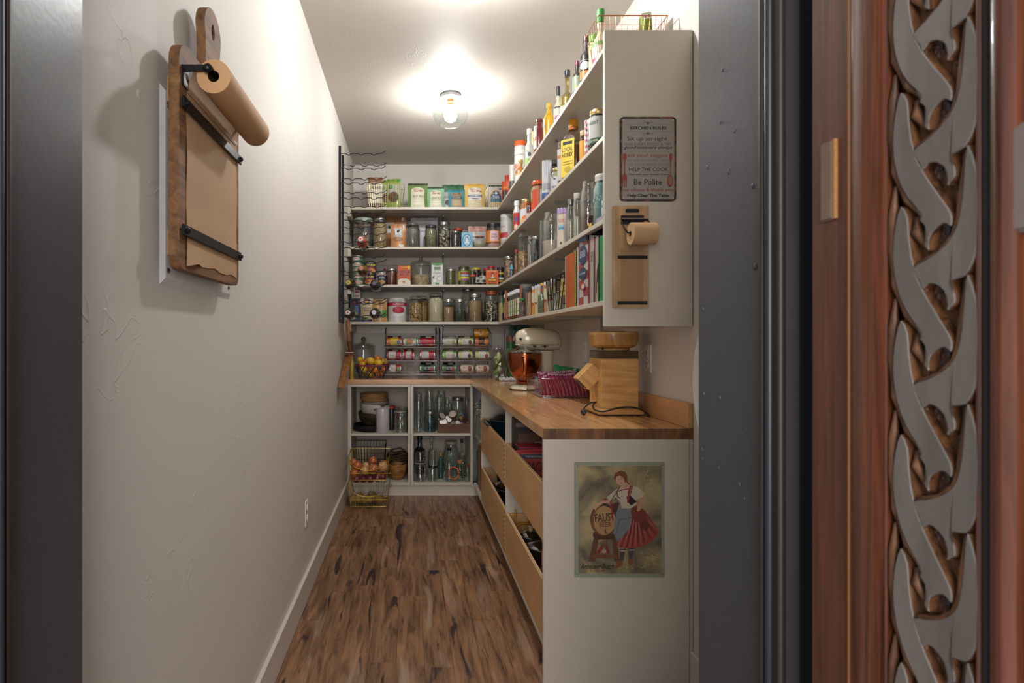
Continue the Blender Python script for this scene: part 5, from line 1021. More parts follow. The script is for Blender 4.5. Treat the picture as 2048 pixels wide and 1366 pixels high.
jar('dark narrow bottle between the brown rice and the bean jar', 963, 970, 605, Z4, 4.70, shape='open', lid=None, fill=.5, cont=M('2a1c18', .5))
jar('large jar of black and white beans with a wooden-orange lid, lowest shelf', 968, 997, 582, Z4, 4.60, shape='mason', lid='8a4424', fill=.66, cont=speck('1c1614', 'b3a88c', 95, '8c8068'))
jar('slim jar of ginger powder with dark lid at the shelf corner', 996.5, 1008, 583, Z4, 4.57, shape='wide', lid='2c2c2e', fill=.62, cont=M('a58a5c', .8), decs=[('r', .3, .7, .6, .2, '3c7040'), ('r', .35, .4, .5, .2, 'a5a03c'), ('r', .35, .18, .5, .2, '3a2c54')])

# ------------------------------------------------------------------ far worktop
jar('big empty glass cookie jar with knobbed lid at the left of the worktop', 704, 750, 673, ZT, 4.88, shape='cookie', lid='x', a=.18, seg=36)
bot('small yellow and red bottle behind the fruit, against the cookie jar', 700, 708, 707, ZT, 4.60, body='b59a2c', cap='8c2a34', neck=.5)
def can_rack(label, px0, px1, tops, yb=4.78):
    y0 = 4.60; xa, xb = X(px0, y0), X(px1, y0); cx = (xa+xb)/2; hw_ = (xb-xa)/2; o = T('can_rack', label, 'rack', (cx, y0, ZT)); C_ = metal('77757a', .3); H = Z(669, y0)-ZT
    L = []
    for s in (-1, 1):
        L += [([(s*hw_, 0, 0), (s*hw_, -.002, H)], False, 1.6), ([(s*hw_, .22, 0), (s*hw_, .22, H+.06), (s*hw_, 0, H)], False, 1.6)]
        for z in tops: L.append(([(s*hw_, .22, z+.05), (s*hw_, -.012, z)], False, 1.2))
    for z in tops:
        L += [([(-hw_, -.012, z), (hw_, -.012, z)], False, 1.5), ([(-hw_, -.014, z+.024), (hw_, -.014, z+.024)], False, .9), ([(-hw_, .22, z+.05), (hw_, .22, z+.05)], False, 1)]
        for t in (-1, -.333, .333, 1): L += [([(t*hw_, -.013, z), (t*hw_, -.014, z+.024)], False, .9), ([(t*hw_, -.012, z), (t*hw_, .22, z+.05)], False, .9)]
        for t in (-.8, -.5, -.16, .16, .5, .8): L += [([(t*hw_, -.012, z+.002), (t*hw_, .22, z+.052)], False, .8)]
    wires('wire_frame', L, .0021, C_, o, n=5); return o
RT_ = [Z(695, 4.6)-ZT, Z(722, 4.6)-ZT, Z(749, 4.6)-ZT]
can_rack('left chrome three-tier can rack on the far worktop', 769.5, 874, RT_); can_rack('right chrome three-tier can rack on the far worktop', 881, 983, RT_)
def rack_can(label, px0, px1, row, specs, body, dz=0, tilt=0, back=True, y=4.632, rough=.35):
    z = ZT+RT_[row]+.038+dz; x = X((px0+px1)/2, y); L = (px1-px0)*y/F; r = .0355
    o = T('tin_can', label, 'can', (x-L/2, y, z+(.004)), rot=(0, pi/2+tilt, 0), group='cans lying in the chrome racks')
    bm_ = M(body, rough); lathe('body', [(r*.97, 0), (r, .002), (r, L-.002), (r*.97, L)], bm_, o, 22)
    for zz in (0, L): lathe('rim', [(1e-6, zz), (r*.93, zz), (r*1.0, zz+.001), (r*1.035, zz), (r*1.035, zz-.0025 if zz else .0025), (r*1.0, zz-.003 if zz else .003)], metal('a9a7a2', .3), o, 20)
    # label printed round the can; axis of the can runs along its own z
    def sf(xx, zz, e): a = zz/r; rr_ = r+e; return (-sin(a)*rr_, -cos(a)*rr_, xx+L/2)
    decals(o, sf, L, 2*r, specs); return o
def B(word, c1, c2, c3, tc='2c2a28', wx=0): return [('r', 0, .1, .9, 1.5, c1), ('r', wx, .1, .5, 1.3, c2), ('t', wx, .1, .4, .3, tc, word), ('o', .28, .0, .22, .5, c3), ('r', 0, -.42, .9, .12, c3)]
R0 = [('yellow and orange can of hominy, top tier of left rack, leftmost', 774, 803, 0, B('MENUDO', 'b8601e', 'c9b02c', '3a5c8a', '7c2c24'), 'b8601e'), ('white can with green and carrot picture, top tier of left rack, middle', 807, 836, 0, [('o', -.1, .1, .5, .7, 'b0683a'), ('o', -.25, -.1, .2, .4, '4a8a3c'), ('r', .4, 0, .1, 1.4, '4a8a3c'), ('t', .1, .25, .4, .2, '6c6c64', 'PEAS')], 'b9b8b0'), ('plain red can, top tier of left rack, rightmost', 839, 869, 0, [('r', 0, .1, .9, .2, 'a03038'), ('o', .25, -.3, .16, .3, 'b8862c'), ('t', -.1, .3, .4, .12, 'b06a60', 'soup')], '9c1c2c'),
      ('red can with white label, middle tier of left rack, leftmost', 774, 802, 1, B('SAUCE', '9c1c30', 'b9b6ae', '8c2430', '2c3c2c', -.12), '9c1c30'), ('slightly tilted red and white can, middle tier of left rack', 806, 828, 1, B('SAUCE', '9c1c30', 'b9b6ae', 'b03a44', '2c5a3c'), '9c1c30'), ('red can with tall white label, middle tier of left rack, rightmost', 840, 869, 1, B('CHILI', 'a01c2c', 'b9b6ae', '8c2430', '3a3634', -.15), 'a01c2c'),
      ('red can with grey-white label, bottom tier of left rack, leftmost', 779, 802, 2, B('TOMATO', '9c1c30', 'b9b6ae', '3f8a50', '5a5652', -.2), '9c1c30'), ('green and red olive can, bottom tier of left rack, rightmost', 840, 869, 2, B('OLIVES', '2f6a40', '1c1c1e', '8c2430', 'b9b6ae'), '2f6a40'),
      ('grey-white can of garbanzo beans, top tier of right rack, leftmost', 885, 912, 0, B('GARBANZO', 'a9a79e', 'b9b6ac', '8a8040', '3a4048'), 'a9a79e'), ('can with black cherries and lime label, top tier of right rack, middle', 916, 946, 0, B('BEANS', 'a8b070', 'c4c2ba', '4a1c24', '2a4a2c'), 'a8b070'), ('orange and dark brown can, top tier of right rack, rightmost', 950, 976, 0, B('CHILI', 'b05a20', '201818', 'b87c3a', 'c98a3a'), 'b05a20'),
      ('pale can with green ends and pink edge, middle tier of right rack, leftmost', 885, 912, 1, B('SOUP', '6f9c48', 'b9b6ae', 'a86c8c', '8a6a5c'), '6f9c48'), ('lime-edged bean can, middle tier of right rack, middle', 916, 944, 1, B('PINTO', 'a8b070', 'c4c2ba', '3c1c20', '8c2c34'), 'a8b070'), ('lime-edged bean can with red berries, middle tier of right rack, rightmost', 950, 978, 1, B('BLACK', 'a8b070', 'c4c2ba', '7c1c28', '2a4a2c'), 'b0b884'),
      ('green and red olive can, bottom tier of right rack, leftmost', 885, 911, 2, B('OLIVES', '2f6a40', '1c1c1e', '8c2430', 'b9b6ae'), '2f6a40'), ('white can with red edge and almonds, bottom tier of right rack, middle', 920, 946, 2, [('o', .22, .1, .3, .7, '6c3426'), ('r', -.46, 0, .06, 1.5, '8c3424'), ('t', -.12, .2, .36, .2, '8c3424', 'MILK')], 'b5a796'), ('white can with red edge and almonds, bottom tier of right rack, rightmost', 950, 977, 2, [('o', .22, .1, .3, .7, '6c3426'), ('r', -.46, 0, .06, 1.5, '8c3424'), ('t', -.12, .2, .36, .2, '8c3424', 'MILK')], 'b5a796')]
for r0_ in R0: rack_can(*r0_)
rack_can('extra yellow-orange can balanced on top of the right rack', 947, 975, 0, [('o', 0, .1, .34, .8, 'c9a88c'), ('o', 0, .1, .22, .5, 'b0602c')], 'c08a28', dz=.074, y=4.66)
for k, (a, b_, row, c1) in enumerate([(774, 803, 0, '5c2020'), (839, 869, 0, '2c2c34'), (885, 912, 0, '8a8c80'), (916, 946, 0, '5a5c34'), (774, 802, 1, '8c1c30'), (885, 912, 1, '6f7c48'), (916, 944, 1, '7c8458'), (840, 869, 2, '1c1c1e'), (885, 911, 2, '1c1c1e'), (806, 828, 1, '8c1c30')]):
    rack_can('can behind the front one in %s rack, %s tier, near x %s' % ('left' if a < 875 else 'right', ['top', 'middle', 'bottom'][row], a) if 0 else ['dark red can behind the hominy can, left rack', 'dark blue can behind the plain red can, left rack', 'grey can behind the garbanzo can, right rack', 'olive-toned can behind the cherry can, right rack', 'red can behind the leftmost middle-tier can, left rack', 'green can behind the pink-edged can, right rack', 'lime can behind the pinto bean can, right rack', 'black can behind the olive can, left rack', 'black can behind the olive can, right rack', 'red can behind the tilted one, left rack'][k], a+1, b_-1, row, [('r', .1, .3, .4, .6, 'b0a890')], c1, dz=.016, y=4.712)
# plastic bag of vegetables
pb = T('vegetable_bag', 'clear crinkled plastic bag with green vegetables beside the mixer', 'bag', (X(997, 4.46), 4.46, ZT))
rg = random.Random(9); V = []; Fc = []; n_ = 18
for j in range(13):
    t = j/12; rad = (.066*(1-.15*t) if t < .45 else .066*(1-.25*t)*(1-.55*max(0, t-.5)))*(.85 if j == 0 else 1)
    for i in range(n_): a = 2*pi*i/n_; q = rad*(1+rg.uniform(-.16, .16)); V.append((q*cos(a)*1.05, q*sin(a)*.8, .24*t+rg.uniform(-.006, .006)*(j > 0)))
for j in range(12):
    for i in range(n_): Fc.append((j*n_+i, j*n_+(i+1) % n_, (j+1)*n_+(i+1) % n_, (j+1)*n_+i))
mk('bag_film', V, Fc, glass('e4e4e0', .22), pb)
tube('knot', [(-.02, 0, .235), (.0, 0, .25), (.02, .0, .238)], .012, glass('eeeeec', .45), pb, 8)
for i in range(7): 
    o = ball('vegetable', (rg.uniform(-.03, .03), rg.uniform(-.02, .02), .035+.024*i), .027, M(('55702c', '7c9048', 'a5a878', '46602a')[i % 4], .6, var=.2, bump=.4), pb, sz=1.5, sx=.8, seg=10, rings=7)
V = []; Fc = []; 
for j in range(6):
    for i in range(12): V.append((-.01+i*.0115, -.055-.012*j*(1+.3*sin(i*1.7)), .002+.022*abs(sin(i*1.3+j*.9))*(1-j/7)+.01*(j == 0)))
for j in range(5):
    for i in range(11): Fc.append((j*12+i, j*12+i+1, (j+1)*12+i+1, (j+1)*12+i))
mk('loose_film', V, Fc, M('b8b6b2', .3, var=.1), pb)
can('green coffee canister with copper lid behind the mixer bowl', 1013, 1031, 672, ZT, 4.50, body='2c6034', lid='7c4a30', lidh=.14, decs=[('r', 0, .62, 1.4, .2, '4a7c4c'), ('o', 0, .35, .9, .3, '3a6c3c'), ('t', 0, .62, .7, .08, 'b8c4b0', 'Organic')])
pouch('dark green coffee pouch with a tan label behind the mixer head', 1018, 1058, 652, ZT, 4.80, t=.06, body='1c4c40', strip='1a463a', rz=-.1, decs=[('r', 0, .62, .8, .4, '8a7a5c'), ('t', -.05, .74, .4, .05, '7c3a30', 'BEANS'), ('o', 0, .55, .4, .16, '6c5c44')])
carton('white packet standing left of the green coffee pouch', 1010, 1020, 657, ZT, 4.83, d=.04, body='a8a8a4')
# ------------------------------------------------------------------ right-hand shelves (seen along their length)
# topmost
cb = wire_basket('copper wire basket at the near end of the topmost shelf', .700, .960, 2.15, 2.30, Z1, Z1+.170, 'b5704e', taper=.84, nx=12, ny=6, nz=5, r=.0011)
o = T('bottle', 'sauce bottle with a tall green cap in the copper basket', 'bottle', (.737, 2.235, Z1+.004), -.5); bottle_parts(o, .030, .235, 'b5a68c', '3a8040', caph=.22, neck=.45, sh=.45, nk=.6, decs=[('r', 0, .28, 1.3, .3, 'c4bca8'), ('r', 0, .14, 1.3, .08, 'a03044'), ('r', 0, .4, 1.3, .06, '5c9c44')])
o = T('bottle', 'small bottle with a lime green cap at the back left of the copper basket', 'bottle', (.725, 2.285, Z1+.004), -.5); bottle_parts(o, .018, .165, 'b8a878', '62a040', caph=.2, neck=.8, sh=.7, nk=.75)
o = T('carton', 'lime green box with a cherry and berry picture in the copper basket', 'box', (.918, 2.225, Z1+.004), -.12, rot=(0, R(-4), R(-8))); carton_parts(o, .036, .205, .06, '6f7f24', [('r', 0, .93, .86, .1, 'c9ccc0'), ('o', -.18, .93, .24, .06, '9c2c34'), ('o', .25, .93, .2, .05, '24243c'), ('r', 0, .5, .2, .5, '55641c'), ('r', -.2, .45, .1, .4, '8a9a34')])
o = T('carton', 'beige packet leaning left of the lime green box', 'box', (.868, 2.235, Z1+.004), rot=(0, R(9), R(-6))); carton_parts(o, .03, .165, .05, 'b39a7a', [('r', .3, .7, .3, .4, '4a4458')])
rbot('tall dark vinegar bottle with maroon cap next to the copper basket', 1161, 1183, 72, Z1, body='1c1a20', cap='3c1a26', neck=.42, sh=.6, nk=.7, caph=.12, decs=[('o', 0, .40, .9, .16, 'b5b5b8'), ('r', 0, .22, 1.4, .16, 'b86a2c'), ('r', 0, .5, 1.4, .015, '8c8c90')])
rbot('dark green oil bottle with maroon foil cap, topmost shelf', 1146, 1163, 123, Z1, body='23281f', cap='5c1c34', neck=.45, sh=.62, nk=.72, caph=.14, decs=[('r', 0, .38, 1.2, .4, '7c8a78'), ('o', 0, .3, .3, .08, 'b0923a'), ('r', 0, .1, 1.2, .1, '4a3a44')])
rbot('clear bottle of pale yellow vinegar with black cap, topmost shelf', 1121, 1148, 141, Z1, body='d8cf9c', cap='1c1a1c', neck=.36, sh=.42, nk=.55, caph=.13, glassy=True, liquid='a89c5c', fill=.4, decs=[('r', 0, .15, 1, .16, 'b0a88c')])
rbot('dark-capped bottle with white and pink label, topmost shelf', 1108.5, 1124, 173, Z1, body='b5b298', cap='23232e', neck=.42, sh=.5, nk=.62, caph=.24, decs=[('r', 0, .3, 1.4, .34, 'b8b4a4'), ('o', .1, .2, .8, .14, 'a8607c'), ('r', 0, .46, 1.4, .03, '2a2a24')])
rbot('yellow mustard squeeze bottle, topmost shelf', 1087.5, 1109, 207, Z1, body='c79a18', cap='d0a21c', neck=.4, sh=.6, nk=.8, caph=.12, decs=[('r', -.3, .35, .4, .5, 'b88a1c'), ('t', -.3, .4, .3, .1, '5a4a6c', 'Mustard')])
rbot('red-brown barbecue sauce bottle with white label, topmost shelf', 1068, 1089.5, 239, Z1, body='6c2418', cap='5c1c14', neck=.55, sh=.7, nk=.8, caph=.08, decs=[('r', -.35, .5, .6, .6, 'b5b3ac'), ('r', -.35, .46, .5, .1, '9c2c28'), ('o', -.35, .7, .3, .1, '4a7c34')])
rbot('slim white bottle with green leaves, topmost shelf', 1050.5, 1067, 258, Z1, body='b9bab6', cap='c9c9c6', neck=.5, sh=.55, nk=.68, caph=.14, decs=[('o', -.1, .2, .9, .16, '7ca04c'), ('o', .2, .36, .4, .1, '33302e'), ('o', -.2, .45, .3, .06, '6a9c3c')])
rpouch('pale yellow pouch behind the slim white bottle', 1063, 1073, 262, Z1, front=.76, t=.03, body='c99f5a', decs=[('o', 0, .4, .8, .25, '33241c')])
rcan('white tub with a bright orange lid, topmost shelf', 1029, 1052.5, 284, Z1, body='b8b6b0', lid='c0501c', lidh=.10, front=.735, decs=[('r', 0, .66, 1.4, .3, 'c4c2bc'), ('t', 0, .72, .9, .04, '4a4644', 'protein'), ('r', -.2, .5, .8, .1, 'b87a68'), ('r', 0, .3, 1.4, .04, '8cae7c')])
rbot('small amber syrup bottle with orange band, topmost shelf', 1031, 1052, 320, Z1, body='8a5a22', cap='8a7438', neck=.36, sh=.52, nk=.7, caph=.14, front=.700, decs=[('r', 0, .38, 1.5, .07, 'c0762c'), ('r', 0, .2, 1.5, .28, 'b8b4b0')])
rcan('small white tub left of the amber syrup bottle', 1018.5, 1032, 331, Z1, body='b5b2ac', lid='bfbdb8', lidh=.12, front=.72, decs=[('r', 0, .35, 1.4, .3, '4a4448'), ('o', 0, .2, .8, .16, '9c4434')])
# second
rjar('large jar of dark liquid with gold lid and white label beside the end panel', 1179, 1212, 222, Z2, shape='wide', lid='c9b27a', fill=.9, cont=M('1a1214', .3), decs=[('r', -.12, .55, 1.1, .55, 'a8a9a4'), ('t', -.12, .68, .6, .08, '2c3c2c', 'RABBIT'), ('r', -.12, .27, 1.1, .12, '2c5044'), ('t', -.12, .27, .5, .05, 'b8bc8c', 'HILL FARM')])
rpouch('tall pink and white patterned packet, second shelf', 1169, 1182, 240, Z2, t=.03, front=.73, body='b9aeb0', decs=[('r', k_*.3-.3, .15+.13*j, .16, .06, 'a83a6c') for j in range(7) for k_ in range(3)]+[('r', 0, .1, .8, .12, '5a9c44')])
rjar('honey jar with orange label behind the big honey jug', 1160, 1173, 262, Z2, front=.74, shape='wide', lid='b9a070', fill=.8, cont=M('5c2c12', .25, coat=.4), decs=[('r', 0, .5, 1.4, .5, 'c08a1c')])
x, y, r = rr(1124, 1170, .698); hj = Z(241, y)-Z2; o = T('honey_jug', 'big flat-sided honey jug with yellow cap and yellow label, second shelf', 'jug', (x, y, Z2), -.75)
pr_ = [(0, .8), (.04, .94), (.08, 1), (.56, 1), (.68, .92), (.78, .62), (.83, .36), (.86, .33), (.90, .33)]
loft('glass_body', 'z', [(hj*a, 0, 0, r*b_*.92, r*b_*.82) for a, b_ in pr_], glass('e8dccc', .16), o, 28, p=3.2)
loft('honey', 'z', [(.004, 0, 0, r*.74, r*.66), (.05*hj, 0, 0, r*.88, r*.78), (.55*hj, 0, 0, r*.88, r*.78), (.555*hj, 0, 0, r*.5, r*.5)], M('58260f', .2, coat=.5, var=.12), o, 28, p=3.2)
lathe('cap', [(r*.36, .88*hj), (r*.40, .885*hj), (r*.40, .985*hj), (r*.36, hj)], M('c98a1c', .4), o, 24, cap=True); lathe('collar', [(r*.38, .84*hj), (r*.40, .85*hj), (r*.40, .875*hj)], M('a8601c', .4), o, 20)
decals(o, lambda xx, zz, e: (xx, -r*.835-e, zz), 2*r, hj, [('r', -.06, .36, .62, .60, 'c9b03a'), ('r', -.06, .60, .44, .05, '201c1a'), ('t', -.06, .50, .5, .07, '4a4224', 'LOCAL'), ('t', -.06, .41, .5, .07, '33301c', 'HONEY'), ('r', -.06, .30, .46, .006, '4a4224'), ('r', -.06, .26, .46, .006, '4a4224'), ('o', -.06, .18, .3, .1, 'a8902c')])
rjar('jar with white label and seeds left of the honey jug', 1115.5, 1128, 274, Z2, front=.71, shape='wide', lid=None, fill=.9, cont=speck('4a2c24', '8c6c54', 120), decs=[('r', 0, .45, 1.4, .6, 'b0aca6'), ('r', 0, .6, 1.4, .06, 'b0702c')])
rpouch('crumpled silver-white foil bag with blue foot, second shelf', 1083.5, 1104, 320, Z2, t=.05, front=.71, body='a8a9ad', decs=[('r', -.05, .14, .9, .24, '24407c'), ('p', [(-.2, .05), (0, .2), (.2, .05)], 'b8bcc4'), ('r', 0, .4, .8, .14, '8a8c92')])
rpouch('grey carton with black lettering behind the foil bag', 1096, 1119, 319, Z2, t=.05, front=.75, rz=-.3, body='8f8f90', decs=[('r', 0, .8, .5, .2, '33313a'), ('t', 0, .8, .4, .1, 'b0aeb0', 'TEA')])
rjar('cream spread jar with gold lid and black moustache label, second shelf', 1103, 1125, 337, Z2, shape='mason', lid='c9b27a', fill=.86, cont=M('8a8460', .6), front=.698, decs=[('r', 0, .35, 1.5, .55, 'b3b2b6'), ('p', [(-.5, .5), (-.2, .62), (0, .56), (.2, .62), (.5, .48), (.1, .5), (0, .48), (-.1, .5)], '2c2c3c'), ('t', 0, .2, .7, .1, '33304a', 'PEAR')])
rjar('peanut butter jar with orange lid and orange label, second shelf', 1063, 1091, 363, Z2, shape='wide', lid='c4511c', fill=.84, cont=M('9c6c48', .6, var=.15), front=.698, decs=[('r', -.25, .38, .9, .66, 'b83c1a'), ('r', .55, .38, .5, .66, 'b0aca4'), ('r', -.45, .55, .2, .4, '4f9c3c'), ('t', -.45, .55, .14, .2, 'c9d0c0', 'PB')])
rjar('gold-lidded jar of orange marmalade with white peach label', 1041, 1064, 399, Z2, shape='wide', lid='c9b27a', fill=.9, cont=M('9c561c', .3, var=.3, scale=60), front=.698, decs=[('r', 0, .32, 1.5, .56, 'b3b4b8'), ('o', .1, .24, .5, .22, 'c05a2c'), ('o', -.15, .14, .35, .16, 'c9922c')])
rjar('small cherry jar tucked in front of the peanut butter', 1053, 1065, 412, Z2, shape='wide', lid='8d8b88', fill=.9, cont=M('3a1418', .3), front=.696, decs=[('r', 0, .3, 1.5, .4, 'a8a49a'), ('o', 0, .5, .8, .2, '7c1c28')])
rbot('white bottle with green and red label, second shelf', 1026, 1042, 402, Z2, body='b5b3b0', cap='c4c2be', neck=.6, sh=.66, nk=.78, caph=.16, decs=[('r', -.5, .3, .3, .56, '4fa03a'), ('r', .1, .36, .8, .52, '9c1c24'), ('o', .1, .42, .4, .14, '243c74'), ('o', .1, .18, .5, .18, 'c0a890')])
rcan('ribbed silver tin with white rim and red-striped label at the corner', 1001, 1026, 430, Z2, front=.71, cat='can', name='tin_can', body='a8a6a2', lid='c4c2be', lidh=.10, decs=[('r', -.2, .5, 1.0, .62, 'b4b2b0'), ('r', -.2, .36, 1.0, .16, 'a02434'), ('t', -.2, .62, .6, .05, '9c4450', 'BAKING')])
# third
rjar('pale blue embossed quart jar with white lid beside the end panel', 1187, 1222, 350, Z3, tint='c4dde0', a=.30, fill=.84, cont=M('9cb8b8', .7, var=.05), lid='c4c0ba', front=.70, rz=-.35, decs=[('t', -.05, .55, 1.1, .16, '7c9c9c', 'Ball', .35), ('t', -.05, .36, .9, .05, '7c9c9c', 'PERFECT MASON')])
rjar('tall crystal-cut glass jar with brown sugar at the bottom', 1162, 1190, 358, Z3, shape='mason', lid=None, fill=.32, cont=M('5c3c34', .8, var=.1), bump=.45, a=.28, front=.698)
rjar('slim quart jar with white lid and pale grain, third shelf', 1147, 1163, 387, Z3, shape='wide', lid='b9b4aa', fill=.5, cont=M('a8a294', .8, var=.08), a=.22, front=.70)
rjar('glass jar half full of white rice, third shelf', 1133.5, 1149, 399, Z3, shape='mason', lid='8d8b88', fill=.55, cont=speck('a59f88', 'bfb9a2', 200), a=.22, front=.705)
rpouch('pink, cream and lilac sugar packet, third shelf', 1114, 1134.5, 416, Z3, t=.04, body='b0a0b4', front=.70, decs=[('r', 0, .45, .76, .8, 'bdb09c'), ('t', 0, .68, .6, .08, '9c3a4c', 'SUGAR'), ('r', 0, .52, .6, .12, '7fa8c4'), ('t', 0, .50, .6, .05, '24344c', 'POWDERED'), ('o', 0, .14, .2, .06, '4a3428'), ('r', 0, .92, .98, .12, '9a84ac')])
rpouch('large folded white paper bag top behind the sugar packet', 1108, 1150, 386, Z3, t=.06, front=.78, rz=-.2, body='8f8d8c')
rjar('very large glass jar with sugar in the bottom, third shelf', 1085, 1121, 421, Z3, shape='mason', lid=None, fill=.36, cont=M('b3a394', .9, var=.04, bump=.2), a=.26, bump=.3, front=.698, seg=28)
rjar('bluish glass jar left of the very large sugar jar', 1079, 1093, 437, Z3, shape='wide', lid=None, tint='bcd0cf', a=.3, front=.72)
rjar('jar of dark mixed beans with silver lid, third shelf', 1063.5, 1080, 473, Z3, shape='wide', fill=.85, tint='c8dadc', cont=speck('231c1a', '75685a', 90), a=.2, front=.698)
rjar('frosted glass jar behind the walnut jar, third shelf', 1055, 1067, 470, Z3, shape='clamp', lid='8d8b88', fill=.7, cont=M('77706f', .8), a=.3, front=.72)
rjar('clamp-lid jar of walnut pieces, third shelf', 1036, 1058, 464, Z3, shape='clamp', lid='8d8b88', fill=.54, cont=speck('6f4a2c', 'b08a60', 70), front=.698)
rjar('small jar of pink and red candy left of the walnuts', 1029, 1037.5, 500, Z3, shape='wide', lid='8c2c24', fill=.8, cont=speck('7c3424', 'a58a64', 120), front=.71)
rjar('pint jar of nuts with a blue ribbon at the third shelf corner', 1008, 1028, 513, Z3, shape='wide', fill=.86, cont=speck('5c3a30', 'b08c74', 80), front=.705)
x, y, r = rr(1008, 1028, .705)
rb_ = T('ribbon_tag', 'bright blue ribbon hanging on the pint jar of nuts', 'ribbon', (x+.006, y-r-.012, Z3+.02)); mk('ribbon', [(0, 0, 0), (.006, 0, 0), (.008, -.002, .07), (.002, -.002, .07), (-.008, 0, .075), (.014, -.004, .075), (.012, 0, .105), (.006, -.003, .115), (-.002, 0, .10)], [(0, 1, 2, 3), (4, 5, 6, 7, 8)], M('4a9cc4', .6), rb_)
# lowest: spices, basket and cookbooks
sr = T('spice_rack', 'slim copper-coloured rack holding the spice bottles on the lowest shelf', 'rack', (.702, 4.0, Z4))
ya, yb_ = F*.70/(1041-CX), F*.70/(1011-CX)
for yy in (yb_, yb_-.04, ya): box('rack_post', -.006, .004, yy-4.0-.006, yy-4.0+.006, 0, .225 if yy == yb_ else .205, M('9a5a34', .4, .3), sr)
tube('rack_rail', [(-.004, yb_-4, .012), (-.004, ya-4, .012)], .004, M('8a4a2c', .4, .3), sr); tube('rack_rail', [(.05, yb_-4, .012), (.05, ya-4, .012)], .004, M('8a4a2c', .4, .3), sr)
sc_ = ['8a5a34', '5c4430', 'a0683a', '6c4a34', '7c6438', '4a3828', '8c4a2c']
for k in range(7):
    px = 1014.5+k*4.1; x = .726; y = F*x/(px-CX); o = T('spice_bottle', 'white-capped spice bottle in the copper rack, %s' % ['farthest', 'second farthest', 'third farthest', 'middle one', 'third nearest', 'second nearest', 'nearest'][k], 'spice bottle', (x, y, Z4+.016), rz=-.35, group='white-capped spice bottles in the rack')
    h = .182; G = glass('d8d0c4', .14); v, f = boxg(-.021, .021, -.021, .021, 0, h*.86, .004); mk('bottle_body', v, f, G, o, smooth=True); box('spice', -.018, .018, -.018, .018, .003, h*.66, M(sc_[k], .8), o)
    box('cap', -.023, .023, -.023, .023, h*.86, h, M('bdbcc0', .4), o, b=.002); decals(o, S_box(.0425), .042, h, [('r', 0, .36, .8, .62, 'b3ad8f'), ('r', 0, .2, .5, .06, '4a7a3c'), ('t', 0, .45, .6, .05, '3a3a34', 'spice')])
    sf2 = lambda xx, zz, e: (-.02125-e, -xx, zz); decals(o, sf2, .042, h, [('r', 0, .36, .8, .62, 'b8b294'), ('r', 0, .5, .5, .08, '4a7a3c' if k % 2 else '7c3a2c')])
rcan('grey jar with a wide white lid rising behind the spice rack', 1041, 1064, 569, Z4, front=.76, cat='jar', name='spice_tub', body='8a8682', lid='bdbcb8', lidh=.10)
rjar('small green-lidded jar of nutmegs in front of the rack', 1038, 1052, 597, Z4, shape='wide', lid='1f6a34', fill=.8, cont=speck('4a3630', '84685a', 60), front=.69, decs=[('r', -.3, .42, .5, .1, '3f7040')])
for k, (a, b_, c1, cp_) in enumerate([(1051, 1058, '5c4430', '33302e'), (1056, 1064, '8a6a50', '33302e')]): rbot(['narrow dark-capped spice bottle right of the green-lidded jar', 'second dark-capped spice bottle, beside the turmeric bottle'][k], a, b_, 578, Z4, body=c1, cap=cp_, neck=.7, sh=.78, nk=.84, caph=.1, front=.71)
for k, (a, b_, t_, c1) in enumerate([(1063.5, 1071, 573, 'bf7a1c'), (1069.5, 1077, 571, 'b5aa88'), (1075, 1083, 569, 'b3a582'), (1081, 1089, 566, 'a8886c'), (1088, 1096, 564, 'a5704c'), (1094, 1103, 561, 'a39c84'), (1101, 1111, 558, '8f8470')]):
    rcan(['turmeric bottle with white cap and orange powder, lowest shelf', 'white-capped spice bottle directly right of the turmeric', 'white-capped spice bottle behind the glass of herbs', 'white-capped spice bottle right of the glass of herbs', 'white-capped bottle of red spice behind the dark basket', 'white-capped spice bottle behind the middle of the dark basket', 'tallest-looking white-capped bottle behind the dark basket'][k], a, b_, t_, Z4, front=.715, cat='spice bottle', name='spice_bottle', group='white-capped spice bottles along the lowest shelf', body=c1, lid='bdbcc0', lidh=.12, decs=[('r', 0, .62, 1.5, .34, 'b8b196'), ('o', 0, .4, .5, .08, '8c3a2c')])
rjar('open glass of dried green herbs, front of the lowest shelf', 1076, 1091.5, 588, Z4, shape='open', lid=None, fill=.92, cont=speck('3c4c2c', '7c8c60', 150), front=.688, a=.2)
o = rpouch('yellow and blue spice packet leaning by the dark basket', 1080, 1091, 566, Z4+.07, t=.02, front=.70, body='b8901c', decs=[('r', -.1, .5, .5, .7, '3a4470'), ('o', 0, .6, .3, .2, 'a83a2c')])
bx0, bx1 = .692, .93; y1_, y0_ = F*.70/(1094-CX), F*.70/(1132-CX)
db = T('wire_basket', 'dark brown wire basket of packets in front of the cookbooks', 'basket', (.79, (y0_+y1_)/2, Z4+.001))
hy = (y1_-y0_)/2; hxx = .095; IRN = M('33201a', .5, .4); L = []
def rg_(v): s = .62+.38*v; return [(-hxx, -hy*s, v*.165), (hxx, -hy*s, v*.165), (hxx, hy*s, v*.165), (-hxx, hy*s, v*.165)]
L = [(rg_(0), True, 1), (rg_(1), True, 1.3), (rg_(.5), True, .7)]+[[(-hxx, t*hy, .165), (-hxx, t*hy*.62, 0), (hxx, t*hy*.62, 0), (hxx, t*hy, .165)] for t in (-1, -.6, -.2, .2, .6, 1)]+[[(t*hxx, -hy, .165), (t*hxx, -hy*.62, 0), (t*hxx, hy*.62, 0), (t*hxx, hy, .165)] for t in (-.5, 0, .5)]
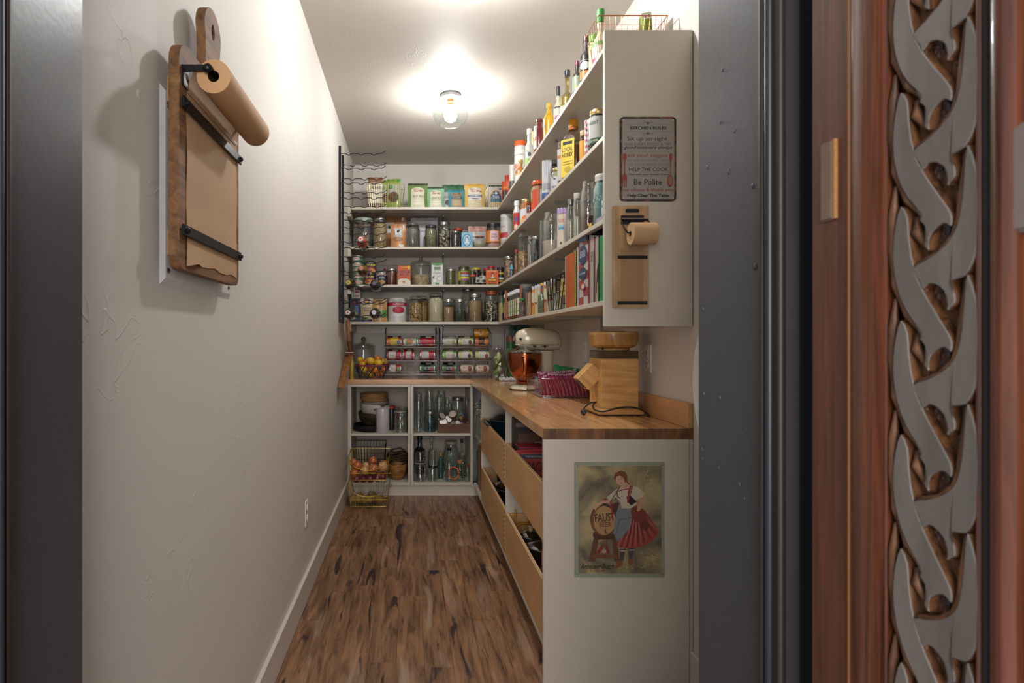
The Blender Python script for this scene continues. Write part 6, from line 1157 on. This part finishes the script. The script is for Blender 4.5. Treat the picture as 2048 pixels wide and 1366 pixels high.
wires('wire_grid', L, .0028, IRN, db, n=5); tube('handle_loop', [(-hxx-.002, hy*.75, .165), (-hxx-.004, hy*.6, .06), (-hxx-.004, hy*.3, .055), (-hxx-.002, hy*.15, .165)], .003, IRN, db)
o = T('glass_jar', 'black-lidded jar with pale yellow label standing in the dark basket', 'jar', (.755, db.location.y-.045, Z4+.03), -.6); jar_parts(o, .043, .155, 'wide', '141216', .9, M('3a2a24', .4), decs=[('r', 0, .5, .9, .5, 'a89c4c'), ('o', 0, .62, .5, .12, '2a2838')])
for k in range(9):
    o = T('spice_packet', 'flat spice packet in the dark basket, %s' % ['farthest', 'next to farthest', 'third from far end', 'fourth from far end', 'fifth from far end', 'sixth from far end', 'seventh from far end', 'next to nearest', 'nearest'][k], 'packet', (.745, db.location.y+.085-k*.021, Z4+.008), rot=(R(-28), 0, R(-25)), group='packets in the dark wire basket')
    pouch_parts(o, .085, .105 if k % 2 else .095, .006, ('3f5a34', '2c2422', 'a89a7c', '33241e', '5c6a3c', '2a2a20', '8c6a4c', '3a4a30', '241c1a')[k], [('r', 0, .5, .7, .3, ('b0a884', '9c8c5c')[k % 2])], seed=k)
def book(label, pxl, pxr, ptop, body, decs=(), depth=.21, pages=True, x0=.700, cat='book', tilt=0):
    ya_ = F*x0/(pxr-CX)+.002; yb2 = F*x0/(pxl-CX)-.001; t = yb2-ya_; ym = (ya_+yb2)/2; h = Z(ptop, ym)-Z4
    o = T('cookbook', label, cat, (x0, ym, Z4), rot=(tilt, 0, 0), group='cookbooks on the lowest shelf')
    if pages:
        mk('cover', *merge([boxg(0, .004, -t/2, t/2, 0, h), boxg(0, depth, -t/2, -t/2+.003, 0, h), boxg(0, depth, t/2-.003, t/2, 0, h)]), M(body, .4, var=.05), o)
        box('pages', .004, depth-.005, -t/2+.003, t/2-.003, .004, h-.004, M('b3a88f', .8, var=.08, scale=200), o)
    else: box('cover', 0, depth, -t/2, t/2, 0, h, M(body, .45, var=.05), o, b=.0015)
    if decs: decals(o, lambda xx, zz, e: (-e, -xx, zz), t, h, decs)
    return o
book('thick orange wood-patterned recipe box, first of the cookbook row', 1130, 1147, 509, 'a5501c', [('r', -.42, .5, .06, 1, 'bfb8ac')], pages=False, x0=.695)
book('lime yellow cookbook beside the orange recipe box', 1147.2, 1152.5, 500, '8f9434')
book('white spiral-bound cookbook with black coil', 1152.7, 1158, 494, 'a8a8a4', [('r', -.3, .02+.045*i, .3, .02, '1c1a1c') for i in range(21)])
book('red and white chequered cookbook with dark blue badges', 1158.2, 1177, 473, 'b0aba8', [('r', (i % 2)*.5-.25, .06+.125*i, .5, .12, '8c3a3a') for i in range(8)]+[('o', 0, .73, .84, .28, '1f3350'), ('t', 0, .77, .6, .05, 'b9c4d0', 'COOK'), ('t', 0, .72, .6, .05, 'b9c4d0', 'BOOK'), ('o', 0, .46, .8, .18, '24384f'), ('t', 0, .46, .6, .03, 'b9c4d0', 'HOME'), ('o', .05, .27, .5, .11, '9c3440'), ('o', .05, .27, .36, .07, 'b8b0ac'), ('p', [(-.5, 1), (.5, 1), (.5, .9), (-.5, .95)], '3a4a6c')])
book('grey-white cookbook with small title, right of the chequered one', 1177.2, 1189, 477, '9c9690', [('r', -.35, .5, .3, 1, '7c2c2c'), ('r', .42, .4, .1, .8, '2c6a44'), ('t', .1, .72, .3, .16, '55504c', 'RECIPES')])
book('worn white cookbook with red edge next to the green binder', 1189.2, 1198, 474, 'a09890', [('r', -.4, .5, .2, 1, '8c2c30'), ('p', [(-.2, .1), (.4, .3), (.45, .6), (.1, .5)], '33241c'), ('r', .3, .15, .3, .3, '9c8c80')])
book('bright green binder at the near end of the cookbook row', 1198.2, 1214, 470, '0f7a40', pages=False)
o = T('magazine_box', 'black box with yellow stripe lying on top of the cookbooks', 'box', (.705, 2.205, Z(470, 2.22)+.008)); carton_parts(o, .001, .001, .001, '1c1a1c') if 0 else box('box_body', 0, .17, -.12, .11, 0, .045, M('2a2624', .5), o, b=.001); box('yellow_stripe', -.0006, .171, .04, .075, .0, .0452, M('b89c1c', .5), o); box('grey_side', -.0008, .1705, -.1205, .015, .0, .0454, M('8c8a90', .5), o)

# ------------------------------------------------------------------ inside the open base cabinet: upper left compartment
ZM, ZB = .4905, .1055
def low(label, pxl, pxr, top, zb, y, **k): return jar(label, pxl, pxr, top, zb, y, **k)
def bowl(name, label, pxl, pxr, ptop, pbot, y, mat, foot=.45, tilt=0, cat='bowl', thick=.006, group=None, flare=.5):
    r = (pxr-pxl)/2*y/F; z0 = Z(pbot, y); h = Z(ptop, y)-z0; o = T(name, label, cat, (X((pxl+pxr)/2, y), y, z0), rot=(0, tilt, 0), group=group)
    ou = [(r*foot, 0)]+[(r*(foot+(1-foot)*sin(pi/2*t)**(1/flare*.5+.3)), h*(1-cos(pi/2*t))) for t in (.2, .4, .6, .8, 1)]
    lathe('bowl_body', ou+[(r-thick*.5, h+.001)]+[(a-thick, b_+thick*.6) for a, b_ in ou[::-1][:-1]]+[(1e-6, thick)], mat, o, 32, sharp=1.1); return o
PAN = M('1c1b1e', .45, .5)
o = bowl('skillet', 'black cast-iron skillet at the bottom of the bowl stack', 707, 776, 848, 862, 4.70, PAN, foot=.8, cat='pan'); box('handle', -.19, -.12, -.012, .012, .018, .028, PAN, o, b=.003)
bowl('wooden_bowl', 'dark brown bowl nested under the white bowl', 715, 776, 825, 848, 4.72, M('33261a', .4, var=.2), foot=.5, thick=.008, tilt=R(4))
bowl('mixing_bowl', 'white enamel mixing bowl tilted on the brown bowl', 719, 779, 808, 836, 4.71, M('b0aaa2', .35), foot=.5, tilt=R(4))
bowl('colander', 'pinkish grey bowl between the white bowl and the cane baskets', 722, 779, 803, 813, 4.72, M('8c8078', .5), foot=.6, tilt=R(-3))
CANE = wood('7c5530', 'b58a5a', 'x', 20, .7, rnd=.1, stretch=4)
for k in range(4):
    y = 4.72; o = T('proofing_basket', '%s in the pile of round cane proofing baskets' % ['lowest basket', 'second basket from below', 'third basket from below', 'topmost basket'][k], 'basket', (X(748.5, y), y, Z(804-k*3.6, y)-.004), rot=(0, R(2-k), 0), group='cane proofing baskets'); r = 27.5*y/F; L = []
    lathe('cane_wall', [(r*.80, 0), (r*.9, .010), (r*.97, .022), (r, .032), (r*.97, .032), (r*.86, .010), (1e-6, .006)], CANE, o, 32)
    wires('cane_coil', [([((r*(.84+.05*i))*cos(2*pi*q/28), (r*(.84+.05*i))*sin(2*pi*q/28), .006+.0085*i) for q in range(28)], True) for i in range(4)], .0042, CANE, o, n=6)
x, w_, h = pl(752, 779, 817, ZM, 4.59); o = T('canister', 'white enamel canister with wooden knob in front of the bowls', 'canister', (x, 4.59, ZM)); r = w_/2; WE = M('b3afb0', .3, coat=.4, var=.02)
lathe('body', [(r*.94, 0), (r, .006), (r, h*.97), (r*.98, h)], WE, o, 32, cap=True); lathe('lid', [(r*1.02, h), (r*1.03, h+.004), (r*.8, h+.009), (r*.3, h+.011)], WE, o, 32, cap=True); lathe('wooden_knob', [(.006, h+.011), (.007, h+.018), (.016, h+.020), (.017, h+.026), (.012, h+.028)], M('4a2a18', .4), o, 16, cap=True)
tube('handle', [(-r, 0, h*.95), (-r-.012, 0, h*.965), (-r-.018, 0, h*.94), (-r-.010, 0, h*.92)], .004, M('1c1a1a', .4), o, 8); decals(o, S_cyl(r), 2*r, h, [('t', .42, .14, .3, .02, '2c2a2a', 'coffee')])
o = T('insulated_jug', 'black and orange jug behind the white canister', 'jug', (X(783, 4.72), 4.72, ZM)); lathe('body', [(.034, 0), (.036, .01), (.036, .13), (.028, .17)], M('17171a', .4), o, 20, cap=True); lathe('collar', [(.029, .17), (.034, .175), (.034, .195), (.02, .20)], M('8c3c18', .4), o, 20, cap=True); tube('handle', [(.03, -.01, .19), (.055, -.015, .185), (.052, -.015, .11), (.035, -.01, .06)], .006, M('9c4818', .4), o, 8)
low('clear storage jar with domed glass lid, right of the white canister', 787, 814, 818, ZM, 4.60, shape='clamp', lid='b0b0aa', a=.24)
low('clear glass jar behind the domed one, upper left compartment', 794, 816, 812, ZM, 4.76, shape='wide', lid=None, a=.2)
# lower left compartment
wire_basket('black wire basket at the back of the lower left compartment', X(706, 4.75), X(771, 4.75), 4.62, 4.90, ZB, Z(887, 4.75), '1a1818', taper=.92, nx=10, ny=6, nz=5, r=.0016)
bowl('wooden_bowl', 'rough olive-wood mortar bowl in the lower left compartment', 776, 814, 929, 961, 4.64, wood('6c4420', 'b08244', 'x', 9, .45, rnd=0, stretch=3), foot=.22, thick=.010)
o = T('pestle', 'dark red wooden pestle leaning out of the olive-wood bowl', 'pestle', (X(790, 4.66), 4.66, Z(942, 4.66)), rot=(0, R(52), 0)); lathe('shaft', [(.012, 0), (.013, .02), (.009, .06), (.010, .10), (.011, .112)], M('4a1c14', .35, coat=.3), o, 14, cap=True)
o = T('vine_basket', 'dark twisted vine basket behind the olive-wood bowl', 'basket', (X(796, 4.83), 4.83, ZB)); wires('vine_weave', [([(.088*(1-.0*j)*cos(2*pi*q/24), .088*sin(2*pi*q/24), .02+.018*j+.006*sin(q*1.3+j)) for q in range(24)], True) for j in range(9)], .007, M('4c3420', .8, var=.3), o, n=6); tube('handle', [(-.085, 0, .16), (-.05, 0, .20), (.02, 0, .215), (.08, 0, .17)], .006, M('3a2618', .8), o)
# upper right compartment
G2 = dict(a=.22)
low('tall ribbed clear bottle jar at the left front, upper right compartment', 828, 846, 797, ZM, 4.60, shape='wide', lid=None, **G2)
low('aqua blue glass jar with narrow shoulders in the upper right compartment', 848, 872, 823, ZM, 4.62, shape='mason', lid='8d8b88', tint='b4d8dc', a=.24)
for k, a_ in enumerate([(829, 846, 784, 4.84, 'mason', 'clear quart jar behind the ribbed bottle jar'), (852, 868, 785, 4.74, 'mason', 'clear jar rising directly behind the aqua jar'), (849, 868, 776, 4.88, 'mason', 'tallest clear jar at the back, above the aqua jar'), (868, 888, 790, 4.74, 'mason', 'embossed clear jar left of the lid crate'), (872, 893, 778, 4.90, 'mason', 'tall jar at the back behind the embossed one'), (886, 903, 796, 4.80, 'mason', 'clear jar with wide shoulder behind the lid crate'), (903, 928, 794, 4.80, 'wide', 'wide clear jar with clamp band behind the lid crate'), (893, 906, 803, 4.90, 'wide', 'small clear jug at the back of the upper right compartment'), (927, 940, 790, 4.86, 'wide', 'clear jar in the back right corner of the upper right compartment')]):
    low(a_[5], a_[0], a_[1], a_[2], ZM, a_[3], shape=a_[4], lid='8d8b88' if k in (6,) else None, bump=.5 if k in (3, 1) else 0, **G2)
cr = T('wooden_crate', 'small dark wooden crate full of jar lids', 'crate', (X(908.5, 4.60), 4.60, ZM)); CW = wood('3a2012', '6a4224', 'x', 10, .6, rnd=.1); hw_ = 33.2*4.6/F; 
box('front_board', -hw_, hw_, -.055, -.046, 0, .072, CW, cr); box('back_board', -hw_, hw_, .046, .055, 0, .085, CW, cr); box('side_board', -hw_, -hw_+.009, -.0455, .0455, 0, .085, CW, cr); box('side_board', hw_-.009, hw_, -.0455, .0455, 0, .085, CW, cr); box('base_board', -hw_+.009, hw_-.009, -.0455, .0455, 0, .006, CW, cr)
rl_ = random.Random(8)
LIDS = [(884, 831, 8, 20, 'rust'), (887, 843, 8.5, -10, ''), (905, 828, 9.5, -12, 'rust'), (896, 838, 7, 25, ''), (915, 846, 6, 10, 'rust'), (931, 840, 7.5, 75, 'dark'), (922, 836, 6, 30, 'tan'), (891, 850, 8, 8, ''), (905, 847, 6, -40, ''), (926, 848, 6, -20, '')]
for k, (px, py, rp_, tl, kd) in enumerate(LIDS):
    y = 4.60-.02*(k % 3); o = T('canning_top', 'metal jar lid heaped in the crate, %s' % ['upper left with red rim', 'left, silvery and low', 'largest, top centre with red rim', 'left of centre, leaning', 'small white, low right of centre', 'standing on edge at the right', 'tan one, right of centre at the back', 'lowest at the left front', 'tipped one in the middle front', 'at the right front corner'][k], 'lid', (X(px, y), y, Z(py, y)), rot=(R(62)+rl_.uniform(-.3, .3), R(tl), rl_.uniform(-.4, .4)), group='jar lids in the wooden crate'); r = rp_*y/F
    col = {'rust': '8c8078', 'dark': '4a2c20', 'tan': 'a5804c', '': '8f8d8a'}[kd]
    lathe('disc', [(1e-6, .002), (r*.82, .002)], M('b0aaa2' if kd in ('rust', '') else col, .3, .3), o, 24); lathe('band', [(r*.8, .0015), (r*.86, .004), (r, .0035), (r*1.02, 0), (r, -.008)], metal('8d8b88', .3) if kd != 'rust' else M('5c2a22', .4, .4), o, 24)
o = T('stopper', 'green and blue plastic wedge standing in the lid crate', 'lid', (X(921, 4.64), 4.64, Z(838, 4.64))); mk('wedge', [(-.035, 0, 0), (.005, 0, 0), (.0, 0, .075), (.005, .01, 0), (.035, .01, 0), (.0, .012, .075)], [(0, 1, 2), (3, 4, 5)], M('3f6a34', .4), o); mk('blue_side', [(.006, -.001, 0), (.04, -.001, 0), (.001, .0, .075)], [(0, 1, 2)], M('34486c', .4), o)
# lower right compartment
low('square clear jar with clamp lid, front left of the lower right compartment', 827, 853, 921, ZB, 4.59, shape='clamp', lid='a8a89e', **G2)
o = low('small round jar balanced on the square clamp jar', 830, 851, 903, Z(921, 4.59)+.001, 4.60, shape='wide', lid='8d8b88', **G2)
low('pint jar with black rubber ring lid, lower right compartment', 855, 876, 931, ZB, 4.59, shape='wide', lid='16161a', **G2)
low('clear bottle jar standing on the black-ringed pint jar', 857, 876, 897, Z(931, 4.59)+.001, 4.60, shape='mason', lid=None, **G2)
bot('slim blue-green bottle with cork, lower right compartment', 875, 888, 904, ZB, 4.66, body='b8dcdf', cap='a8845c', glassy=True, neck=.42, sh=.6, nk=.75, caph=.16)
low('conical glass flask with black cap, lower right compartment', 884, 913, 896, ZB, 4.60, shape='flask', lid='1c1a1c', tint='e2f0ee', **G2)
low('big round glass jar with white lid at the back, lower right compartment', 884, 920, 882, ZB+.02, 4.80, shape='globe', lid='a39c90', **G2)
bot('tall clear liquor bottle with black cap at the back right', 917, 930, 878, ZB, 4.74, body='eef3ee', cap='1c1a1c', glassy=True, neck=.36, sh=.55, nk=.7, caph=.09)
bot('dark green bottle at the back left of the lower right compartment', 829, 850, 872, ZB, 4.84, body='1c2420', cap='141414', neck=.4)
bot('clear long-necked bottle behind the stacked jars', 856, 870, 874, ZB, 4.80, body='eef3ee', cap='a8a8a0', glassy=True, neck=.4)
bot('corked clear bottle right of the orange ring, lower right compartment', 912, 928, 919, ZB, 4.59, body='eef3ee', cap='9c6c44', glassy=True, neck=.6, sh=.72, nk=.8, caph=.16)
bot('short swing bottle with red-brown stopper at the far right front', 928.5, 941, 928, ZB, 4.57, body='eef3ee', cap='7c3a20', glassy=True, neck=.5, sh=.7, nk=.82, caph=.1)
bot('clear bottle with swing wire between the two corked bottles', 920, 932, 905, ZB, 4.68, body='eef3ee', cap='8d8b88', glassy=True, neck=.4)
low('clear tumbler behind the swing bottles, lower right compartment', 930, 941, 912, ZB, 4.72, shape='open', lid=None, **G2)
og = T('jar_ring', 'bright orange silicone ring leaning against the flask', 'ring', (X(907.5, 4.535), 4.535, Z(946.5, 4.535))); tube('ring', [(.040*cos(2*pi*q/28), .012*sin(2*pi*q/28), .044*sin(2*pi*q/28)) for q in range(28)], .0055, M('c0561c', .5), og, 8, closed=True)

# ------------------------------------------------------------------ corner bay of the right-hand cabinet
low2 = lambda label, pxl, pxr, top, zb, y, **k: jar(label, pxl, pxr, top, zb, y, **k)
for lab_, a, b_, t_, y, sh in [('tall clamp-lid jar in the dark corner bay', 947, 963, 806, 4.33, 'clamp'), ('smaller clamp-lid jar in front, corner bay', 954, 970, 818, 4.14, 'clamp'), ('clear jar at the back of the corner bay', 958, 976, 800, 4.42, 'wide')]: low2(lab_, a, b_, t_, .4805, y, shape=sh, lid='8d8b88' if sh == 'wide' else '8c8c86', a=.26)
for k, (px, t_, c1, hh_) in enumerate([(948, 925, '1c2c54', .26), (953.5, 910, '4a6c24', .31), (959, 893, 'a01c28', .36), (963.5, 930, '1f4a64', .25), (966, 950, '141e48', .20)]):
    y = 4.46-k*.088; x0 = .512; o = T('book', ['navy blue book in the corner bay, farthest', 'green book in the corner bay', 'tall red book in the corner bay', 'teal patterned book in the corner bay', 'short dark blue book in the corner bay, nearest'][k], 'book', (x0, y, .1085), group='books in the corner bay'); box('cover', 0, .20, -.028, .028, 0, hh_, M(c1, .5, var=.1), o, b=.001); box('spine_label', -.0006, .0, -.02, .02, hh_*.25, hh_*.7, M('8c9098' if k in (0, 4) else c1, .5), o)
# ------------------------------------------------------------------ in the drawers
do = T('dutch_oven', 'dark teal enamelled pot with side handles in the far upper drawer', 'pot', (.685, 3.77, .4775)); TE = M('0f2733', .3, coat=.5, var=.05)
lathe('pot_body', [(.12, 0), (.145, .01), (.16, .06), (.163, .215), (.168, .225)], TE, do, 40); lathe('lid', [(.170, .226), (.170, .236), (.12, .262), (.03, .275), (.03, .28)], TE, do, 40, cap=True); lathe('lid_knob', [(.008, .28), (.008, .29), (.02, .297), (.018, .305)], M('14181c', .3, .6), do, 18, cap=True)
for s in (-1, 1): tube('side_handle', [(s*.158*cos(a)-s*0, .158*sin(a), .20) if abs(a) > .32 else (s*.195, a*.16/.35, .205) for a in (-.38, -.3, -.15, 0, .15, .3, .38)], .009, TE, do, 8)
o = T('brass_pan', 'brass-coloured pan lid leaning at the near end of the far upper drawer', 'pan', (.60, 3.16, .50), rot=(0, R(-55), 0)); lathe('pan_body', [(1e-6, 0), (.05, .004), (.085, .02), (.09, .028)], M('8a6c34', .3, .8), o, 28)
o = T('slow_cooker', 'black glass-lidded cooker in the far lower drawer', 'cooker', (.69, 3.60, .1325)); lathe('body', [(.14, 0), (.16, .02), (.165, .17)], M('17151a', .35), o, 32, cap=True); lathe('glass_lid', [(.165, .172), (.16, .185), (.09, .215), (.02, .225)], glass('4a4444', .35), o, 32, cap=True); tube('rim', [(.166*cos(2*pi*q/32), .166*sin(2*pi*q/32), .174) for q in range(32)], .005, metal('6c6864'), o, 6, closed=True)
tube('handle', [(-.15, -.08, .16), (-.19, -.02, .19), (-.19, .04, .19), (-.15, .08, .16)], .009, M('141216', .4), o, 8)
o = T('appliance_bag', 'dark crumpled appliance bag behind the cooker, far lower drawer', 'bag', (.72, 3.87, .1325)); pouch_parts(o, .30, .26, .16, '1f1a1c')
o = T('carton', 'tall dark brown box with copper stripe at the back of the near upper drawer', 'box', (.672, 2.905, .4925), rot=(0, 0, 0)); carton_parts(o, .31, .34, .10, '241713', [('r', 0, .92, .98, .06, '6c5a50'), ('r', 0, .45, .9, .7, '55301c'), ('o', .05, .42, .8, .66, '3a1c1c'), ('o', .05, .42, .74, .6, '5c2a24'), ('o', .05, .42, .58, .46, '17131a'), ('t', .05, .66, .5, .05, '9c8070', 'WHOLE BEAN'), ('o', 0, .45, .2, .16, '8a8078'), ('o', .16, .40, .18, .14, '8a8078'), ('o', .05, .32, .2, .1, '77706a')])
o = T('carton', 'red-topped dark blue carton in front of the brown box', 'box', (.675, 2.79, .4925)); carton_parts(o, .32, .225, .10, '1f2238', [('r', 0, .5, .94, .2, '4a3a34')], topc='8c1c28')
bk_ = T('magazine', 'red magazine lettered BACK in the near upper drawer', 'magazine', (.672, 2.675, .4925), rot=(R(-6), 0, 0)); carton_parts(bk_, .32, .212, .018, 'a02c24', [('r', 0, .90, .98, .10, '2c3444'), ('t', -.20, .90, .46, .04, 'a8a8a4', 'THE NATIONAL PLANET SALE'), ('t', -.27, .68, .27, .22, '3c1210', 'BACK'), ('t', -.25, .38, .27, .22, '3c1210', 'STYLE')])
o = T('magazine', 'second red magazine edge sticking up behind the lettered one', 'magazine', (.672, 2.71, .4925), rot=(R(-6), R(-3), 0)); carton_parts(o, .32, .222, .015, 'a3202c')
o = T('glass_jar', 'small jar of white cream with pale lid at the near end of the upper drawer', 'jar', (.558, 2.40, .4925)); jar_parts(o, .050, .15, 'wide', 'b0a894', .85, M('a8a294', .7), a=.2)
cl = T('tongs', 'yellow-orange plastic clamps standing in the near lower drawer', 'tongs', (.555, 2.88, .1325)); YE = M('b87c14', .4)
tube('arm', [(-.03, .02, .0), (-.028, .02, .24)], .0045, YE, cl, 6); tube('arm', [(.05, .05, .0), (.035, .04, .27)], .0045, YE, cl, 6); tube('bridge', [(-.028, .02, .15), (.0, .03, .165), (.042, .045, .16)], .006, YE, cl, 6); tube('arm', [(-.028, .02, .12), (.03, -.05, .08)], .0045, YE, cl, 6)
for k, (x, y, z, r, nm_) in enumerate([(.602, 2.56, .30, .088, 'large glass pot lid lying in the near lower drawer'), (.568, 2.74, .29, .05, 'small glass dish in the near lower drawer')]):
    o = T('pot_cover', nm_, 'lid', (x, y, z), rot=(R(-6), R(6), 0)); lathe('glass', [(r, 0), (r*.9, .012), (r*.5, .026), (r*.15, .03)], glass('a8a8a4', .3), o, 32); tube('metal_rim', [(r*1.01*cos(2*pi*q/32), r*1.01*sin(2*pi*q/32), 0) for q in range(32)], .004, metal('8c8a86'), o, 6, closed=True); lathe('knob', [(.01, .03), (.012, .042), (.016, .046), (.01, .052)], M('b09c74', .5), o, 14, cap=True)
    lathe('stand_pot', [(r*.9, -z+.1335), (r*.95, -z+.15), (r*.98, -.004)], M('1f1c1e', .4), o, 24)
o = T('hand_mixer', 'black hand mixer with yellow-green tip in the near lower drawer', 'mixer', (.76, 2.70, .1325)); loft('body', 'z', [(0, 0, 0, .05, .06), (.16, 0, 0, .055, .07), (.22, -.01, 0, .05, .06), (.255, -.02, 0, .02, .03)], M('18161a', .35), o, 20); box('tip', -.062, -.054, -.03, -.01, .14, .21, M('8c9c24', .4), o)
o = T('grater_jar', 'clear plastic jar with dried contents at the near end of the lower drawer', 'jar', (.562, 2.38, .1325)); jar_parts(o, .052, .20, 'open', None, .7, speck('6c5c54', 'a39890', 90), a=.3)
o = T('spatula', 'orange-handled spatula standing in the near lower drawer', 'spatula', (.532, 2.30, .1325), rot=(R(4), 0, 0)); box('blade', -.02, .02, -.003, .003, 0, .14, M('1c1a1a', .4), o); box('handle', -.012, .012, -.01, .01, .14, .262, M('c0511a', .4), o, b=.004)
